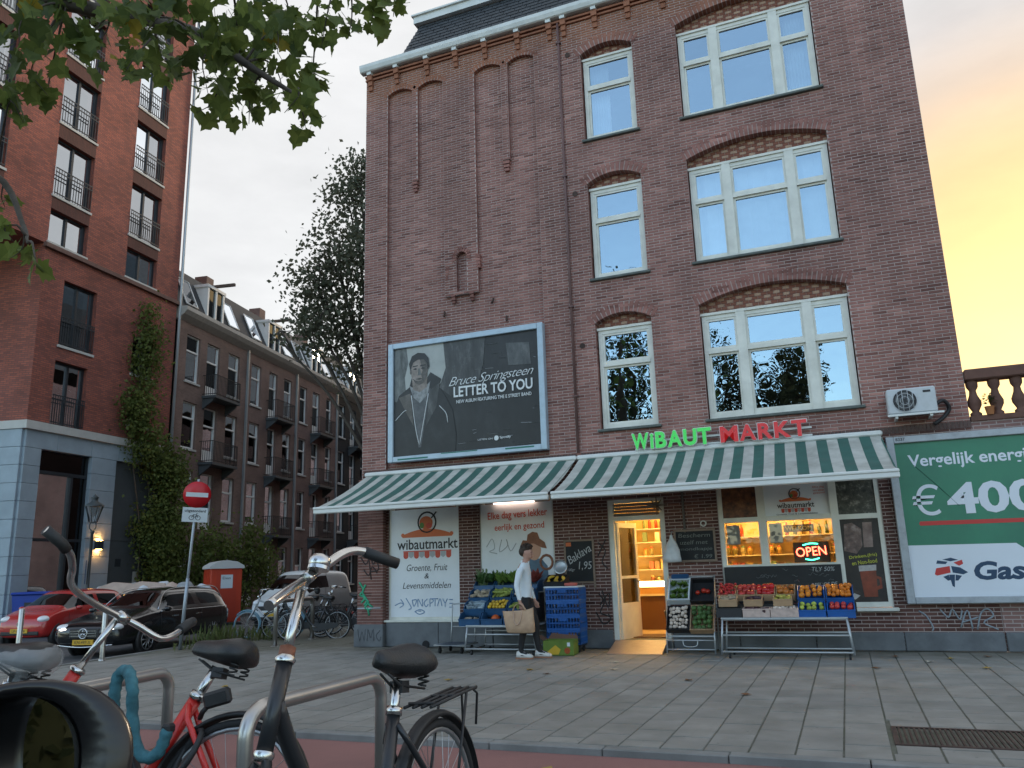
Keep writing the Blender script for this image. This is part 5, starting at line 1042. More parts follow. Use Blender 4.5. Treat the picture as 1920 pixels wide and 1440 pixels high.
for k, (f_, l_, n_) in enumerate((('orange','blue crate of large oranges behind the green apples',(4,3)),('mandarin','blue crate of small mandarins behind the red apples',(6,4)))):
    put_crate('blue2',l_,(-.565+.405*k,13.50,.80),20,0,fill=f_,n=n_,lvl=.15)
MB().box(-2.0,.06,13.42,13.66,.60,.78).build('deck_riser', M_KBLK, None).name = 'riser_box'
tag(bpy.data.objects['riser_box'], 'dark riser box carrying the back row of the right stall', 'riser')
# middle stand with four tilted trays
t = thing('stall_frame', 'narrow silver folding stand with four tilted trays beside the door', 'stall frame', (-2.48,13.75,0), group='tubular stall frames')
for x in (-2.86,-2.09):
    MB().tube([(x,13.52,.012),(x,13.56,.30),(x,14.05,1.22)], .013, 8).build('leg', M_STEEL, t, world=True); MB().tube([(x,14.0,.012),(x,14.0,1.15)], .013, 8).build('leg', M_STEEL, t, world=True)
for z, y in ((.22,13.54),(.08,13.53),(1.2,14.06)): MB().tube([(-2.86,y,z),(-2.09,y,z)], .012, 8).build('rail', M_STEEL, t, world=True)
for z, y in ((.30,13.60),(.74,13.84)): MB().box(-2.86,-2.09,y-.02,y+.012,z-.03,z-.008).build('shelf', M_STEEL, t, world=True)
MB().tube(bez([(-2.6,13.54,.22),(-2.58,13.53,.14),(-2.48,13.53,.12),(-2.38,13.53,.14),(-2.36,13.54,.22)]), .009, 6).build('brace', M_STEEL, t, world=True)
put_crate('styro','white foam tray of lettuce on the upper left of the stand',(-2.665,13.98,.93),52,0,fill='herb2',n=(3,3),dims=(.28,.32),lvl=.04,sc=.5)
put_crate('blackt','black tray with few tomatoes on the upper right of the stand',(-2.28,13.98,.93),52,0,fill='tomato',n=(3,1),dims=(.26,.06),lvl=.06)
put_crate('blackt','black tray of mushrooms and radishes on the lower left of the stand',(-2.665,13.74,.50),52,0,fill='mush',n=(6,6),dims=(.30,.34),lvl=.06)
put_crate('cardt','cardboard tray of dark avocados on the lower right of the stand',(-2.28,13.74,.50),52,0,fill='avocado',n=(4,5),dims=(.31,.38),lvl=.07)
o = MB(trm(-2.665,14.10,1.16)@rotm('X',52)).box(-.15,.15,-.06,.06,.02,.10,.02).build('film_roll', mat('film_blue', (.02,.07,.16), .4)); tag(o, 'blue film package at top of the white foam tray', 'package')
m = MB(); ring = []
for k, (z, r) in enumerate(((1.92,.02),(1.86,.035),(1.78,.08),(1.66,.13),(1.52,.155),(1.46,.15),(1.455,.0))): ring.append([( -2.80+r*math.cos(a*.4488)*(1+.14*math.sin(a*2.2+k)), 14.22+.6*r*math.sin(a*.4488)*(1+.1*math.sin(a*3)), z) for a in range(14)])
m.smooth = True; m.loft(ring); o = m.build('plastic_bag', mat('white_plastic', (.55,.58,.60), .4, var=.1, vscale=14)); tag(o, 'white plastic bags hanging beside the door and chalkboard', 'bag')
MB().tube([(-2.80,14.22,1.91),(-2.80,14.30,1.98),(-2.80,14.37,1.98)], .008, 6).build('hook', M_STEEL, o)
# left stall with steps of blue crates
trestle('stall_frame', 'silver tube stall frame carrying steps of blue crates left of the pedestrian', -6.30,-4.98,13.12,13.95,.47)
cols = [-6.215,-5.79,-5.365]
rows = [(13.28,.50,10),(13.50,.68,16),(13.72,.87,18),(13.92,1.02,0)]
fills = [['bag','pumpkin','bag2'],['bag2','lemon','cour'],['bag','cour','mush'],['herb','herb2','chard']]
lab = [['packets','a pumpkin','silver packets'],['silver packets','lemons','courgettes'],['bagged bread','green courgettes','mushrooms'],['dark herbs','lettuce','red chard']]
num = [[(2,1),(1,1),(3,2)],[(3,2),(5,3),(3,2)],[(3,2),(4,3),(5,3)],[(4,2),(3,2),(3,2)]]
for r_, (y, z, tl) in enumerate(rows):
    for c_, x in enumerate(cols):
        put_crate('blue', 'blue crate of %s, %s step and %s column of left stall' % (lab[r_][c_], ['lowest','second','third','top'][r_], ['left','middle','right'][c_]), (x+.0*r_,y,z), tl, 0, 'blue crates on the left stall', fills[r_][c_], num[r_][c_], lvl=[.08,.13,.14,.20][r_], sc=[1,1,1,1.15][r_])
o = MB().box(-6.44,-5.14,13.40,14.05,.50,.66).box(-6.44,-5.14,13.60,14.05,.66,.85).box(-6.44,-5.14,13.80,14.05,.85,1.0).build('stepped_riser', M_KBLK); tag(o, 'dark stepped riser under the blue crates of the left stall', 'riser')
m = MB()
for k in range(40):
    x = -6.35+random.random()*.16+(.35 if k % 3 == 0 else 0); h = random.uniform(.15,.32); a = random.uniform(-.3,.3); p = Vector((x,13.9+random.uniform(-.06,.06),1.13)); q = p+Vector((a*.3,random.uniform(-.1,.1),h)); s_ = Vector((.014,0,0)); m.quad(p-s_*.3,p+s_*.3,q+s_,q-s_)
o = m.build('leek_bunch', mat('leek_green', (.10,.15,.06), .7, var=.5, vscale=30)); tag(o, 'bunch of upright leeks at the top left of the left stall', 'leeks')
# platform trolley
t = thing('platform_trolley', 'small folding platform trolley standing left of the blue crate stall', 'trolley', (-6.62,13.55,0))
MB().box(-6.95,-6.38,13.22,13.80,.13,.155,.008).build('platform', mat('trolley_rubber', (.055,.075,.10), .7, var=.1), t, world=True)
MB().tube([(-6.95,13.22,.142),(-6.38,13.22,.142),(-6.38,13.80,.142),(-6.95,13.80,.142)], .016, 8, closed=True).build('rim', M_STEEL, t, world=True)
MB().tube(bez([(-6.90,13.80,.15),(-6.90,13.86,.74),(-6.87,13.87,.82),(-6.46,13.87,.82),(-6.43,13.86,.74),(-6.43,13.80,.15)],3), .013, 8).tube([(-6.90,13.83,.42),(-6.43,13.83,.42)], .010, 8).build('handle', M_STEEL, t, world=True)
for x in (-6.88,-6.45):
    for y in (13.30,13.72): MB().lathe([(0,-.014),(.05,-.014),(.05,.014),(0,.014)],12,origin=(x,y,.051),axis='X').box(x-.012,x+.012,y-.01,y+.01,.06,.13).build('castor', M_RUB, t, world=True)
# stack of bright blue crates on a dolly
for k in range(4): put_crate('stack', 'bright blue slotted crate, %s of the stack right of the pedestrian' % ['lowest','second from below','third from below','topmost'][k], (-4.66+.008*(k%2),13.82,.135+.2365*k-.0), 0, random.uniform(-1,1), 'stacked bright blue crates')
t = thing('dolly', 'low black wheeled dolly under the stack of bright blue crates', 'dolly', (-4.66,13.82,0)); MB().box(-.30,.30,-.19,.19,.10,.133).build('deck', M_KBLK, t)
for x in (-.25,.25):
    for y in (-.15,.15): MB().lathe([(0,-.014),(.048,-.014),(.048,.014),(0,.014)],12,origin=(x,y,.049),axis='X').build('castor', M_RUB, t)
o = MB().box(-.33,.31,-.20,.20,0,.03,.008).build('pallet_lid', M_STYRO); o.location = (-4.66,13.82,1.075); tag(o, 'white tray lid lying on the topmost bright blue crate', 'lid')
put_crate('black','black crate of bananas on top of bright blue stack',(-4.82,13.88,1.107),20,0,fill='banana',n=(3,2),lvl=.10)
o = MB().lathe([(0,0),(.11,.0),(.12,.03),(.115,.05),(0,.055)],18).build('melon_slice', mat('melon_red', (.55,.13,.10), .4)); o.location = (-4.53,13.76,1.107); tag(o, 'cut red melon on the lid of the blue crate stack', 'melon')
o = MB(trm(-4.78,14.0,1.42)@rotm('X',68)).lathe([(.10,0),(.13,.03),(.13,.04),(.09,.012),(0,.012)],18).build('scale_pan', M_STEEL); tag(o, 'round metal scale pan leaning above the bananas', 'pan')
# banana box on the ground
t = thing('cardboard_box', 'green and yellow banana box on the ground before the blue stack', 'box', (-4.62,13.35,0), (0,0,R_(6)))
M_BOXG = mat('box_green', (.12,.19,.03), .8, var=.15, vscale=8)
MB().box(-.26,.26,-.19,.19,0,.012).box(-.26,.26,-.19,-.18,0,.24).box(-.26,.26,.18,.19,0,.24).box(-.26,-.25,-.18,.18,0,.24).box(.25,.26,-.18,.18,0,.24).build('body', M_BOXG, t)
MB().add([(-.26,.19,.24),(.26,.19,.24),(.22,.30,.33),(-.22,.30,.33)],[(0,1,2,3)]).add([(-.26,-.18,.24),(-.26,.18,.24),(-.36,.12,.31),(-.36,-.12,.31)],[(0,1,2,3)]).build('flap', mat('box_inside', (.16,.085,.055), .85), t)
MB().poly([(-.24,-.192,.02),(.0,-.192,.02),(.04,-.192,.10),(-.05,-.192,.17),(-.20,-.192,.06)]).build('print_banana', mat('box_yellow', (.55,.36,.03), .8), t); MB().lathe([(.0,0),(.05,0)],14,origin=(.15,-.193,.08),axis='Y').build('print_dot', M_ORP, t); MB().box(.15,.20,-.193,-.191,.15,.21).build('label', M_STYRO, t)
# ================================================================== pedestrian with tote bag
def skin_mesh(name, verts, edges, root, sub=2):
    """continuous body grown from a joint skeleton: verts (x,y,z,rx,ry)"""
    me = bpy.data.meshes.new(name); me.from_pydata([v[:3] for v in verts], edges, []); o = bpy.data.objects.new(name+'_tmp', me); COL.objects.link(o)
    o.modifiers.new('s', 'SKIN'); 
    for i, v in enumerate(verts):
        sv = me.skin_vertices[0].data[i]; sv.radius = (v[3], v[4] if len(v) > 4 else v[3]); sv.use_root = (i == root)
    b = o.modifiers['s']; b.use_smooth_shade = True; b.branch_smoothing = .6
    ss = o.modifiers.new('u', 'SUBSURF'); ss.levels = sub; ss.render_levels = sub
    dg = bpy.context.evaluated_depsgraph_get(); dg.update(); out = bpy.data.meshes.new_from_object(o.evaluated_get(dg)); bpy.data.objects.remove(o); return out
PV = []; PE = []
def pv(*a): PV.append(a); return len(PV)-1
def ch(*ids):
    for a, b in zip(ids, ids[1:]): PE.append((a, b))
pel = pv(0,0,.98,.125,.155); wst = pv(-.005,0,1.10,.115,.135); che = pv(-.02,0,1.30,.125,.165); upc = pv(-.02,0,1.44,.105,.15); nek = pv(.015,0,1.55,.055,.056); hd0 = pv(.045,0,1.62,.078,.066); hd1 = pv(.045,0,1.70,.098,.078); hd2 = pv(.035,0,1.765,.07,.06)
ch(pel,wst,che,upc,nek,hd0,hd1,hd2)
for s, kn, an, to in ((-1,(.03,.53),(-.09,.10),(.06,.055)),(1,(.13,.54),(.17,.10),(.32,.055))):
    h = pv(.0,.085*s,.90,.095,.09); k = pv(kn[0],.09*s,kn[1],.068,.066); c = pv((kn[0]+an[0])/2-.03,.09*s,.36,.060,.058); a = pv(an[0],.09*s,an[1],.046,.045); t_ = pv(to[0],.095*s,to[1],.036,.038); ch(pel,h,k,c,a,t_)
def arm(s, el, wr, pm, curl):
    sh = pv(-.02,.19*s,1.45,.068,.066); e_ = pv(el[0],el[1]*s,el[2],.050,.050); f_ = pv((el[0]*.6+wr[0]*.4),(el[1]*.6+wr[1]*.4)*s,(el[2]*.6+wr[2]*.4),.046,.046); w_ = pv(wr[0],wr[1]*s,wr[2],.030,.028); p_ = pv(pm[0],pm[1]*s,pm[2],.020,.034); ch(upc,sh,e_,f_,w_,p_)
    d = (Vector((pm[0],pm[1]*s,pm[2]))-Vector((wr[0],wr[1]*s,wr[2]))).normalized()
    for k, (off, ln) in enumerate(((.030,.072),(.010,.082),(-.010,.076),(-.028,.060))):
        b0 = Vector((pm[0]+off,pm[1]*s,pm[2]))+d*.035; b1 = b0+d*ln*.5+Vector((0,-.012*s*-1,0)); b2 = b1+Vector((0,.035*curl,-.012)) 
        i0 = pv(*b0,.010); i1 = pv(*b1,.009); i2 = pv(*b2,.008); ch(p_,i0,i1,i2)
    q = Vector((pm[0]+.034,pm[1]*s,pm[2]))+Vector((0,0,.005)); j0 = pv(*q,.012); j1 = pv(*(q+d*.035+Vector((.012,0,0))),.010); ch(p_,j0,j1)
arm(-1,(-.08,.235,1.16),(-.03,.255,.92),(-.01,.26,.855),1)
arm(1,(-.03,.235,1.16),(.06,.245,.93),(.085,.245,.865),-1)
body = skin_mesh('body', PV, PE, pel, 2)
M_SKIN = mat('skin', (.42,.23,.17), .55, var=.08, vscale=30); M_SHIRT = mat('white_shirt', (.64,.69,.72), .8, var=.07, vscale=9, bump=1.0, bscale=11); M_TROU = mat('black_trousers', (.012,.012,.014), .8, var=.2, vscale=12, bump=.4, bscale=18); M_HAIR = mat('brown_hair', (.035,.02,.012), .6, var=.4, vscale=60, bump=.8, bscale=70)
hm = MB(); hm.ball((.040,0,1.690), .098, .077, .112, 16, 12); hm.ball((.068,0,1.630), .066, .056, .060, 12, 8); hme = hm.mesh('h', [])
bm = bmesh.new(); bm.from_mesh(body); bm.from_mesh(hme); bm.to_mesh(body); bm.free()
for m_ in (M_SKIN, M_SHIRT, M_TROU): body.materials.append(m_)
for p in body.polygons:
    c = p.center; p.use_smooth = True
    hand = abs(c.y) > .2 and c.z < .935
    p.material_index = 0 if hand or c.z > 1.525 else (2 if c.z < .965 and abs(c.y) < .21 else 1)
Pm = thing('person', 'person in white shirt and black trousers walking past with a tote bag', 'person', (-4.985,12.75,0), (0,0,R_(3)))
link('body', body, Pm)
m = MB(); m.ball((.022,0,1.752), .108, .090, .072, 14, 9); m.ball((-.022,0,1.705), .080, .084, .085, 12, 8); m.ball((.09,0,1.795), .05, .06, .032, 10, 6)
rr_ = random.Random(4)
for k in range(60):
    a = rr_.uniform(0,6.28); e_ = rr_.uniform(.15,1.4); d = Vector((math.cos(a)*math.cos(e_),math.sin(a)*math.cos(e_),math.sin(e_))); p = Vector((.025,0,1.745))+Vector((d.x*.10,d.y*.088,d.z*.08)); m.tube([p,p+d*.018+Vector((.012,0,.006))], [.014,.004], 5)
m.build('hair', M_HAIR, Pm)
m = MB(); m.tube([(.128,0,1.685),(.152,0,1.655),(.135,0,1.645)], [.010,.016,.010], 7); m.build('nose', M_SKIN, Pm)
for s in (-1,1):
    MB().ball((.03,.078*s,1.675), .022, .010, .032, 8, 6).build('ear', M_SKIN, Pm); MB().ball((.122,.032*s,1.685), .010, .012, .008, 8, 5).build('eye', M_HAIR, Pm)
MB().tube([(.128,-.022,1.612),(.136,0,1.612),(.128,.022,1.612)], .006, 5).build('mouth', mat('lips', (.30,.12,.10), .5), Pm)
m = MB(); m.smooth = True
m.loft([[(-.02+.075*math.cos(a*.5236)*k+.02, .068*math.sin(a*.5236)*k, z) for a in range(12)] for k, z in ((1.0,1.50),(1.02,1.555),(.92,1.56),(.9,1.50))]); m.build('collar', M_SHIRT, Pm)
M_SHOE = mat('white_shoe', (.58,.57,.54), .5, var=.06, vscale=20); M_SOLE = mat('gum_sole', (.30,.14,.08), .6)
for s, ax in ((-1,-.09),(1,.17)):
    m = MB(); m.smooth = True; secs = []
    for x, w_, h in ((-.075,.020,.06),(-.065,.040,.095),(-.02,.045,.115),(.06,.046,.095),(.13,.050,.065),(.18,.045,.050),(.205,.022,.036)):
        secs.append([(ax+x,.092*s-w_,.024),(ax+x,.092*s-w_,.024+h*.45),(ax+x,.092*s-w_*.55,.02+h),(ax+x,.092*s+w_*.55,.02+h),(ax+x,.092*s+w_,.024+h*.45),(ax+x,.092*s+w_,.024)])
    sh_ = None; m.loft(secs, True, True); sh_ = m.build('shoe', M_SHOE, Pm)
    m = MB(); m.prism([(ax+x,.092*s+y,.0) for x, y in ((-.085,-.03),(-.05,-.05),(.12,-.055),(.19,-.045),(.215,0),(.19,.045),(.12,.055),(-.05,.05),(-.085,.03))],(0,0,.026)); m.build('sole', M_SOLE, sh_)
    MB().poly([(ax+.0,.092*s-.0475*1,.055),(ax+.09,.092*s-.0505,.05),(ax+.03,.092*s-.0495,.068)]).build('stripe', M_BLK, sh_)
Tg = thing('tote_bag', 'natural cotton tote bag held in the hand of the person', 'bag', (-4.99,12.45,.42), (0,0,R_(3)))
M_TOTE = mat('tote_cotton', (.46,.31,.20), .9, var=.12, vscale=12, bump=.6, bscale=60, dirt=(.36,.20,.13), dscale=5, damt=.5)
m = MB(); m.smooth = True; secs = []
for z, w_, d, sh_ in ((.0,.20,.03,.02),(.02,.235,.06,.015),(.12,.25,.075,.0),(.24,.255,.055,-.015),(.36,.265,.02,-.03)):
    ring = []
    for k in range(20):
        a = 2*math.pi*k/20; c_, s_ = math.cos(a), math.sin(a); ring.append((sh_+w_*(abs(c_)**.55)*(1 if c_ > 0 else -1), d*(abs(s_)**.8)*(1 if s_ > 0 else -1)+.006*math.sin(5*a+z*20), z+.012*math.cos(2*a)*(1 if z > .3 else 0)+.025*c_*(z/.36)))
    secs.append(ring)
m.loft(secs, True); m.poly(secs[0][::-1]); m.build('bag_body', M_TOTE, Tg)
for y in (-.022,.022): MB().tube(bez([(-.13,y,.34),(-.09,y,.14 if y < 0 else .38),(-.02,y,.10 if y < 0 else .42),(.03,y,.20 if y < 0 else .43),(.07,y*.5,.42)] if False else [(-.12,y,.34),(-.075,y*.6,.42),(-.005,0,.455),(.06,y*.6,.42),(.11,y,.35)]), .013, 6, flat=.4).build('strap', M_TOTE, Tg)
MB().tube(bez([(-.08,-.05,.33),(-.075,-.07,.20),(-.03,-.08,.13),(.03,-.075,.19),(.05,-.05,.34)]), .012, 6, flat=.4).build('strap', mat('strap_pale', (.52,.38,.30), .9), Tg)
# ================================================================== buildings along the side street
P0 = (-26.6,26.2,ROADZ)
def part(m, name, mt, par, kind=None): return m.build(name, mt, par, kind=kind)
M_MGL = glass('modern_glass', (.25,.28,.28), .42, (.9,.95,1), .01, .08); M_RGL = glass('row_glass', (.30,.33,.33), .06, (.9,.95,1), .01, .12)
M_ANTH = mat('anthracite', (.022,.028,.034), .5); M_LSTONE = mat('pale_sill', (.50,.50,.47), .7, var=.1, vscale=3); M_RED1 = brick_uv('modern_brick', (.36,.105,.068), (.20,.066,.052), (.13,.070,.060), bw=.24, rh=.075, ms=.010, blot=.20)
M_SOLD = brick_uv('modern_soldier', (.12,.045,.035), (.09,.036,.030), (.06,.035,.03), bw=.07, rh=.5, ms=.007)
M_BSTONE = mat('blue_stone', (.30,.37,.42), .7, var=.10, vscale=2, bump=.15, dirt=(.24,.29,.33), dscale=1.3, damt=.5, rand=.07)
def wallq(m, x0, x1, z0, z1, y=0): m.add([(x0,y,z0),(x1,y,z0),(x1,y,z1),(x0,y,z1)],[(0,1,2,3)],[[(x0,z0),(x1,z0),(x1,z1),(x0,z1)]])
def wall_holes(m, x0, x1, z0, z1, holes, rev=.25, y=0):
    xs = sorted({x0,x1,*[h[0] for h in holes],*[h[1] for h in holes]}); zs = sorted({z0,z1,*[h[2] for h in holes],*[h[3] for h in holes]})
    xs = [x for x in xs if x0 <= x <= x1]; zs = [z for z in zs if z0 <= z <= z1]
    for a, b in zip(xs, xs[1:]):
        for c, d in zip(zs, zs[1:]):
            xm, zm = (a+b)/2, (c+d)/2
            if not any(h[0] < xm < h[1] and h[2] < zm < h[3] for h in holes): wallq(m, a, b, c, d, y)
    for a, b, c, d in holes:
        for (p, q, r_, s_) in (((a,c),(a,d),0,0),((b,c),(b,d),0,0),((a,c),(b,c),0,0),((a,d),(b,d),0,0)):
            m.add([(p[0],y,p[1]),(q[0],y,q[1]),(q[0],y+rev,q[1]),(p[0],y+rev,p[1])],[(0,1,2,3)],[[(p[0]+p[1],0),(q[0]+q[1],0),(q[0]+q[1],rev),(p[0]+p[1],rev)]])
MOD = thing('modern_apartment_block', 'tall red brick apartment block with blue stone base at left edge', 'building', P0, (0,0,R_(96)))
zg = .27-.0
def Z(z): return z-ROADZ
cols3 = [(-11.1,-9.25),(-7.2,-5.4),(-3.33,-1.53)]
rowsM = [(15.55,17.9),(18.55,20.85),(21.5,23.85),(24.5,26.8),(27.5,29.8)]
up = []
for c in cols3:
    for r in rowsM: up.append((c[0],c[1],Z(r[0]),Z(r[1])))
    if c[0] > -9: up.append((c[0],c[1],Z(13.68),Z(14.98)))
m = MB(); wall_holes(m, -16, -.12, Z(13.56), Z(31), up, .22)
m.add([(-16,0,Z(13.56)),(-16,9,Z(13.56)),(-7.27,9,Z(13.56)),(-7.27,0,Z(13.56))],[(0,1,2,3)],[[(0,0),(9,0),(9,8),(0,8)]])
m.add([(-.12,0,0),(-.12,12,0),(-.12,12,Z(31)),(-.12,0,Z(31))],[(0,1,2,3)],[[(0,0),(12,0),(12,31),(0,31)]])
m.add([(-16,0,Z(13.56)),(-16,9,Z(13.56)),(-16,9,Z(31)),(-16,0,Z(31))],[(0,1,2,3)],[[(0,0),(9,0),(9,18),(0,18)]])
part(m, 'upper_wall', M_RED1, MOD)
lowh = [(-6.28,-4.66,Z(9.95),Z(12.45)),(-6.33,-4.80,Z(6.98),Z(9.35)),(-2.6,-1.4,Z(9.7),Z(11.3)),(-2.6,-1.4,Z(7.6),Z(8.7))]
m = MB(); wall_holes(m, -7.27, -.12, Z(6.95), Z(13.55), lowh, .25)
m.add([(-7.27,0,Z(6.95)),(-8.4,9,Z(6.95)),(-8.4,9,Z(13.55)),(-7.27,0,Z(13.55))],[(0,1,2,3)],[[(0,6.9),(9,6.9),(9,13.5),(0,13.5)]])
part(m, 'lower_wall', M_RED1, MOD)
part(MB().box(-7.35,-.12,-.14,.0,Z(13.40),Z(13.56)), 'ledge', mat('brown_ledge', (.15,.085,.07), .8, var=.2), MOD)
part(MB().box(-7.40,-.12,-.16,.02,Z(6.66),Z(6.95)), 'stone_band', M_LSTONE, MOD); part(MB(trm(-7.27,0,0)@rotm('Z',97)).box(-.02,9,.0,.14,Z(6.66),Z(6.95)), 'stone_band', M_LSTONE, MOD)
def mwin(x0, x1, z0, z1, rail=True, par=MOD, y=.18, sill=True):
    f = .07; mid = x0+(x1-x0)*.5
    W = part(MB().box(x0,x0+f,y,y+.08,z0,z1).box(x1-f*1.8,x1,y,y+.08,z0,z1).box(x0+f,x1-f,y,y+.08,z1-f,z1).box(x0+f,x1-f,y,y+.08,z0,z0+f).box(mid-f*.7,mid+f*.7,y-.01,y+.08,z0+f,z1-f), 'window', M_ANTH, par)
    for a, b in ((x0+f,mid-f*.7),(mid+f*.7,x1-f*1.8)): part(MB().quad((a,y+.05,z0+f),(b,y+.05,z0+f),(b,y+.052,z1-f),(a,y+.05,z1-f)), 'pane', M_MGL, W)
    part(MB().quad((x0,y+.5,z0),(x1,y+.5,z0),(x1,y+.5,z1),(x0,y+.5,z1)), 'room', M_DARKROOM, W)
    if sill: part(MB().box(x0-.05,x1+.05,-.05,y,z0-.10,z0-.005), 'sill', M_LSTONE, W)
    if rail:
        m = MB()
        for z in (z0+.08,z0+.92,z0+1.08): m.box(x0+.02,x1-.02,-.045,-.02,z-.02,z+.02)
        n = 15
        for k in range(n): x = x0+.04+(x1-x0-.08)*k/(n-1); m.box(x-.010,x+.010,-.04,-.025,z0+.08,z0+1.06)
        part(m, 'railing', M_ANTH, W)
for c in cols3:
    for r in rowsM: mwin(c[0],c[1],Z(r[0]),Z(r[1]))
    if c[0] > -9: mwin(c[0],c[1],Z(13.68),Z(14.98),False)
    for a, b in ((14.98,15.44),(17.9,18.44),(20.85,21.39),(23.85,24.39),(26.8,27.39)): part(MB().add([(c[0],-.004,Z(a)),(c[1],-.004,Z(a)),(c[1],-.004,Z(b)),(c[0],-.004,Z(b))],[(0,1,2,3)],[[(0,0),(1.8,0),(1.8,.5),(0,.5)]]), 'spandrel', M_SOLD, MOD)
mwin(*lowh[0]); mwin(*lowh[1], sill=False); mwin(*lowh[2],False); mwin(*lowh[3],False)
# blue stone base, block by block
def block(x0, x1, z0, z1, M=None): part(MB(M).box(x0+.006,x1-.006,-.045+random.uniform(-.003,.003),.25,z0+.005,z1-.005,.008), 'stone_block', M_BSTONE, MOD)
zr = [0]+[Z(.45+.62*k) for k in range(0,10)]; zr = [z for z in zr if z < Z(6.03)]+[Z(6.03)]
FM = trm(-7.27,0,0)@rotm('Z',97)@trm(0,.045,0)@Matrix.Scale(-1,4,(0,1,0))
for k, (a, b) in enumerate(zip(zr, zr[1:])):
    block(-7.27,-6.56,a,b); block(-4.25,-3.0,a,b)
    for j in range(4): block(.05+j*1.3,.05+(j+1)*1.3,a,b,FM)
for a, b in ((-7.27,-5.9),(-5.9,-4.3),(-4.3,-2.9),(-2.9,-1.5),(-1.5,-.12)): block(a,b,Z(6.03),Z(6.66))
for j in range(4): block(.05+j*1.3,.05+(j+1)*1.3,Z(6.03),Z(6.66),FM)
part(MB().box(-7.2,-.2,.3,.4,0,Z(6.66)), 'base_backing', M_DARKROOM, MOD)
W = part(MB().box(-6.56,-6.50,.12,.24,0,Z(6.03)).box(-4.31,-4.25,.12,.24,0,Z(6.03)).box(-5.02,-4.92,.10,.24,0,Z(5.2)).box(-6.50,-4.31,.12,.22,Z(5.2),Z(5.32)).box(-6.5,-4.31,.12,.22,Z(2.85),Z(2.95)), 'glazed_front', M_ANTH, MOD)
for a, b, c, d in ((-6.5,-5.02,0,5.2),(-4.92,-4.31,0,5.2),(-6.5,-4.31,5.32,6.03)): part(MB().quad((a,.2,Z(c)),(b,.2,Z(c)),(b,.2,Z(d)),(a,.2,Z(d))), 'pane', glass('dark_front_glass', (.08,.09,.09), .0), W)
M_GREYD = mat('grey_door', (.075,.085,.09), .55, var=.08)
Dg = part(MB().box(-3.0,-.14,.08,.14,0,Z(2.95)).box(-3.0,-.14,.10,.13,Z(3.05),Z(6.03)).box(-3.0,-.14,.06,.13,Z(2.95),Z(3.05)), 'panel_door', M_GREYD, MOD); part(MB().box(-2.55,-2.25,.072,.079,Z(1.95),Z(2.25)), 'sign_plate', M_ANTH, Dg); part(MB().box(-1.55,-1.25,.072,.079,Z(1.1),Z(1.75)), 'notice', M_LSTONE, Dg)
part(MB().tube([(-.02,-.10,Z(31)),(-.02,-.10,Z(.2))], .065, 10), 'downpipe', mat('zinc_pipe', (.42,.46,.48), .45, .4), MOD)
t = thing('wall_lamp', 'lit up and down wall lamp on the blue stone pier', 'lamp', (0,0,0), (0,0,R_(96))); t.location = (MOD.matrix_basis if False else Matrix.Translation(P0)@Matrix.Rotation(R_(96),4,'Z'))@Vector((-3.65,-.05,Z(2.75))); WM[t.name] = Matrix.LocRotScale(t.location,t.rotation_euler,None)
MB().box(-.14,.14,-.16,0,-.16,.16).build('housing', M_ANTH, t); MB().box(-.10,.10,-.13,-.03,.161,.17).box(-.10,.10,-.13,-.03,-.17,-.161).build('lens', mat('lamp_warm', (1,.45,.12), .5, emit=30), t)
# --- row of brown brick houses with balconies
def brow(name, a, b, mo): return brick_uv(name, a, b, mo, bw=.22, rh=.065, ms=.007, blot=.25)
M_ROWS = [brow('row_brick', (.22,.14,.115), (.17,.11,.092), (.21,.168,.14)), brow('row_brick_b', (.21,.13,.108), (.18,.113,.094), (.20,.158,.135)), brow('row_brick_c', (.23,.142,.12), (.185,.114,.096), (.215,.165,.142))]
M_BLACKH = brow('black_brick', (.022,.023,.024), (.028,.028,.029), (.02,.02,.02))
M_WFR = mat('white_window_paint', (.80,.81,.78), .5, var=.06); M_IRON = mat('balcony_iron', (.02,.02,.021), .6); M_ROOF = mat('row_roof', (.035,.038,.042), .7, var=.25, vscale=4); M_CORN = mat('cornice_cream', (.42,.40,.36), .7, var=.12)
RZ = 100.5
RM = Matrix.Translation(P0)@Matrix.Rotation(R_(RZ),4,'Z')
def rwin(par, x0, x1, z0, z1, door=False):
    f = .07; y = .10; tr = z0+(z1-z0)*.66
    m = MB().box(x0,x0+f,y,y+.08,z0,z1).box(x1-f,x1,y,y+.08,z0,z1).box(x0+f,x1-f,y,y+.08,z1-f,z1).box(x0+f,x1-f,y,y+.08,z0,z0+.09).box(x0+f,x1-f,y-.02,y+.08,tr-.04,tr+.04)
    if door: m.box(x0+f,x1-f,y+.02,y+.07,z0,z0+.55)
    W = part(m, 'window', M_WFR, par)
    for a, b in ((z0+.09,tr-.04),(tr+.04,z1-f)): part(MB().quad((x0+f,y+.05,a),(x1-f,y+.05,a),(x1-f,y+.05+random.uniform(-.012,.012),b),(x0+f,y+.05,b)), 'pane', M_RGL, W)
    if random.random() < .55: part(MB().quad((x0+f,y+.2,z0),(x0+f+(x1-x0)*random.choice([.3,.45,.9]),y+.2,z0),(x0+f+(x1-x0)*.4,y+.2,z1),(x0+f,y+.2,z1)), 'curtain', mat('row_curtain', (.45,.45,.42), .9), W)
    if not door: part(MB().box(x0-.06,x1+.06,-.06,y,z0-.09,z0-.005), 'sill', M_LSTONE, W)
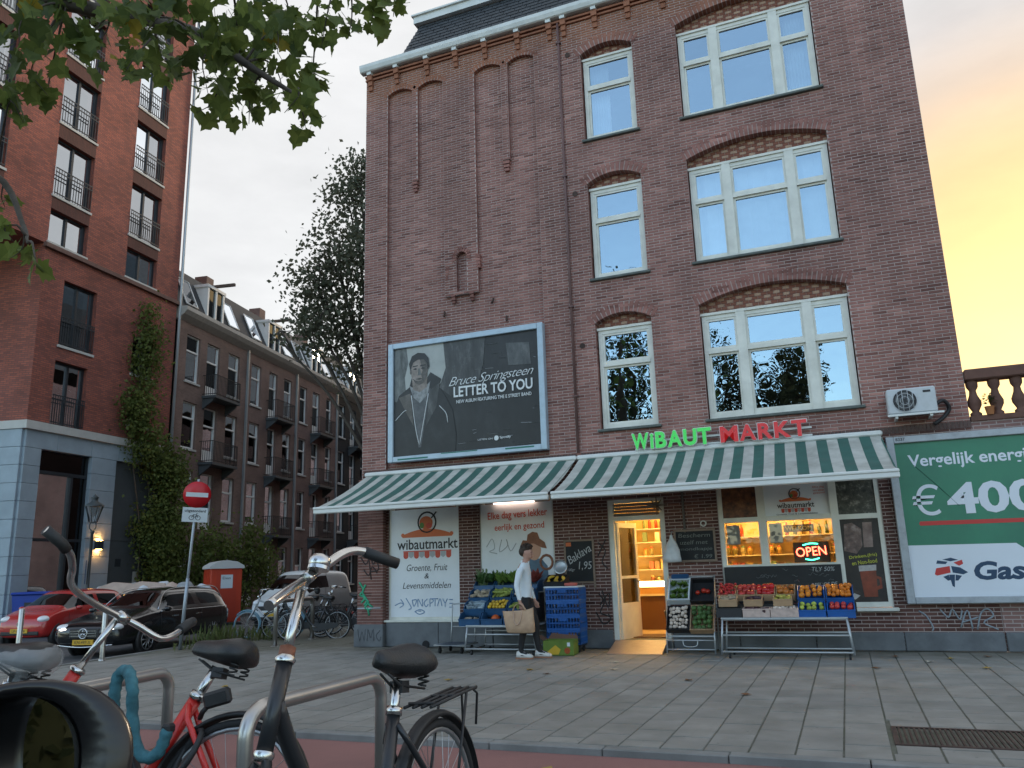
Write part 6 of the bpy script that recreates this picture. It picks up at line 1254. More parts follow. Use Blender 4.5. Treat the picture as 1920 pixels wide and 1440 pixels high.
def balcony(par, x0, x1, zb):
    b = part(MB().box(x0,x1,-.72,.0,zb-.14,zb-.02), 'balcony', M_GREYD, par)
    for x in (x0+.12,x1-.12): part(MB().prism([(x-.05,0,zb-.14),(x-.05,-.6,zb-.14),(x-.05,-.55,zb-.25),(x-.05,0,zb-.65)],(.1,0,0)), 'console', M_GREYD, b)
    m = MB(); z1 = zb+.95
    for z in (zb+.05,z1): m.box(x0+.01,x1-.01,-.71,-.68,z-.015,z+.015).box(x0+.01,x0+.04,-.68,0,z-.015,z+.015).box(x1-.04,x1-.01,-.68,0,z-.015,z+.015)
    n = int((x1-x0)/.11)
    for k in range(n+1): x = x0+.025+(x1-x0-.05)*k/n; m.box(x-.009,x+.009,-.705,-.685,zb,z1)
    for k in range(6): y = -.1-.11*k; m.box(x0+.017,x0+.033,y-.009,y+.009,zb,z1).box(x1-.033,x1-.017,y-.009,y+.009,zb,z1)
    part(m, 'balcony_railing', M_IRON, b)
def row_house(i, s0, s1, wins, midb, label, bm_, levels_b):
    t = thing('row_house', label, 'house', RM@Vector((s0,0,0)), (0,0,R_(RZ)), 'row of houses in the side street')
    T = lambda s: s-s0
    fl = [(10.15,12.33),(7.1,9.22),(4.0,6.12),(.75,2.92)]; holes = []; spec = []
    for j, (zb, zt) in enumerate(fl):
        for k, (a, b) in enumerate(wins):
            dr = (k == 1 and j < 3) or (j == 3 and k == 0); z0 = zb-.42 if (k == 1 and j < 3) else (.0 if dr else zb)
            holes.append((T(a),T(b),Z(z0),Z(zt))); spec.append((T(a),T(b),Z(z0),Z(zt),dr))
    m = MB(); wall_holes(m, 0, s1-s0, 0, Z(13.0), holes, .12); part(m, 'wall', bm_, t)
    for sp_ in spec: rwin(t, *sp_)
    part(MB().quad((0,.45,0),(s1-s0,.45,0),(s1-s0,.45,Z(13)),(0,.45,Z(13))), 'room', M_DARKROOM, t)
    for zb in levels_b: balcony(t, T(wins[1][0])-.25, T(wins[1][1])+.85, Z(zb))
    part(MB().prism([(0,-.02,Z(12.85)),(0,-.30,Z(13.05)),(0,-.45,Z(13.22)),(0,-.45,Z(13.40)),(0,.2,Z(13.40)),(0,.2,Z(12.85))],(s1-s0,0,0)), 'cornice', M_CORN, t)
    part(MB().add([(0,-.05,Z(13.41)),(s1-s0,-.05,Z(13.41)),(s1-s0,1.0,Z(15.7)),(0,1.0,Z(15.7))],[(0,1,2,3)]).add([(0,1,Z(15.7)),(s1-s0,1,Z(15.7)),(s1-s0,9,Z(15.8)),(0,9,Z(15.8))],[(0,1,2,3)]).add([(0,-.05,Z(13.41)),(0,9,Z(13.41)),(0,9,Z(15.8)),(0,1,Z(15.7))],[(0,1,2,3)]).add([(s1-s0,-.05,Z(13.41)),(s1-s0,9,Z(13.41)),(s1-s0,9,Z(15.8)),(s1-s0,1,Z(15.7))],[(0,1,2,3)]), 'roof', M_ROOF, t)
    part(MB().box(s1-s0-.06,s1-s0+.06,-.10,-.0,0,Z(13)), 'downpipe', mat('row_pipe', (.33,.36,.37), .5, .3), t)
    c = (wins[1][0]+wins[1][1])/2-s0
    d = part(MB().box(c-.78,c+.78,-.02,1.2,Z(15.10),Z(15.24)).box(c-.72,c-.60,.02,.9,Z(13.42),Z(15.1)).box(c+.60,c+.72,.02,.9,Z(13.42),Z(15.1)).box(c-.05,c+.05,.0,.1,Z(13.5),Z(15.1)).box(c-.6,c+.6,.02,.1,Z(13.42),Z(13.6)), 'dormer', M_WFR, t)
    part(MB().quad((c-.6,.08,Z(13.6)),(c+.6,.08,Z(13.6)),(c+.6,.08,Z(15.1)),(c-.6,.08,Z(15.1))), 'pane', M_RGL, d); part(MB().box(c-.70,c+.70,.2,1.3,Z(13.45),Z(15.09)), 'dormer_cheek', M_ROOF, d)
    part(MB().box(c-.06,c+.06,-.95,.5,Z(15.28),Z(15.42)), 'hoist_beam', mat('beam_wood', (.10,.075,.06), .8), t)
    for xx in (c-1.9,c+1.75):
        if 0.3 < xx < s1-s0-.3: w_ = part(MB().add([(xx-.45,.02,Z(13.75)),(xx+.45,.02,Z(13.75)),(xx+.45,.62,Z(15.1)),(xx-.45,.62,Z(15.1))],[(0,1,2,3)]), 'roof_window', M_RGL, t); part(MB().tube([(xx-.45,.02,Z(13.75)),(xx+.45,.02,Z(13.75)),(xx+.45,.62,Z(15.1)),(xx-.45,.62,Z(15.1))], .04, 4, closed=True), 'roof_window_frame', M_WFR, w_)
    part(MB().box(s1-s0-1.0,s1-s0-.35,2.0,2.7,Z(15.6),Z(16.9)), 'chimney', bm_, t)
    return t
row_house(0, 0, 6.08, [(.78,1.85),(2.42,3.5),(4.28,5.32)], 1, 'brown brick house with two iron balconies directly beside the ivy covered block', M_ROWS[0], [9.72,6.6])
row_house(1, 6.08, 11.6, [(6.5,7.52),(8.4,9.3),(10.1,11.05)], 1, 'brown brick house with three iron balconies and flower box, second of the row', M_ROWS[1], [9.72,6.6,3.5])
row_house(2, 11.6, 17.3, [(12.05,13.0),(13.75,14.75),(15.7,16.55)], 1, 'brown brick house next to the black one, third of the row', M_ROWS[2], [9.72,6.6,3.5])
row_house(3, 17.3, 23.0, [(17.68,18.65),(19.5,20.45),(21.4,22.3)], 1, 'black painted house at the far end of the row', M_BLACKH, [9.72,6.6,3.5])
row_house(4, 23.0, 29.0, [(23.5,24.5),(25.4,26.3),(27.2,28.1)], 1, 'brown house beyond the black one, mostly hidden by the shop corner', M_ROWS[0], [9.72])
# ================================================================== vehicles in the side street
M_TYRE = mat('tyre', (.016,.016,.017), .8); M_RIM = mat('alloy_rim', (.30,.31,.32), .35, .8); M_CGL = glass('car_glass', (.05,.055,.055), .03, (.85,.92,1), .01); M_CHR = mat('chrome', (.62,.64,.66), .18, 1.0); M_PLAS = mat('black_plastic', (.02,.02,.021), .55); M_LENS = mat('lamp_lens', (.75,.77,.78), .18, .1); M_PLATE = mat('yellow_plate', (.62,.36,.02), .5); M_RLENS = mat('rear_lens', (.35,.01,.01), .2)
M_LITW = mat('daytime_lamp', (1,.95,.85), .3, emit=2.0)
def smooth_mesh(me, lv):
    o = bpy.data.objects.new('tmp', me); COL.objects.link(o); s = o.modifiers.new('s','SUBSURF'); s.levels = lv; s.render_levels = lv
    dg = bpy.context.evaluated_depsgraph_get(); dg.update(); out = bpy.data.meshes.new_from_object(o.evaluated_get(dg)); bpy.data.objects.remove(o); return out
def car(name, label, loc, yaw, paint, st, wheels, r, cat='car', rim=True, wid=None, extras=None, scale=1.0):
    """st: stations from rear to front (x, z_sill, z_belt, z_top, half widths low/belt/top, glass side?, glass to next?)"""
    t = thing(name, label, cat, loc, (0,0,R_(yaw)), 'vehicles parked in the side street', scale)
    rings = []
    for (x,zl,zb,zt,wl,wb,wt,gs,gn) in st:
        h = [(0,zl),(.80*wl,zl),(wl*.98,zl+.07),((wl+wb)/2+.012,(zl+zb)*.52),(wb,zb),(wb-.25*(wb-wt),zb+.12*(zt-zb)),(wt,zt-.16*(zt-zb)),(.78*wt,zt),(0,zt+.012)]
        rings.append([(x,y,z) for y,z in h]+[(x,-y,z) for y,z in h[-2:0:-1]])
    n = len(rings[0]); vs = [p for q in rings for p in q]; fs = []; mi = []
    for i in range(len(rings)-1):
        for j in range(n):
            fs.append((i*n+j,i*n+(j+1)%n,(i+1)*n+(j+1)%n,(i+1)*n+j)); side = j in (5,10); top = j in (6,7,8,9)
            mi.append(1 if (side and st[i][7]) or ((top or side) and st[i][8] and (top or st[i][8] == 2)) else 0)
    fs += [tuple(range(n-1,-1,-1)), tuple(range((len(rings)-1)*n,len(rings)*n))]; mi += [0,0]
    me = bpy.data.meshes.new('car'); me.from_pydata(vs,[],fs); me.polygons.foreach_set('material_index', mi); me.materials.append(paint); me.materials.append(M_CGL); me = smooth_mesh(me, 2)
    for keep, nm, mt_ in ((0,'body',paint),(1,'windows',M_CGL)):
        bm = bmesh.new(); bm.from_mesh(me); bmesh.ops.delete(bm, geom=[f for f in bm.faces if f.material_index != keep], context='FACES')
        for f in bm.faces: f.material_index = 0; f.smooth = True
        m2 = bpy.data.meshes.new(nm); bm.to_mesh(m2); bm.free(); m2.materials.append(mt_); link(nm, m2, t)
    zs = min(s[3] for s in st if s[7]); MB().box(st[0][0]+.3,st[-1][0]-.9,-.62,.62,.3,.62).build('cabin_floor', M_PLAS, t)
    for (x, s) in [(x, s) for x in wheels for s in (-1,1)]:
        y = s*(wid-.02); W = MB().lathe([(.0,-.09),(r-.03,-.09),(r,-.06),(r,.06),(r-.03,.09),(r*.68,.095)],24,origin=(x,y-s*.09,r),axis='Y',caps=False).build('wheel', M_TYRE, t)
        m = MB().lathe([(r*.70,0),(r*.66,.012),(r*.60,-.02),(0,-.03)],24,origin=(0,0,0),axis='Y',caps=False) if not rim else MB()
        if rim:
            m.lathe([(r*.72,0),(r*.68,.014),(r*.64,-.01)],24,axis='Y',caps=False)
            for k in range(10): a = k*math.pi/5; m.tube([(.03*math.cos(a),.006,.03*math.sin(a)),(r*.67*math.cos(a),.004,r*.67*math.sin(a))], .018, 4)
            m.lathe([(.05,.0),(.04,.015),(0,.018)],12,axis='Y')
        m.M = Matrix.Identity(4); k2 = m; me2 = k2.mesh('rim', M_RIM); me2.transform(trm(x,y+s*.008,r)@(Matrix.Scale(-1,4,(0,1,0)) if s < 0 else Matrix.Identity(4))); link('rim', me2, W)
        d = MB().lathe([(0,-.012),(r*.7,-.012)],20,axis='Y').mesh('brake_shadow', M_PLAS); d.transform(trm(x,y+s*(-.02),r)); link('brake_disc', d, W)
        a = MB().lathe([(r+.005,-.10),(r+.055,-.10),(r+.055,.0),(r+.005,.0)],24,axis='Y',caps=False).mesh('wheel_arch', M_PLAS); a.transform(trm(x,s*(wid-.002),r+.01)@(Matrix.Scale(-1,4,(0,1,0)) if s < 0 else Matrix.Identity(4))); link('wheel_arch', a, t)
    return t
def P_(m, name, mt, t): return m.build(name, mt, t)
# black estate car
blk = mat('black_car_paint', (.012,.013,.015), .22, .3, coat=.6)
est = [(-2.42,.50,.70,.92,.62,.66,.60,0,0),(-2.40,.36,.80,1.06,.80,.84,.66,0,2),(-2.16,.28,.90,1.40,.90,.90,.62,0,0),(-1.90,.25,.92,1.45,.92,.915,.62,1,0),(-1.0,.24,.92,1.475,.925,.92,.64,1,0),(-.88,.24,.92,1.475,.925,.92,.64,0,0),(-.80,.24,.92,1.475,.925,.92,.64,1,0),(.18,.24,.92,1.455,.925,.92,.62,1,0),(.32,.24,.92,1.44,.925,.92,.61,1,2),(.98,.24,.94,1.02,.925,.92,.66,0,0),(1.30,.24,.92,.985,.925,.91,.70,0,0),(2.05,.24,.78,.84,.90,.86,.66,0,0),(2.36,.26,.66,.74,.82,.78,.60,0,0),(2.45,.34,.56,.62,.60,.60,.48,0,0)]
E = car('parked_car', 'black estate car with chrome roof rails parked before the skip', (-16.67,16.18,ROADZ), -78, blk, est, (-1.45,1.42), .335, wid=.92)
for s in (-1,1):
    P_(MB().tube(bez([(.92,s*.80,.99),(.30,s*.60,1.42),(-.9,s*.635,1.48),(-1.9,s*.61,1.455),(-2.18,s*.70,1.12)]), .013, 6), 'roof_rail', M_CHR, E); P_(MB().tube(bez([(.98,s*.925,.945),(-.8,s*.935,.935),(-2.1,s*.905,.93)]), .009, 5), 'belt_trim', M_CHR, E)
    P_(MB().ball((2.25,s*.64,.675), .16, .19, .085, 14, 9), 'headlight', M_LENS, E); P_(MB().tube(bez([(2.42,s*.50,.655),(2.40,s*.64,.635),(2.30,s*.80,.68)]), .014, 6), 'daytime_lamp', M_LITW, E)
    mi_ = P_(MB().ball((.86,s*1.02,1.0), .09, .10, .065, 10, 7), 'side_mirror', blk, E); P_(MB().box(.82,.90,s*.88,s*.97,.955,.99), 'mirror_arm', M_PLAS, mi_)
    for x in (.35,-.72): P_(MB().box(x-.10,x+.10,s*.93,s*.945,.80,.825), 'door_handle', M_CHR, E)
    for x in (.95,-.84,-1.85): P_(MB().tube([(x,s*.936,.42),(x+.02,s*.932,.90)], .004, 4), 'door_gap', M_PLAS, E)
m = MB()
for z in (.50,.555,.61): m.box(2.42,2.475,-.33,.33,z-.012,z+.012)
P_(m, 'grille_bar', M_CHR, E); P_(MB().box(2.36,2.455,-.38,.38,.44,.66,.02), 'grille', M_PLAS, E)
P_(MB().tube([(2.485,.105*math.cos(a*.314),.555+.105*math.sin(a*.314)) for a in range(20)], .012, 5, closed=True), 'emblem_ring', M_CHR, E)
m = MB()
for k in range(3): a = math.pi/2+k*2.0944; m.tube([(2.485,0,.555),(2.485,.10*math.cos(a),.555+.10*math.sin(a))], [.016,.006], 5)
P_(m, 'emblem_star', M_CHR, E); P_(MB().box(2.44,2.47,-.26,.26,.31,.42), 'number_plate', M_PLATE, E)
def plate_text(s_, x, z, t, h=.07, w_=.40):
    o = textbox('plate_lettering', s_, -w_/2, w_/2, -h/2, h/2, 0, M_BLK, t, depth=.001, world=False); o.data.transform(trm(x,0,z)@rotm('Z',90)); return o
plate_text('KN-497-X', 2.473, .365, E)
P_(MB().tube(bez([(2.40,-.7,.30),(2.50,0,.26),(2.40,.7,.30)]), .016, 6), 'bumper_trim', M_CHR, E)
# red small hatchback
rd = mat('red_car_paint', (.42,.022,.02), .25, coat=.6)
hat = [(-1.76,.46,.66,.86,.60,.64,.56,0,0),(-1.74,.34,.78,.98,.76,.78,.62,0,2),(-1.52,.26,.92,1.40,.80,.80,.58,0,0),(-1.30,.24,.93,1.46,.81,.81,.58,1,0),(-.42,.24,.93,1.49,.815,.81,.60,1,0),(-.32,.24,.93,1.49,.815,.81,.60,0,0),(-.26,.24,.93,1.49,.815,.81,.60,1,0),(.30,.24,.93,1.46,.815,.81,.59,1,0),(.40,.24,.93,1.44,.815,.81,.58,1,2),(1.05,.24,.95,1.02,.81,.80,.62,0,0),(1.25,.24,.92,.98,.81,.79,.64,0,0),(1.62,.25,.80,.86,.78,.74,.60,0,0),(1.76,.28,.64,.72,.66,.64,.52,0,0),(1.79,.36,.52,.58,.5,.5,.42,0,0)]
U = car('parked_car', 'small red hatchback parked beside the black estate car', (-21.1,17.4,ROADZ), -78, rd, hat, (-1.22,1.20), .29, wid=.80)
for s in (-1,1):
    P_(MB().ball((1.60,s*.56,.74), .17, .17, .10, 14, 9), 'headlight', M_LENS, U); P_(MB().ball((.72,s*.91,1.0), .08, .09, .06, 10, 7), 'side_mirror', rd, U); P_(MB().box(-.05,.12,s*.815,s*.83,.82,.845), 'door_handle', rd, U); P_(MB().tube([(.95,s*.815,.42),(.97,s*.815,.90)], .004, 4), 'door_gap', M_PLAS, U); P_(MB().tube([(-.32,s*.825,.42),(-.32,s*.815,.90)], .004, 4), 'door_gap', M_PLAS, U)
P_(MB().tube([(1.795,.085*math.cos(a*.314),.62+.085*math.sin(a*.314)) for a in range(20)], .010, 5, closed=True).tube([(1.795,-.05,.67),(1.795,-.025,.57),(1.795,0,.63),(1.795,.025,.57),(1.795,.05,.67)], .007, 4), 'emblem', M_CHR, U); P_(MB().box(1.76,1.80,-.58,.58,.34,.44,.02), 'grille', M_PLAS, U); P_(MB().box(1.795,1.815,-.26,.26,.40,.51), 'number_plate', M_PLATE, U); plate_text('LP-832-V', 1.818, .455, U)
# white van
wh = mat('white_van_paint', (.58,.62,.63), .35, coat=.4, dirt=(.4,.42,.42), dscale=2, damt=.4, var=.04)
vn = [(-2.2,.42,.80,1.50,.78,.80,.66,0,0),(-2.17,.30,1.0,1.76,.88,.88,.70,0,0),(-1.9,.28,1.08,1.82,.90,.90,.74,0,0),(.1,.28,1.08,1.84,.90,.90,.74,1,0),(.20,.28,1.08,1.83,.90,.90,.74,1,0),(.62,.28,1.08,1.80,.90,.90,.72,1,2),(1.32,.28,1.05,1.16,.89,.88,.70,0,0),(1.55,.28,1.0,1.08,.88,.86,.70,0,0),(2.02,.28,.84,.92,.86,.82,.66,0,0),(2.18,.32,.68,.76,.74,.72,.58,0,0),(2.22,.40,.54,.60,.6,.6,.5,0,0)]
V = car('parked_van', 'white delivery van parked behind the row of bicycles', (-17.75,24.0,ROADZ), -80, wh, vn, (-1.4,1.38), .31, 'van', False, .89)
for s in (-1,1): P_(MB().ball((1.98,s*.66,.82), .15, .14, .12, 10, 7), 'headlight', M_LENS, V); P_(MB().ball((1.05,s*1.02,1.16), .08, .10, .12, 10, 7), 'side_mirror', M_PLAS, V); P_(MB().tube([(.15,s*.905,.4),(.15,s*.90,1.75)], .005, 4), 'door_gap', M_PLAS, V)
P_(MB().box(2.16,2.24,-.55,.55,.60,.74,.03), 'grille', M_PLAS, V); P_(MB().box(2.20,2.235,-.26,.26,.42,.53), 'number_plate', M_PLATE, V); P_(MB().box(2.1,2.23,-.75,.75,.30,.42,.04), 'bumper', M_PLAS, V)
# dark grey car further on
gy_ = mat('grey_car_paint', (.06,.065,.07), .25, .4, coat=.5)
D3 = car('parked_car', 'dark grey car half hidden behind bicycles near the shop corner', (-16.9,29.3,ROADZ), -80, gy_, hat, (-1.22,1.20), .30, wid=.80, scale=1.06)
for s in (-1,1): P_(MB().ball((1.50,s*.60,.74), .17, .13, .09, 10, 7), 'headlight', M_LENS, D3)
P_(MB().box(1.76,1.80,-.4,.4,.36,.5,.02), 'grille', M_PLAS, D3)
# ------------------------------------------------------------------ street things
t = thing('portable_toilet', 'red portable toilet with white domed roof behind the skip', 'toilet cabin', (-21.45,24.1,ROADZ), (0,0,R_(-35)))
M_TOIL = mat('toilet_red', (.50,.05,.018), .5, var=.08, vscale=3)
MB().box(-.56,.56,-.56,.56,.10,2.02,.03).build('cabin', M_TOIL, t); MB().box(-.60,.60,-.60,.60,0,.10,.02).build('skid', M_PLAS, t)
m = MB(); m.smooth = True; m.loft([[(x,-.62,2.0+.0),(x,-.60,2.10),(x,-.36,2.24),(x,0,2.30),(x,.36,2.24),(x,.60,2.10),(x,.62,2.0)] for x in (-.62,-.3,0,.3,.62)], False); m.poly([(-.62,-.62,2.0),(-.62,-.60,2.10),(-.62,-.36,2.24),(-.62,0,2.30),(-.62,.36,2.24),(-.62,.60,2.10),(-.62,.62,2.0)]); m.poly([(.62,-.62,2.0),(.62,-.60,2.10),(.62,-.36,2.24),(.62,0,2.30),(.62,.36,2.24),(.62,.60,2.10),(.62,.62,2.0)]); m.build('roof', mat('toilet_roof', (.55,.56,.55), .5), t)
for k in range(5): MB().box(-.5+.25*k-.02,-.5+.25*k+.02,-.575,-.56,.2,1.9).build('rib', M_TOIL, t)
MB().box(.561,.572,-.36,.36,.18,1.92).build('door', mat('toilet_door', (.46,.045,.018), .5), t)
MB().box(.573,.578,-.20,.22,1.30,1.78).build('notice', M_STYRO, t); o = textbox('lettering', 'Elsan', -.14,.14,1.62,1.71,0, M_BLK, t, depth=.001, world=False); o.data.transform(trm(.579,0,0)@rotm('Z',90))
t = thing('rubbish_skip', 'dark green skip heaped with rubbish behind the parked cars', 'skip', (-21.9,21.3,ROADZ), (0,0,R_(23)))
M_SKIP = mat('skip_green', (.03,.05,.04), .6, var=.2, vscale=3)
m = MB().prism([(-1.55,-.85,.12),(1.55,-.85,.12),(1.85,-.95,1.12),(-1.85,-.95,1.12)],(0,.04,0)).prism([(-1.55,.85,.12),(1.55,.85,.12),(1.85,.95,1.12),(-1.85,.95,1.12)],(0,-.04,0)).add([(-1.55,-.85,.12),(-1.55,.85,.12),(-1.85,.95,1.12),(-1.85,-.95,1.12)],[(0,1,2,3)]).add([(1.55,-.85,.12),(1.55,.85,.12),(1.85,.95,1.12),(1.85,-.95,1.12)],[(0,1,2,3)]).box(-1.55,1.55,-.85,.85,.0,.14); m.build('body', M_SKIP, t)
MB().box(-1.9,1.9,-1.0,-.92,1.08,1.16).box(-1.9,1.9,.92,1.0,1.08,1.16).box(-1.9,-1.82,-.92,.92,1.08,1.16).box(1.82,1.9,-.92,.92,1.08,1.16).build('rim', mat('skip_rust', (.13,.10,.09), .7), t)
MB().box(-1.8,1.8,-.9,.9,.95,1.10).build('fill', M_PLAS, t)
sk = Matrix.Translation((-21.9,21.3,ROADZ))@Matrix.Rotation(R_(23),4,'Z'); rs = random.Random(11)
bagc = [('white', M_STYRO),('peach', mat('peach_tarp', (.52,.40,.33), .8, var=.15, vscale=4)),('grey', mat('grey_sack', (.30,.32,.33), .7)),('white', M_STYRO)]
for k, x in enumerate((-1.6,-1.15,-.7,-.2,.3,.75,1.2,1.6)):
    m = MB(); m.ball((0,0,.0), .30, .28, .22+.03*(k%3), 12, 8); m.v = [tuple(Vector(v)*(1+.16*math.sin(v[0]*17+k)*math.cos(v[1]*15+k*2))) for v in m.v]
    c = bagc[k % 4]; o = m.build('rubbish_bag', c[1] or MATS['peach_tarp']); o.location = sk@Vector((x,rs.uniform(-.4,.3),1.24+rs.uniform(0,.16))); tag(o, c[0]+' rubbish bag on the skip, '+['first','second','third','fourth','fifth','sixth','seventh','eighth'][k]+' from its left end', 'rubbish bag', 'rubbish heaped on the skip')
for (x, lab) in ((-1.0,'left'),(-.1,'middle')):
    o = MB().prism([(-.75,0,0),(.75,0,.08),(.6,.1,.32),(-.2,.15,.40),(-.6,.08,.26)],(0,.5,0)).build('crumpled_sheet', MATS['peach_tarp']); o.matrix_world = sk@trm(x,-.5,1.24)@rotm('Z',rs.uniform(-12,12)); tag(o, 'crumpled peach sheet on the '+lab+' of the heaped skip', 'sheet', 'rubbish heaped on the skip')
t = thing('waste_container', 'bright blue waste container behind the red car', 'container', (-24.3,19.3,ROADZ), (0,0,R_(30)))
M_CBLU = mat('container_blue', (.010,.045,.30), .45, var=.06)
MB().prism([(-.8,-.55,.2),(.8,-.55,.2),(.9,-.6,1.32),(-.9,-.6,1.32)],(0,1.15,0)).build('body', M_CBLU, t); MB().box(-.94,.94,-.66,.62,1.32,1.42,.04).build('lid', M_CBLU, t); MB().box(-.5,-.2,-.62,-.6,.95,1.1).build('handle', M_PLAS, t)
for x in (-.6,.6): MB().lathe([(0,-.04),(.1,-.04),(.1,.04),(0,.04)],12,origin=(x,-.3,.1),axis='X').build('wheel', M_RUB, t); MB().lathe([(0,-.04),(.1,-.04),(.1,.04),(0,.04)],12,origin=(x,.35,.1),axis='X').build('wheel', M_RUB, t)
t = thing('waste_container', 'small dark blue bin beside the brick pier of the shop', 'container', (-10.9,18.6,-.12), (0,0,R_(20))); MB().prism([(-.26,-.28,.06),(.26,-.28,.06),(.30,-.32,1.0),(-.30,-.32,1.0)],(0,.62,0)).build('body', mat('bin_navy', (.015,.035,.06), .5), t); MB().box(-.33,.33,-.36,.34,1.0,1.06,.02).build('lid', mat('bin_navy', 0), t); MB().cyl((-.28,.2,.075),(.28,.2,.075),.075,n=12).build('wheel', M_RUB, t)
# no-entry sign on a leaning pole
t = thing('no_entry_sign', 'round red no entry sign with white plate on leaning grey pole', 'traffic sign', (-14.26,14.75,-.15))
b0 = Vector((0,0,0)); tp = Vector((-13.45,14.18,3.62))-Vector((-14.26,14.75,-.15)); M_POLE = mat('sign_pole', (.34,.38,.42), .45, .4, var=.1)
MB().tube([b0,tp], .030, 10).tube([b0,tp*.42], .040, 10).build('pole', M_POLE, t)
ax = tp.normalized(); fwd = Vector((13.5,-14.2,-1.2)).normalized(); rt_ = fwd.cross(ax).normalized(); rt_ = -rt_; nn = rt_.cross(ax); 
if nn.dot(fwd) < 0: nn = -nn; rt_ = -rt_
def sgn(c, off): 
    o_ = c+nn*off; return Matrix(((rt_.x,ax.x,nn.x,o_.x),(rt_.y,ax.y,nn.y,o_.y),(rt_.z,ax.z,nn.z,o_.z),(0,0,0,1)))
if rt_.cross(ax).dot(nn) < 0: rt_ = -rt_
c1 = tp*(3.44/3.77); c2 = tp*(3.0/3.77)
d = MB(sgn(c1,.035)).lathe([(0,0),(.30,0),(.30,.012),(0,.012)],28).build('disc', mat('sign_red', (.52,.012,.02), .4), t); MB(sgn(c1,.048)).box(-.235,.235,-.05,.05,0,.003).build('white_bar', M_STYRO, d)
pl = MB(sgn(c2,.035)).box(-.27,.27,-.17,.16,0,.01).build('plate', M_STYRO, t)
text('lettering', 'uitgezonderd', .085, M_BLK, pl, sgn(c2,.047)@trm(0,.085,0), bold=.001)
bk = MB(sgn(c2,.047)); 
for x in (-.07,.07): bk.tube([(x+.05*math.cos(a*.45),-.07+.05*math.sin(a*.45),0) for a in range(14)], .006, 4, closed=True)
bk.tube([(-.07,-.07,0),(-.03,0,0),(.04,0,0),(.07,-.07,0)], .006, 4).tube([(-.035,.005,0),(0,-.07,0),(.04,0,0)], .006, 4).tube([(.04,0,0),(.03,.03,0),(.06,.035,0)], .006, 4); bk.build('bicycle_symbol', M_BLK, pl)
# lantern street lamp with parking sign
t = thing('street_lamp', 'old style lantern street lamp with blue parking sign before stone pier', 'street lamp', (-22.35,19.05,ROADZ))
M_LPOST = mat('lamp_green', (.03,.04,.042), .5)
MB().lathe([(.14,0),(.14,.5),(.10,.56),(.085,.6),(.06,1.4),(.075,1.45),(.05,1.5),(.045,3.2),(.07,3.24),(.03,3.3)],12).build('post', M_LPOST, t); MB().tube([(-.3,0,3.05),(.3,0,3.05)], .018, 6).build('ladder_bar', M_LPOST, t)
MB().tube(bez([(0,0,3.25),(-.14,0,3.38),(-.12,0,3.55)]), .018, 6).tube(bez([(0,0,3.25),(.14,0,3.38),(.12,0,3.55)]), .018, 6).build('yoke', M_LPOST, t)
MB().lathe([(.12,3.55),(.26,4.05)],6,caps=False).build('lantern_glass', glass('lantern_glass', (.8,.82,.8), .12), t); m = MB()
for k in range(6): a = k*math.pi/3; m.tube([(.12*math.cos(a),.12*math.sin(a),3.55),(.265*math.cos(a),.265*math.sin(a),4.05)], .012, 5)
m.lathe([(.13,3.53),(.13,3.56)],6).lathe([(.29,4.05),(.29,4.09),(.10,4.22),(.09,4.30),(.12,4.34),(.03,4.42),(0,4.46)],8); m.build('lantern_frame', M_LPOST, t)
PM = Matrix.Rotation(R_(-43),4,'Z')
sg = MB(PM@trm(0,-.08,0)).box(-.14,.14,-.02,0,1.62,2.35).build('parking_sign', mat('sign_blue', (.015,.06,.14), .5), t); o = textbox('lettering', 'P', -.07,.07,2.05,2.28,0, M_STYRO, sg, depth=.001, world=False, bold=.02); o.data.transform(PM@trm(0,-.103,0)); MB(PM@trm(0,-.101,0)).box(-.10,.10,-.002,0,1.70,1.80).build('plate', M_STYRO, sg)
# steel bollards and the far bicycle rack
M_INOX = mat('stainless', (.46,.45,.43), .32, .9, var=.08, vscale=5)
for k, (x, y, h, lab) in enumerate(((-14.29,12.67,1.08,'steel bollard in front of the black estate car'),(-15.25,11.53,1.10,'steel bollard at far left in front of the red car'))):
    t = thing('bollard', lab, 'bollard', (x,y,-.15), group='steel bollards'); MB().lathe([(.05,0),(.05,h-.02),(.04,h),(0,h)],14).build('post', M_INOX, t); MB().lathe([(.065,0),(.065,.03),(.05,.035)],14,caps=False).build('collar', M_INOX, t)
def hoop(label, a, b, h, r=.03, z0=0.0, rad=.16):
    a, b = Vector(a), Vector(b); d = (b-a); L_ = d.length; d.normalize(); pts = [a]
    for k in range(7): q = math.pi/2*k/6; pts.append(a+d*(rad-rad*math.cos(q))+Vector((0,0,h-rad+rad*math.sin(q))))
    for k in range(7): q = math.pi/2*k/6; pts.append(b-d*(rad-rad*math.sin(q))+Vector((0,0,h-rad+rad*math.cos(q))))
    pts.append(b); t = thing('bike_hoop', label, 'bike rack', (a+b)/2, group='steel bike hoops'); me = MB().tube(pts, r, 14); o = me.build('hoop', M_INOX, t, world=True)
    for p in (a, b): MB().lathe([(r*1.9,0),(r*1.9,.006),(r,.008)],14,origin=p,caps=False).build('base_plate', M_INOX, t, world=True)
    return t
hoop('steel bike hoop standing among the far parked bicycles', (-12.15,15.42,-.12), (-12.55,17.35,-.13), .98, .05)
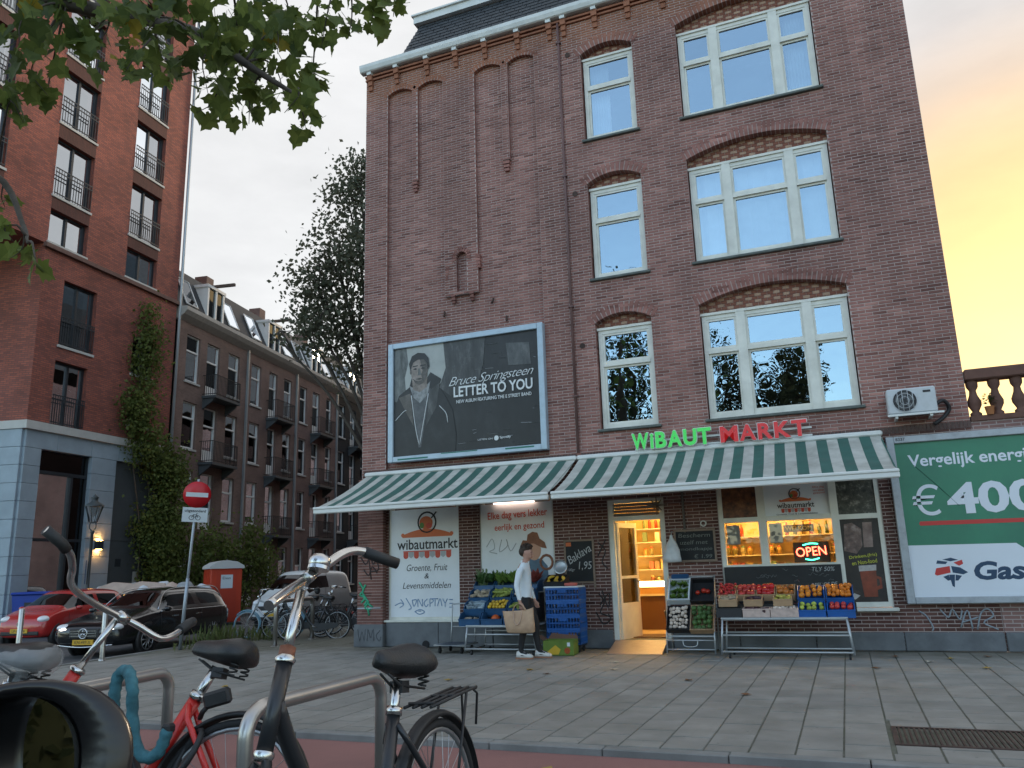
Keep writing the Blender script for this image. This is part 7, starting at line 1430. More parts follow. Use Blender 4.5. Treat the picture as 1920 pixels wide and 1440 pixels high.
# ================================================================== bicycles
M_SPK = mat('spoke_steel', (.40,.41,.42), .35, .9); M_BLKF = mat('black_frame', (.016,.018,.021), .38, coat=.2); M_REDF = mat('red_frame', (.62,.028,.022), .35, coat=.3, var=.08, vscale=8); M_CHRB = mat('bike_chrome', (.58,.58,.57), .22, 1.0, var=.06, vscale=20); M_SADD = mat('saddle_vinyl', (.016,.017,.018), .42, bump=.25, bscale=120); M_GRIP = mat('grip_rubber', (.02,.021,.022), .6); M_ALUR = mat('wheel_rim', (.36,.37,.38), .35, .8); M_TEAL = mat('chain_sleeve', (.045,.15,.18), .85, var=.35, vscale=22, bump=.8, bscale=30); M_ORNG = mat('orange_stay', (.50,.10,.02), .4)
def wheelset(t, axle, r, M, tyre, rim, det=1, name='wheel'):
    cx, cz = axle; n = 36 if det else 22
    c = [(cx+r*.955*math.cos(2*math.pi*k/n), 0, cz+r*.955*math.sin(2*math.pi*k/n)) for k in range(n)]
    W = MB(M).tube(c, r*.052, 10 if det else 6, closed=True).build(name, tyre, t)
    c = [(cx+r*.89*math.cos(2*math.pi*k/n), 0, cz+r*.89*math.sin(2*math.pi*k/n)) for k in range(n)]
    MB(M).tube(c, r*.033, 6, closed=True).build('rim', rim, W)
    m = MB(M); ns = 28 if det else 16
    for k in range(ns):
        a = 2*math.pi*k/ns; b = a+(.5 if k % 2 else -.5); y = .03*(1 if k % 4 < 2 else -1); m.tube([(cx+.022*math.cos(b),y,cz+.022*math.sin(b)),(cx+r*.88*math.cos(a),0,cz+r*.88*math.sin(a))], .0016 if det else .003, 3, caps=False)
    m.build('spokes', M_SPK, W); MB(M).cyl((cx,-.05,cz),(cx,.05,cz),.022,n=10).build('hub', M_SPK, W)
def fender(t, axle, r, M, a0, a1, mt, w_=.03, n=22):
    cx, cz = axle; m = MB(M); m.smooth = True; secs = []
    for k in range(n+1):
        a = R_(a0+(a1-a0)*k/n); secs.append([(cx+q*math.cos(a),y,cz+q*math.sin(a)) for y,q in ((-w_,r+.012),(-w_*.75,r+.03),(0,r+.038),(w_*.75,r+.03),(w_,r+.012),(w_*.6,r+.022),(0,r+.03),(-w_*.6,r+.022))])
    m.loft(secs, True, True); return m.build('fender', mt, t)
def saddle(t, c, mt, sc=1.0, tilt=6):
    m = MB(trm(*c)@rotm('Y',-tilt)@Matrix.Scale(sc,4)); m.smooth = True; secs = []
    for x, w_, zt, d in ((-.135,.055,.0,.03),(-.12,.095,.018,.06),(-.07,.112,.028,.072),(-.01,.085,.020,.062),(.05,.050,.010,.05),(.10,.036,.006,.042),(.135,.028,.0,.034),(.148,.012,-.012,.018)):
        d *= 1.8
        secs.append([(x,w_*math.cos(a),zt+.03-d*.5+d*.5*math.sin(a)*(1 if math.sin(a) > 0 else .9)+.012*abs(math.cos(a))**3*(-1)) for a in [2*math.pi*k/14 for k in range(14)]])
    m.loft(secs, True, True); s = m.build('saddle', mt, t)
    k = MB(trm(*c)@rotm('Y',-tilt)@Matrix.Scale(sc,4))
    for y in (-.05,.05):
        k.tube([(-.09+.018*math.cos(a*1.05),y+.018*math.sin(a*1.05),-.052-.0030*a) for a in range(14)], .004, 5)
        k.tube([(-.10,y,-.10),(.02,y*.4,-.085),(.10,y*.3,-.045)], .0045, 5)
    k.box(-.03,.02,-.025,.025,-.11,-.07); k.build('saddle_springs', M_PLAS, s); return s
def bicycle(label, loc, yaw, lean, frame, g=None, tyre=M_TYRE, rimm=None, fend=None, det=0, style='oma', steer=0.0, bar=True, group='bicycles parked beside the shop corner', rack=True, chain=True, fr=1.0, name='bicycle'):
    G = dict(hx=.93,hz=1.0,L1=.55,Ls=.74,Lst=.2,sa=.37,ha=.37,r=.345); G.update(g or {})
    t = thing(name, label, 'bicycle', loc, (0,0,0), group); Mw = Matrix.Translation(loc)@Matrix.Rotation(yaw,4,'Z')@Matrix.Rotation(lean,4,'X'); t.matrix_basis = Mw; WM[t.name] = Mw
    rimm = rimm or M_ALUR; fend = fend or M_PLAS; r = G['r']; I4 = Matrix.Identity(4)
    bb = Vector((.50,0,.30)); sd_ = Vector((-math.sin(G['sa']),0,math.cos(G['sa']))); hd = Vector((-math.sin(G['ha']),0,math.cos(G['ha']))); h = Vector((G['hx'],0,G['hz'])); hb = h-hd*.26; sc_ = bb+sd_*G['L1']; sad = bb+sd_*G['Ls']; cl_ = h+hd*G['Lst']
    s_ = (hb.z-r)/math.cos(G['ha']); fa = hb-hd*s_+Vector((.05,0,0)); fa.z = r
    S = trm(*h)@Matrix.Rotation(R_(steer),4,hd)@trm(*(-h)) if steer else I4
    ra = Vector((0,0,r)); k = fr
    F = MB(); F.tube([hb-hd*.01,h+hd*.005], .021*k, 12)
    if style == 'oma': F.tube(bez([h-hd*.12,h-hd*.10+Vector((-.10,0,-.22)),bb+Vector((.18,0,.10)),bb],6), .022*k, 10); F.tube([hb+hd*.03,bb+Vector((.28,0,.07)),bb], .021*k, 10) if style == 'omax' else None
    else: F.tube([h-hd*.05,sc_-sd_*.04], .017*k, 10); F.tube([hb+hd*.03,bb], .019*k, 10)
    F.tube([bb,sc_], .021*k, 12); F.cyl(bb-Vector((0,.04,0)),bb+Vector((0,.04,0)),.03,n=12)
    fo = F.build('frame', frame, t)
    for y in (-.055,.055): MB().tube([bb+Vector((-.03,y*.6,0)),ra+Vector((0,y,0))], .010*k, 8).build('chain_stay', frame, fo); MB().tube([sc_-sd_*.05+Vector((0,y*.35,0)),sc_-sd_*.09+Vector((-.04,y*.9,-.03)),ra+Vector((0,y,0))], .010*k, 8).build('seat_stay', frame, fo)
    MB().lathe([(.025*k,0),(.028*k,.010),(.022*k,.022)],14).build('t', M_CHRB, t).matrix_basis = trm(*h)@hd.to_track_quat('Z','Y').to_matrix().to_4x4(); t_h = [o for o in COL.objects if o.parent == t][-1]; t_h.name = 'headset'
    MB().lathe([(.022*k,-.024),(.027*k,-.010),(.025*k,0.0)],14).build('headset', M_CHRB, t).matrix_basis = trm(*hb)@hd.to_track_quat('Z','Y').to_matrix().to_4x4()
    for y in (-.05,.05): MB(S).tube([hb-hd*.03+Vector((0,y*.4,0)),hb-hd*.08+Vector((.01,y,0)),fa-Vector((.035,-y*.0,-.12))+Vector((0,y,0)),fa+Vector((0,y,0))], [.014*k,.014*k,.011*k,.008*k], 8).build('fork_blade', frame, t)
    wheelset(t, (0,r), r, I4, tyre, rimm, det); wheelset(t, (fa.x,r), r, S, tyre, rimm, det)
    fender(t, (0,r), r, I4, 15, 195, fend); fender(t, (fa.x,r), r, S, -5 if False else 40, 190, fend)
    MB().tube([sc_-sd_*.05,sad-sd_*.06], .0135*k*1.15, 10).build('seat_post', M_CHRB, t); MB().tube([sc_-sd_*.02,sc_+sd_*.012], .026*k, 12).build('seat_clamp', M_CHRB, t)
    if chain: MB().prism([(-.05,.045,r+.06),(.55,.045,.40),(.62,.045,.30),(.55,.045,.20),(.0,.045,r-.06),(-.07,.045,r)],(0,.03,0)).build('chain_case', M_PLAS, t)
    for s, a in ((-1,200),(1,20)):
        e_ = bb+Vector((.17*math.cos(R_(a)),s*.10,.17*math.sin(R_(a)))); c_ = MB().tube([bb+Vector((0,s*.08,0)),e_], .010, 6).build('crank', M_CHRB, t); MB().box(e_.x-.045,e_.x+.045,e_.y,e_.y+s*.09,e_.z-.012,e_.z+.012).build('pedal', M_PLAS, c_)
    if rack:
        m = MB(); z = r*2+.08
        for y in (-.06,-.02,.02,.06): m.tube([(.14,y,z-.01),(-.16,y,z),(-.32,y,z+.005)], .0065, 6)
        for x in (.10,-.10,-.32): m.tube([(x,-.06,z),(x,.06,z)], .007, 6)
        for y in (-.065,.065): m.tube([(-.20,y,z),(-.02,y,r+.02)], .007, 6); m.tube([(-.32,y*.6,z),(-.37,y*.6,z-.03),(-.35,y*.5,z-.16)], .006, 6)
        m.build('rack', M_PLAS, t)
        if not det: MB().box(-.40,-.375,-.045,.045,z-.17,z-.11,.006).build('rear_light', M_RLENS, t)
    if bar:
        MB(S).tube([h,cl_], .0135*k, 10).build('stem', M_CHRB, t)
        hbp = [(cl_.x-.22,-.29,cl_.z+.03),(cl_.x-.10,-.27,cl_.z+.05),(cl_.x+.02,-.17,cl_.z+.03),(cl_.x+.02,0,cl_.z),(cl_.x+.02,.17,cl_.z+.03),(cl_.x-.10,.27,cl_.z+.05),(cl_.x-.22,.29,cl_.z+.03)]
        hb_ = MB(S).tube(bez(hbp,4), .011*k*1.1, 8).build('handlebar', M_CHRB, t)
        for y in (-1,1): MB(S).tube([(cl_.x-.11,y*.272,cl_.z+.049),(cl_.x-.225,y*.292,cl_.z+.029)], .018, 8).build('grip', M_GRIP, hb_)
        MB(S).cyl((cl_.x+.07,0,cl_.z-.14),(cl_.x+.13,0,cl_.z-.14),.035,n=12).build('headlamp', M_CHRB, t)
    saddle(t, sad+Vector((0,0,.02)), M_SADD, 1.0 if not det else 1.12)
    return t
# --- far group beside the corner
M_LBLUE = mat('light_blue_tyre', (.16,.32,.42), .6); M_SILV = mat('silver_frame', (.42,.43,.44), .35, .5)
bicycle('silver bicycle with light blue front tyre nearest to the parked cars', (-13.65,18.0,-.15), R_(197), 0.05, M_SILV, tyre=M_LBLUE, fend=M_LBLUE, style='dia', steer=8, fr=1.3)
proto = bicycle('black bicycle standing right of the silver one by the steel hoop', (-12.55,17.75,-.14), R_(200), .06, M_BLKF, fr=1.3)
for x, y, a, lab in ((-11.75,17.25,194,'black bicycle nearest to the brick pier of the shop'),(-12.9,18.7,203,'black bicycle behind the silver one in the second line'),(-11.9,18.6,188,'black bicycle in the second line behind the steel hoop'),(-11.3,19.6,20,'black bicycle facing away near the navy bin'),(-12.6,19.7,198,'black bicycle farthest back before the white van')):
    c = copy_thing(proto, (x,y,-.14), None, lab); c.matrix_basis = Matrix.Translation((x,y,-.14))@Matrix.Rotation(R_(a),4,'Z')@Matrix.Rotation(.06,4,'X')
# --- foreground: red bicycle, black bicycle, wrapped saddle
VZ = .13
RB = bicycle('red bicycle with chrome handlebar leaning at the left steel hoop', (-2.607,2.944,VZ), 3.367, .298, M_REDF, dict(hx=.907,hz=.928,L1=.578,Ls=.78,Lst=.309,sa=.472,ha=.511,r=.355), det=2, steer=18, bar=False, group='bicycles at the kerbside hoops', rack=False, fr=1.45)
WRB = WM[RB.name]; iR = WRB.inverted()
hd_ = Vector((-math.sin(.511),0,math.cos(.511))); h_ = Vector((.907,0,.928)); MB().tube([h_,h_+hd_*.309], .0165, 12).build('stem', M_CHRB, RB)
rp = [(-3.188,2.48,1.67),(-3.173,2.556,1.61),(-3.191,2.616,1.565),(-3.233,2.669,1.504),(-3.337,2.751,1.449),(-3.401,2.85,1.395),(-3.419,2.992,1.326),(-3.405,3.124,1.263),(-3.36,3.186,1.219),(-3.315,3.251,1.164),(-3.306,3.303,1.147),(-3.316,3.384,1.16),(-3.368,3.521,1.195)]
rb_ = MB().tube(bez(rp,4), .0165, 12).build('handlebar', M_CHRB, RB, world=True)
MB().tube([rp[0],rp[1],(-3.18,2.585,1.585)], .024, 12).build('grip', M_GRIP, rb_); MB().tube([(-3.34,3.44,1.175),(-3.385,3.56,1.205),(-3.40,3.60,1.21)], .026, 12).build('grip', M_GRIP, rb_)
MB().tube([(-3.408,3.10,1.277),(-3.400,3.15,1.248)], .026, 12).build('clamp', M_CHRB, rb_)
rl = MB().box(-.062,.062,-.025,.025,-.036,.036,.012).build('rear_lamp', M_PLAS, RB, world=True); rl.matrix_basis = trm(-2.755,3.10,.905)@rotm('Z',20)@rotm('Y',-14); MB().box(.025,.052,-.029,-.024,-.015,.015).build('reflector', M_PLAS, rl)
MB().tube([(-2.80,3.10,.875),(-2.84,3.10,.84),(-2.87,3.12,.81)], .012, 8).build('lamp_stay', M_PLAS, RB, world=True)
MB().tube([(-2.84+.06*math.cos(a*.45),3.02+.05*math.sin(a*.45),.68+.09*math.sin(a*.45+.6)) for a in range(14)], .014, 8, closed=True).build('ring_lock', M_PLAS, RB, world=True)
BB_ = bicycle('black bicycle with chrome handlebar and bell at the right steel hoop', (-1.638,3.178,VZ), 4.731, .052, M_BLKF, dict(hx=1.002,hz=1.05,L1=.53,Ls=.697,Lst=.239,sa=.33,ha=.395,r=.355), det=1, steer=-14, bar=False, group='bicycles at the kerbside hoops', rack=True, fr=1.2)
iB = WM[BB_.name].inverted(); hd_ = Vector((-math.sin(.395),0,math.cos(.395))); h_ = Vector((1.002,0,1.05)); MB().tube([h_,h_+hd_*.05], .026, 12).build('stem_collar', mat('copper_collar', (.22,.09,.055), .5, .5), BB_); MB().tube([h_,h_+hd_*.235], .0165, 12).build('stem', M_CHRB, BB_)
bp_ = [(-1.555,1.94,1.364),(-1.588,2.052,1.393),(-1.654,2.218,1.421),(-1.669,2.294,1.446),(-1.663,2.366,1.477),(-1.655,2.439,1.51),(-1.647,2.504,1.526),(-1.628,2.557,1.522),(-1.593,2.61,1.5),(-1.553,2.665,1.477)]
bb2 = MB().tube(bez(bp_,4), .0160, 12).build('handlebar', M_CHRB, BB_, world=True); MB().tube([bp_[7],bp_[8],bp_[9]], .0205, 12).build('grip', M_GRIP, bb2); MB().tube([(-1.66,2.25,1.432),(-1.67,2.30,1.449)], .021, 12).build('clamp', M_CHRB, bb2)
MB(trm(-1.628,2.28,1.475)@rotm('X',-18)).lathe([(.034,0),(.036,.006),(.036,.022),(.028,.034),(.010,.04),(0,.04)],18).lathe([(.036,-.014),(.036,-.002)],18).build('bell', M_CHRB, bb2)
# third bicycle, mostly hidden by the wing mirror, saddle wrapped in clear plastic
B3 = bicycle('bicycle with plastic wrapped saddle behind the wing mirror', (-3.30,2.86,VZ), R_(192), .12, M_BLKF, dict(hx=.95,hz=.95,L1=.60,Ls=.72,Lst=.1,sa=.37,r=.35), det=1, bar=True, group='bicycles at the kerbside hoops', rack=False, fr=1.1)
B3.matrix_basis = Matrix.Translation((-3.42,2.84,VZ))@Matrix.Rotation(R_(203),4,'Z')@Matrix.Rotation(.05,4,'X'); WM[B3.name] = B3.matrix_basis.copy()
sp_ = [o for o in COL.objects if o.parent == B3 and o.name.startswith('saddle')][0]
m = MB(); m.smooth = True; secs = []; c = Vector((.50-.72*math.sin(.37),0,.30+.72*math.cos(.37)+.0))
for x, w_, z0, z1 in ((-.165,.05,-.06,.02),(-.14,.115,-.09,.035),(-.07,.135,-.10,.045),(.0,.11,-.095,.036),(.07,.07,-.085,.028),(.13,.05,-.07,.022),(.165,.02,-.05,.0)):
    secs.append([c+Vector((x,w_*math.cos(a)*(1+.07*math.sin(a*5+x*40)),.02+(z0+z1)/2+(z1-z0)/2*math.sin(a)*(1+.08*math.sin(a*7+x*30)))) for a in [2*math.pi*k/18 for k in range(18)]])
m.loft(secs, True, True); m.build('plastic_wrap', mat('clear_wrap', (.85,.88,.90), .12, alpha=.22, bump=1.0, bscale=26), B3); MB().lathe([(.0,-.12),(.05,-.11),(.035,-.05),(.07,-.02)],12,origin=c+Vector((-.02,0,0)),caps=False).build('wrap_knot', MATS['clear_wrap'], B3)
hoop('steel bike hoop with teal chain lock beside the red bicycle', (-3.545,2.80,VZ), (-3.66,3.72,VZ), .80, .031, rad=.10)
hoop('steel bike hoop behind the frame of the black bicycle', (-2.27,2.72,VZ), (-2.285,3.76,VZ), .80, .031, rad=.11)
lk = MB().tube(bez([(-3.267,3.008,.75),(-3.262,2.983,.86),(-3.258,2.977,.935),(-3.25,2.984,1.009),(-3.182,2.972,1.032),(-3.094,2.923,.971),(-3.091,2.932,.851),(-3.058,2.934,.718),(-3.004,2.946,.669),(-2.947,2.962,.695),(-2.918,2.973,.787)],5), .027, 10)
lk.v = [(v[0]+.004*math.sin(v[2]*160),v[1],v[2]+.003*math.sin(v[0]*150)) for v in lk.v]
t = thing('chain_lock', 'teal cloth covered chain lock hanging from the left steel hoop', 'lock', (-3.1,2.95,.67)); lk.build('sleeve', M_TEAL, t, world=True); MB().box(-2.945,-2.895,2.955,3.005,.77,.81,.01).build('padlock', M_PLAS, t, world=True)
# --- wing mirror of the car the picture is taken from
cr, cu, cf = _rr.copy(), _uu.copy(), _f.copy()
Mc = Vector((-.838,.651,1.258)); vd = (Mc-Vector((0,0,1.45))).normalized(); rx = vd.cross(Vector((0,0,1))).normalized(); uy = rx.cross(vd)
MM = Matrix(((rx.x,uy.x,-vd.x,Mc.x),(rx.y,uy.y,-vd.y,Mc.y),(rx.z,uy.z,-vd.z,Mc.z),(0,0,0,1)))
t = thing('wing_mirror', 'large black car wing mirror at the lower left corner', 'car mirror', Mc)
def sup(a, b, n=36, e=.8, cx=0, cy=0): return [(cx+a*(abs(math.cos(q))**e)*(1 if math.cos(q) >= 0 else -1), cy+b*(abs(math.sin(q))**e)*(1 if math.sin(q) >= 0 else -1)) for q in [2*math.pi*k/n for k in range(n)]]
M_MIR = mat('mirror_housing', (.006,.006,.007), .30, coat=.15); m = MB(MM); m.smooth = True
o_, i_ = sup(.111,.090,e=.92), sup(.068,.076,e=.92,cx=-.012,cy=-.002)
m.loft([[(x*.6,y*.6,-.135) for x,y in o_],[(x*.9,y*.9,-.10) for x,y in o_],[(x,y,-.025) for x,y in o_],[(x*.985,y*.985,-.004) for x,y in o_],[(x*.93,y*.94,.004) for x,y in o_],[(x*1.03,y*1.03,.0) for x,y in i_],[(x,y,-.012) for x,y in i_],[(x*1.05,y*1.02,-.09) for x,y in i_]]); m.poly([(x*1.05,y*1.02,-.09) for x,y in i_]); m.build('housing', M_MIR, t, world=True)
gn = Vector((.315,-.944,.09)).normalized(); nv = -vd; gq = nv.rotation_difference(gn).to_matrix().to_4x4(); gc = MM@Vector((-.012,0,-.044))
MB(trm(*gc)@gq@trm(*(-gc))@MM@trm(0,0,-.044)).poly([(x*1.12,y*1.02,0) for x,y in i_]).build('mirror_glass', mat('mirror_silver', (.62,.66,.68), .015, 1.0), t, world=True)
MB().tube(bez([tuple(MM@Vector((-.03,-.085,-.04))),(-.80,.58,1.10),(-.72,.50,1.06)]), [.03]*13 if False else .026, 10).build('arm', M_MIR, t, world=True)
MB().box(-.78,-.70,-.55,.75,.35,1.085,.03).build('door_skin', blk, t, world=True)
# ================================================================== trees and other planting
def leaf_cloud(blobs, n, size, seed=1, flat=None, up=.35):
    """many small folded leaves spread through a set of blobs: (x,y,z,rx,ry,rz); hollow towards the centre"""
    g = np.random.default_rng(seed); B_ = np.array(blobs, float); vol = (B_[:,3]*B_[:,4]*B_[:,5])**.75; idx = g.choice(len(B_), n, p=vol/vol.sum())
    d = g.normal(size=(n,3)); d /= np.linalg.norm(d,axis=1)[:,None]; rad = g.random(n)**.45
    # clumps: pull towards a set of twig ends
    c = B_[idx,:3]+d*rad[:,None]*B_[idx,3:6]
    k = max(8, n//30); tips = c[g.choice(n,k,replace=False)]; ti = g.integers(0,k,n); near_ = tips[ti]; use = g.random(n) < .93
    c = np.where(use[:,None], near_+g.normal(size=(n,3))*size*1.7, c)
    a = g.normal(size=(n,3)); a[:,2] -= up; a /= np.linalg.norm(a,axis=1)[:,None]; b = np.cross(a, g.normal(size=(n,3))); b /= np.linalg.norm(b,axis=1)[:,None]; nn_ = np.cross(a,b)
    s = size*g.uniform(.6,1.25,n)[:,None]
    p0 = c; p1 = c+a*s*.5+b*s*.36+nn_*s*.08; p2 = c+a*s; p3 = c+a*s*.5-b*s*.36+nn_*s*.08
    V_ = np.stack([p0,p1,p2,p3],1).reshape(-1,3); return V_, n
def cloud_obj(name, V_, n, mt, parent, kind=None):
    me = bpy.data.meshes.new(name); me.vertices.add(4*n); me.vertices.foreach_set('co', V_.astype('f').ravel()); me.loops.add(4*n); me.loops.foreach_set('vertex_index', np.arange(4*n,dtype='i')); me.polygons.add(n); me.polygons.foreach_set('loop_start', np.arange(0,4*n,4,dtype='i')); me.update(calc_edges=True); me.materials.append(mt)
    return link(name, me, parent, False, None, kind)
def leaf_mat(name, c, c2, rough=.6, tr=.48):
    m = bpy.data.materials.new(name); m.use_nodes = True; N = m.node_tree.nodes; L = m.node_tree.links; b = N['Principled BSDF']; b.inputs['Roughness'].default_value = rough; b.inputs['Specular IOR Level'].default_value = .25
    g = N.new('ShaderNodeNewGeometry'); n = N.new('ShaderNodeTexNoise'); n.inputs['Scale'].default_value = 1.3; n.inputs['Detail'].default_value = 4; L.new(g.outputs['Position'], n.inputs['Vector'])
    w_ = N.new('ShaderNodeTexWhiteNoise'); L.new(g.outputs['Random Per Island'], w_.inputs['Vector']) if False else None
    a = N.new('ShaderNodeMath'); a.operation = 'MULTIPLY_ADD'; L.new(g.outputs['Random Per Island'], a.inputs[0]); a.inputs[1].default_value = .7; a.inputs[2].default_value = -.35; a2 = N.new('ShaderNodeMath'); a2.operation = 'ADD'; a2.use_clamp = True; L.new(a.outputs[0], a2.inputs[0]); L.new(n.outputs[0], a2.inputs[1])
    mx_ = N.new('ShaderNodeMix'); mx_.data_type = 'RGBA'; L.new(a2.outputs[0], mx_.inputs['Factor']); mx_.inputs['A'].default_value = (*c,1); mx_.inputs['B'].default_value = (*c2,1); L.new(mx_.outputs['Result'], b.inputs['Base Color'])
    t_ = N.new('ShaderNodeBsdfTranslucent'); L.new(mx_.outputs['Result'], t_.inputs[0]); ms = N.new('ShaderNodeMixShader'); ms.inputs[0].default_value = tr; L.new(b.outputs[0], ms.inputs[1]); L.new(t_.outputs[0], ms.inputs[2]); L.new(ms.outputs[0], N['Material Output'].inputs[0]); MATS[name] = m; return m
M_BARK = mat('bark', (.075,.062,.05), .9, var=.3, vscale=12, bump=.8, bscale=25); M_LF1 = leaf_mat('street_tree_leaf', (.075,.090,.058), (.18,.185,.125)); M_IVY = leaf_mat('ivy_leaf', (.06,.095,.022), (.20,.24,.07)); M_LF2 = leaf_mat('far_tree_leaf', (.022,.034,.016), (.055,.068,.032)); M_GRS = leaf_mat('weed_leaf', (.07,.11,.03), (.20,.22,.09))
def tree(name, label, loc, blobs, n, leaf, trunk_r, mt, fork, cat='tree', group=None, seed=1):
    t = thing(name, label, cat, loc, group=group)
    ztop = max(b[2] for b in blobs); tr = MB().tube(bez([(0,0,0),(.05,.03,fork*.5),(0,.05,fork),(.1,0,(fork+ztop)*.55),(0,.1,ztop)],4), [trunk_r*(1-.85*k/16) for k in range(17)], 10); T_ = tr.build('trunk', M_BARK, t)
    rr = random.Random(seed)
    for b in blobs:
        s = Vector((0,.04,fork*(.75+.3*rr.random()))); e_ = Vector(b[:3]); md = (s+e_)/2+Vector((0,0,.4)); MB().tube(bez([s,md,e_,e_+Vector((rr.uniform(-.5,.5),rr.uniform(-.5,.5),b[5]*.7))],4), [trunk_r*.28*(1-.9*k/12)+.006 for k in range(13)], 7).build('limb', M_BARK, t)
        for q in range(3):
            e2 = e_+Vector((rr.uniform(-1,1)*b[3],rr.uniform(-1,1)*b[4],rr.uniform(-.6,.8)*b[5]))*.9; MB().tube(bez([md*.4+e_*.6,(e_+e2)/2+Vector((0,0,.15)),e2],3), [.03,.026,.022,.018,.014,.01,.006], 5).build('branch', M_BARK, t)
    V_, k = leaf_cloud(blobs, n, leaf, seed); cloud_obj('crown', V_, k, mt, t); return t
lf = Vector((-.85,-.53,0)); rgt = -lf; bkw = Vector((-.53,.85,0))
def bl(off, z, r, dv=0, rz=None):
    r *= .86; p = lf*off+bkw*dv; return (p.x,p.y,z,r,r,rz or r)
tree('street_tree', 'tall dark leafy tree rising behind the corner of the shop building', (-13.3,21.7,-.16), [bl(.7,14.9,.9),bl(.9,13.6,1.3),bl(-.6,13.4,1.2,.8),bl(1.4,11.9,1.35),bl(.4,11.6,1.4,-1),bl(-1.3,11.5,1.5,.5),bl(2.0,10.6,1.2),bl(.9,9.9,1.6,.5),bl(1.9,9.2,1.0,-.4),bl(-1.0,9.6,1.6),bl(.6,8.5,1.2,.6),bl(2.6,9.6,.7,.3),bl(3.2,9.0,.45)], 12500, .160, .22, M_LF1, 5.2, seed=5)
# trees across the road that the upper windows mirror
for k, (x, y, h_, r_, lab) in enumerate(((-9.6,-11.5,17.0,3.4,'tallest leafy tree across the road, mirrored in the small windows'),(-4.6,-11.0,12.6,2.0,'middle leafy tree across the road, mirrored in the large window'),(-1.6,-11.0,11.8,1.35,'narrow leafy tree across the road, mirrored in the large window'))):
    tree('street_tree', lab, (x,y,-.12), [(0,0,h_-r_*.6,r_*.45,r_*.45,r_*.8),(r_*.3,0,h_-r_*1.4,r_*.8,r_*.8,r_*.9),(-r_*.35,.2,h_-r_*2.0,r_*.9,r_*.9,r_),(r_*.25,-.2,h_-r_*2.8,r_,r_,r_),(-.2,.2,h_*.38,r_*.9,r_*.9,r_*.9)], 11000 if k == 0 else 6500, .20, .22, M_LF2, 3.0, group='trees across the road', seed=20+k)
t = thing('added_hedge', 'unseen leafy mass added across the road to darken mirror reflections', 'added_hedge', (-6,-13.5,-.12))  # unseen foliage added so the wing mirror reflects something dark
V_, k = leaf_cloud([(x,0,1.5+.4*math.sin(x),2.2,1.0,1.9) for x in range(-26,20,3)], 9000, .30, 44); cloud_obj('foliage', V_, k, M_LF2, t); MB().box(-28,20,-.25,.25,0,2.4).build('stems', M_LF2, t)
# climbing plant on the apartment block and bushes at its foot
t = thing('climbing_plant', 'green climbing plant covering the brick wall of the apartment block', 'climber', P0, (0,0,R_(96)))
ib = [(-2.1,-.25,Z(12.3),.5,.25,.5),(-2.05,-.28,Z(11.4),.75,.3,.7),(-2.15,-.28,Z(10.3),.8,.3,.8),(-2.1,-.3,Z(9.3),.7,.3,.6),(-2.4,-.35,Z(8.5),1.0,.35,.7),(-2.3,-.35,Z(7.7),1.05,.4,.7),(-1.7,-.4,Z(6.8),1.1,.45,.8),(-.9,-.5,Z(6.2),1.2,.5,.9),(-.5,-.6,Z(5.2),1.25,.6,1.0),(-.6,-.6,Z(4.0),1.2,.6,1.0),(-.7,-.7,Z(2.8),1.3,.7,1.1),(-.6,-.7,Z(1.4),1.2,.7,1.2),(-1.3,-.5,Z(3.4),.8,.5,.9)]
V_, k = leaf_cloud(ib, 15000, .15, 9, up=.8); cloud_obj('foliage', V_, k, M_IVY, t)
for j, x in enumerate((-1.6,-.9,-.3)): MB().tube(bez([(x,-.1,0),(x+.15,-.08,Z(3)),(x-.6,-.06,Z(6.5)),(-2.1,-.06,Z(9.5)),(-2.0+.2*j,-.06,Z(12))],4), .035, 6).build('stem', M_BARK, t)
t = thing('bush', 'large green bush at the foot of the first brown house', 'bush', RM@Vector((3.2,-1.6,0)), (0,0,R_(RZ)))
V_, k = leaf_cloud([(-2.4,.4,2.2,1.3,.8,1.5),(-.9,.2,2.0,1.4,.9,1.4),(.6,.1,2.4,1.3,.9,1.4),(1.6,0,2.9,1.0,.8,1.2),(2.1,.0,1.8,1.1,.8,1.2),(-1.6,.3,3.3,1.1,.7,.8),(1.5,.1,3.6,.6,.6,.6),(-.2,.2,.9,2.2,.8,.9)], 7000, .16, 12); cloud_obj('foliage', V_, k, M_IVY, t)
for x in (-1.5,0,1.4): MB().tube(bez([(x*.4,0,0),(x*.7,.05,1.2),(x,.1,2.6)],3), .05, 6).build('stem', M_BARK, t)
# weeds along the side kerb by the estate car
g = np.random.default_rng(3); m = MB(); n = 0
for cx, cy, hh, k in ((-14.25,15.5,.40,45),(-14.5,16.2,.50,70),(-14.7,16.8,.45,60),(-14.2,17.2,.38,60),(-13.6,17.3,.32,50),(-14.1,14.9,.2,25)):
    for j in range(k):
        x, y = cx+g.normal()*.22, cy+g.normal()*.25; h_ = hh*g.uniform(.35,1.1); a = g.uniform(0,6.3); l_ = g.uniform(.05,.25); p = Vector((x,y,-.155)); q = p+Vector((math.cos(a)*l_,math.sin(a)*l_,h_)); w_ = Vector((-math.sin(a),math.cos(a),0))*g.uniform(.008,.028); md = p*.45+q*.55+Vector((0,0,.05)); m.quad(p-w_*.4,p+w_*.4,md+w_,md-w_); m.tri(md-w_,md+w_,q)
        if j % 3 == 0:
            for s in range(4): c = p*(1-s/5)+q*(s/5); b_ = g.uniform(0,6.3); d = Vector((math.cos(b_),math.sin(b_),.4))*.07; ww = Vector((-d.y,d.x,0))*.4; m.quad(c,c+d*.5+ww,c+d,c+d*.5-ww)
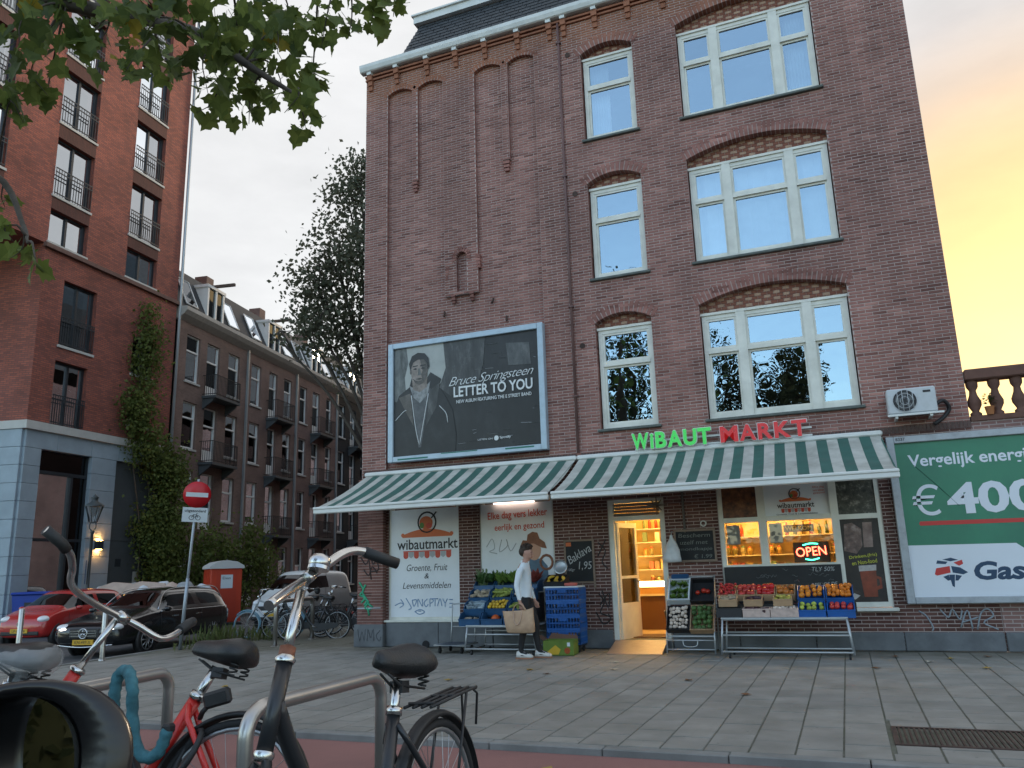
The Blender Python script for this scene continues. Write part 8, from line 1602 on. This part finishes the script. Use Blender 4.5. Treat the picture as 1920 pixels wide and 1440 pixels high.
o = m.build('weeds', M_GRS, None, fixn=False); o['kind'] = 'stuff'; o['label'] = 'green weeds growing along the kerb beside the estate car'
# --- tree whose branches hang into the top left of the view
T9 = thing('overhanging_tree', 'lobed green leaves on branches hanging in from the top left', 'tree', (-7.2,1.9,.13))
M_LEAF = [leaf_mat('plane_leaf_green', (.08,.12,.028), (.20,.25,.065), .5, .5), leaf_mat('plane_leaf_dark', (.055,.085,.026), (.12,.16,.048), .5, .45), leaf_mat('plane_leaf_yellow', (.22,.20,.03), (.34,.26,.04), .55, .4), leaf_mat('plane_leaf_rust', (.20,.085,.02), (.26,.13,.03), .55, .35)]
iw = trm(7.2,-1.9,-.13)
trk = MB().tube(bez([(0,0,0),(.05,.05,2.0),(.2,.1,4.2),(.5,.3,6.5),(.6,.4,9.0)],5), [.28-.011*k for k in range(21)], 12).build('trunk', M_BARK, T9)
LC = [(-4.81,3.18,5.19,.26),(-4.82,3.49,5.45,.27),(-4.91,3.36,4.96,.22),(-5.3,3.5,4.9,.18),(-4.61,3.68,5.39,.28),(-3.83,3.4,5.03,.28),(-3.52,3.47,5.02,.28),(-3.83,4.19,5.63,.33),(-4.15,3.54,4.93,.16),(-3.69,3.7,4.9,.26),(-3.98,4.38,5.42,.34),(-3.35,4.04,5.24,.27),(-3.62,4.38,5.22,.29),(-3.58,4.06,4.8,.19),(-3.95,4.09,4.87,.16),(-3.06,3.93,4.58,.14),(-3.34,4.37,4.72,.13),(-3.38,4.52,5.2,.14),(-3.05,4.2,5.34,.19),(-2.99,4.44,5.53,.18),(-2.8,4.44,5.51,.16),(-2.35,3.98,5.1,.08),(-3.44,4.26,5.6,.24),(-5.34,3.74,3.83,.12),(-5.14,3.46,3.84,.08),(-4.7,3.39,3.51,.05),(-5.71,3.79,4.35,.07),(-4.63,3.54,5.17,.15),(-5.15,3.67,5.02,.09),(-4.48,4.06,5.32,.19)]
limbs = [[(-7.0,2.0,4.6),(-6.0,2.9,6.0),(-4.9,3.5,6.0),(-3.9,3.9,5.75),(-3.2,4.3,5.7),(-2.6,4.4,5.75)],[(-6.9,2.1,5.2),(-5.6,3.1,5.7),(-4.7,3.6,5.55),(-3.9,3.8,5.25),(-3.5,4.0,4.95),(-3.2,4.1,4.72)],[(-6.95,2.0,3.6),(-6.2,3.2,4.6),(-5.7,3.7,4.5),(-5.3,3.7,4.0),(-4.95,3.5,3.72)]]
LP = []
for k, l in enumerate(limbs):
    p = bez(l,5); LP += p; r0 = .075 if k < 2 else .04; MB(iw).tube(p, [r0*(1-.88*j/(len(p)-1))+.004 for j in range(len(p))], 8).build('limb', M_BARK, T9)
for (x,y,z,r) in LC:
    c = Vector((x,y,z)); q = min(LP, key=lambda v: (v-c).length); MB(iw).tube(bez([q,(q+c)/2+Vector((0,0,.06)),c,c+Vector((random.uniform(-.1,.1),random.uniform(-.1,.1),-r*.8))],3), [.011,.010,.009,.008,.007,.006,.005,.004,.003,.002], 5).build('twig', M_BARK, T9)
def leaf_mesh(nm, mt, seed):
    rr = random.Random(seed); pts = []
    prof = [(0,.0),(.16,.05),(.34,-.02),(.40,.10),(.34,.18),(.50,.30),(.56,.44),(.42,.45),(.30,.50),(.34,.66),(.24,.72),(.12,.78),(0,1.0)]
    half = [(a*rr.uniform(.92,1.08),b) for a,b in prof]; m = MB(); fold = rr.uniform(.10,.22); curl = rr.uniform(.05,.25)
    f = lambda a, b: (a, b, fold*abs(a)-curl*(b-.3)**2)
    for s in (-1,1):
        q = [f(s*a,b) for a,b in half]; c = [(0,b,-curl*(b-.3)**2) for b in (.0,.35,.7,1.0)]
        m.poly([c[0],q[1],q[2],q[3],q[4],c[1]] if s > 0 else [c[0],c[1],q[4],q[3],q[2],q[1]]); m.poly([c[1],q[4],q[5],q[6],q[7],q[8],c[2]] if s > 0 else [c[1],c[2],q[8],q[7],q[6],q[5],q[4]]); m.poly([c[2],q[8],q[9],q[10],q[11],c[3]] if s > 0 else [c[2],c[3],q[11],q[10],q[9],q[8]])
    bm_ = m; bm_.M = Matrix.Identity(4); m.tube([(0,-.35,.05),(0,-.1,.01),(0,.02,0)], .012, 4); me = m.mesh(nm, mt); return me
LM = [leaf_mesh('leaf', M_LEAF[k], s) for k, s in ((0,1),(0,2),(1,3),(1,4),(0,5),(2,6),(3,7))]
rl_ = random.Random(21); single = 0; big = MB()
def leaf_xf(c, r):
    p = c+Vector((rl_.gauss(0,1),rl_.gauss(0,1),rl_.gauss(0,1))).normalized()*r*rl_.random()**.4
    # blades hang down and outward, faces turned every way
    d = Vector((rl_.gauss(0,.7),rl_.gauss(0,.7),-abs(rl_.gauss(.7,.5)))).normalized(); q = d.to_track_quat('Y','Z'); sc_ = rl_.uniform(.085,.175)
    return Matrix.LocRotScale(p, q, Vector((sc_,)*3))@Matrix.Rotation(rl_.uniform(-1.3,1.3),4,'Y')
def pickm():
    u = rl_.random(); return LM[6] if u < .025 else LM[5] if u < .075 else LM[rl_.randint(0,4)]
for (x,y,z,r) in LC:
    n = max(4, int(280*r*r+10*r+3))
    for k in range(min(n,44)):
        if single < 300: o = link('leaf', pickm(), T9); o.matrix_basis = iw@leaf_xf(Vector((x,y,z)), r); single += 1
        else:
            me = pickm(); M_ = iw@leaf_xf(Vector((x,y,z)), r); big.M = M_; big.add([v.co[:] for v in me.vertices], [tuple(p.vertices) for p in me.polygons]); 
for k in range(900):    # rest of the crown above and left of the view
    c = Vector((rl_.uniform(-9.5,-3.5),rl_.uniform(.2,4.2),rl_.uniform(6.3,9.5))); M_ = iw@leaf_xf(c,.5); me = LM[rl_.randint(0,4)]; big.M = M_; big.add([v.co[:] for v in me.vertices], [tuple(p.vertices) for p in me.polygons])
big.M = Matrix.Identity(4); big.build('leaves', M_LEAF[0], T9, kind='stuff', fixn=False)
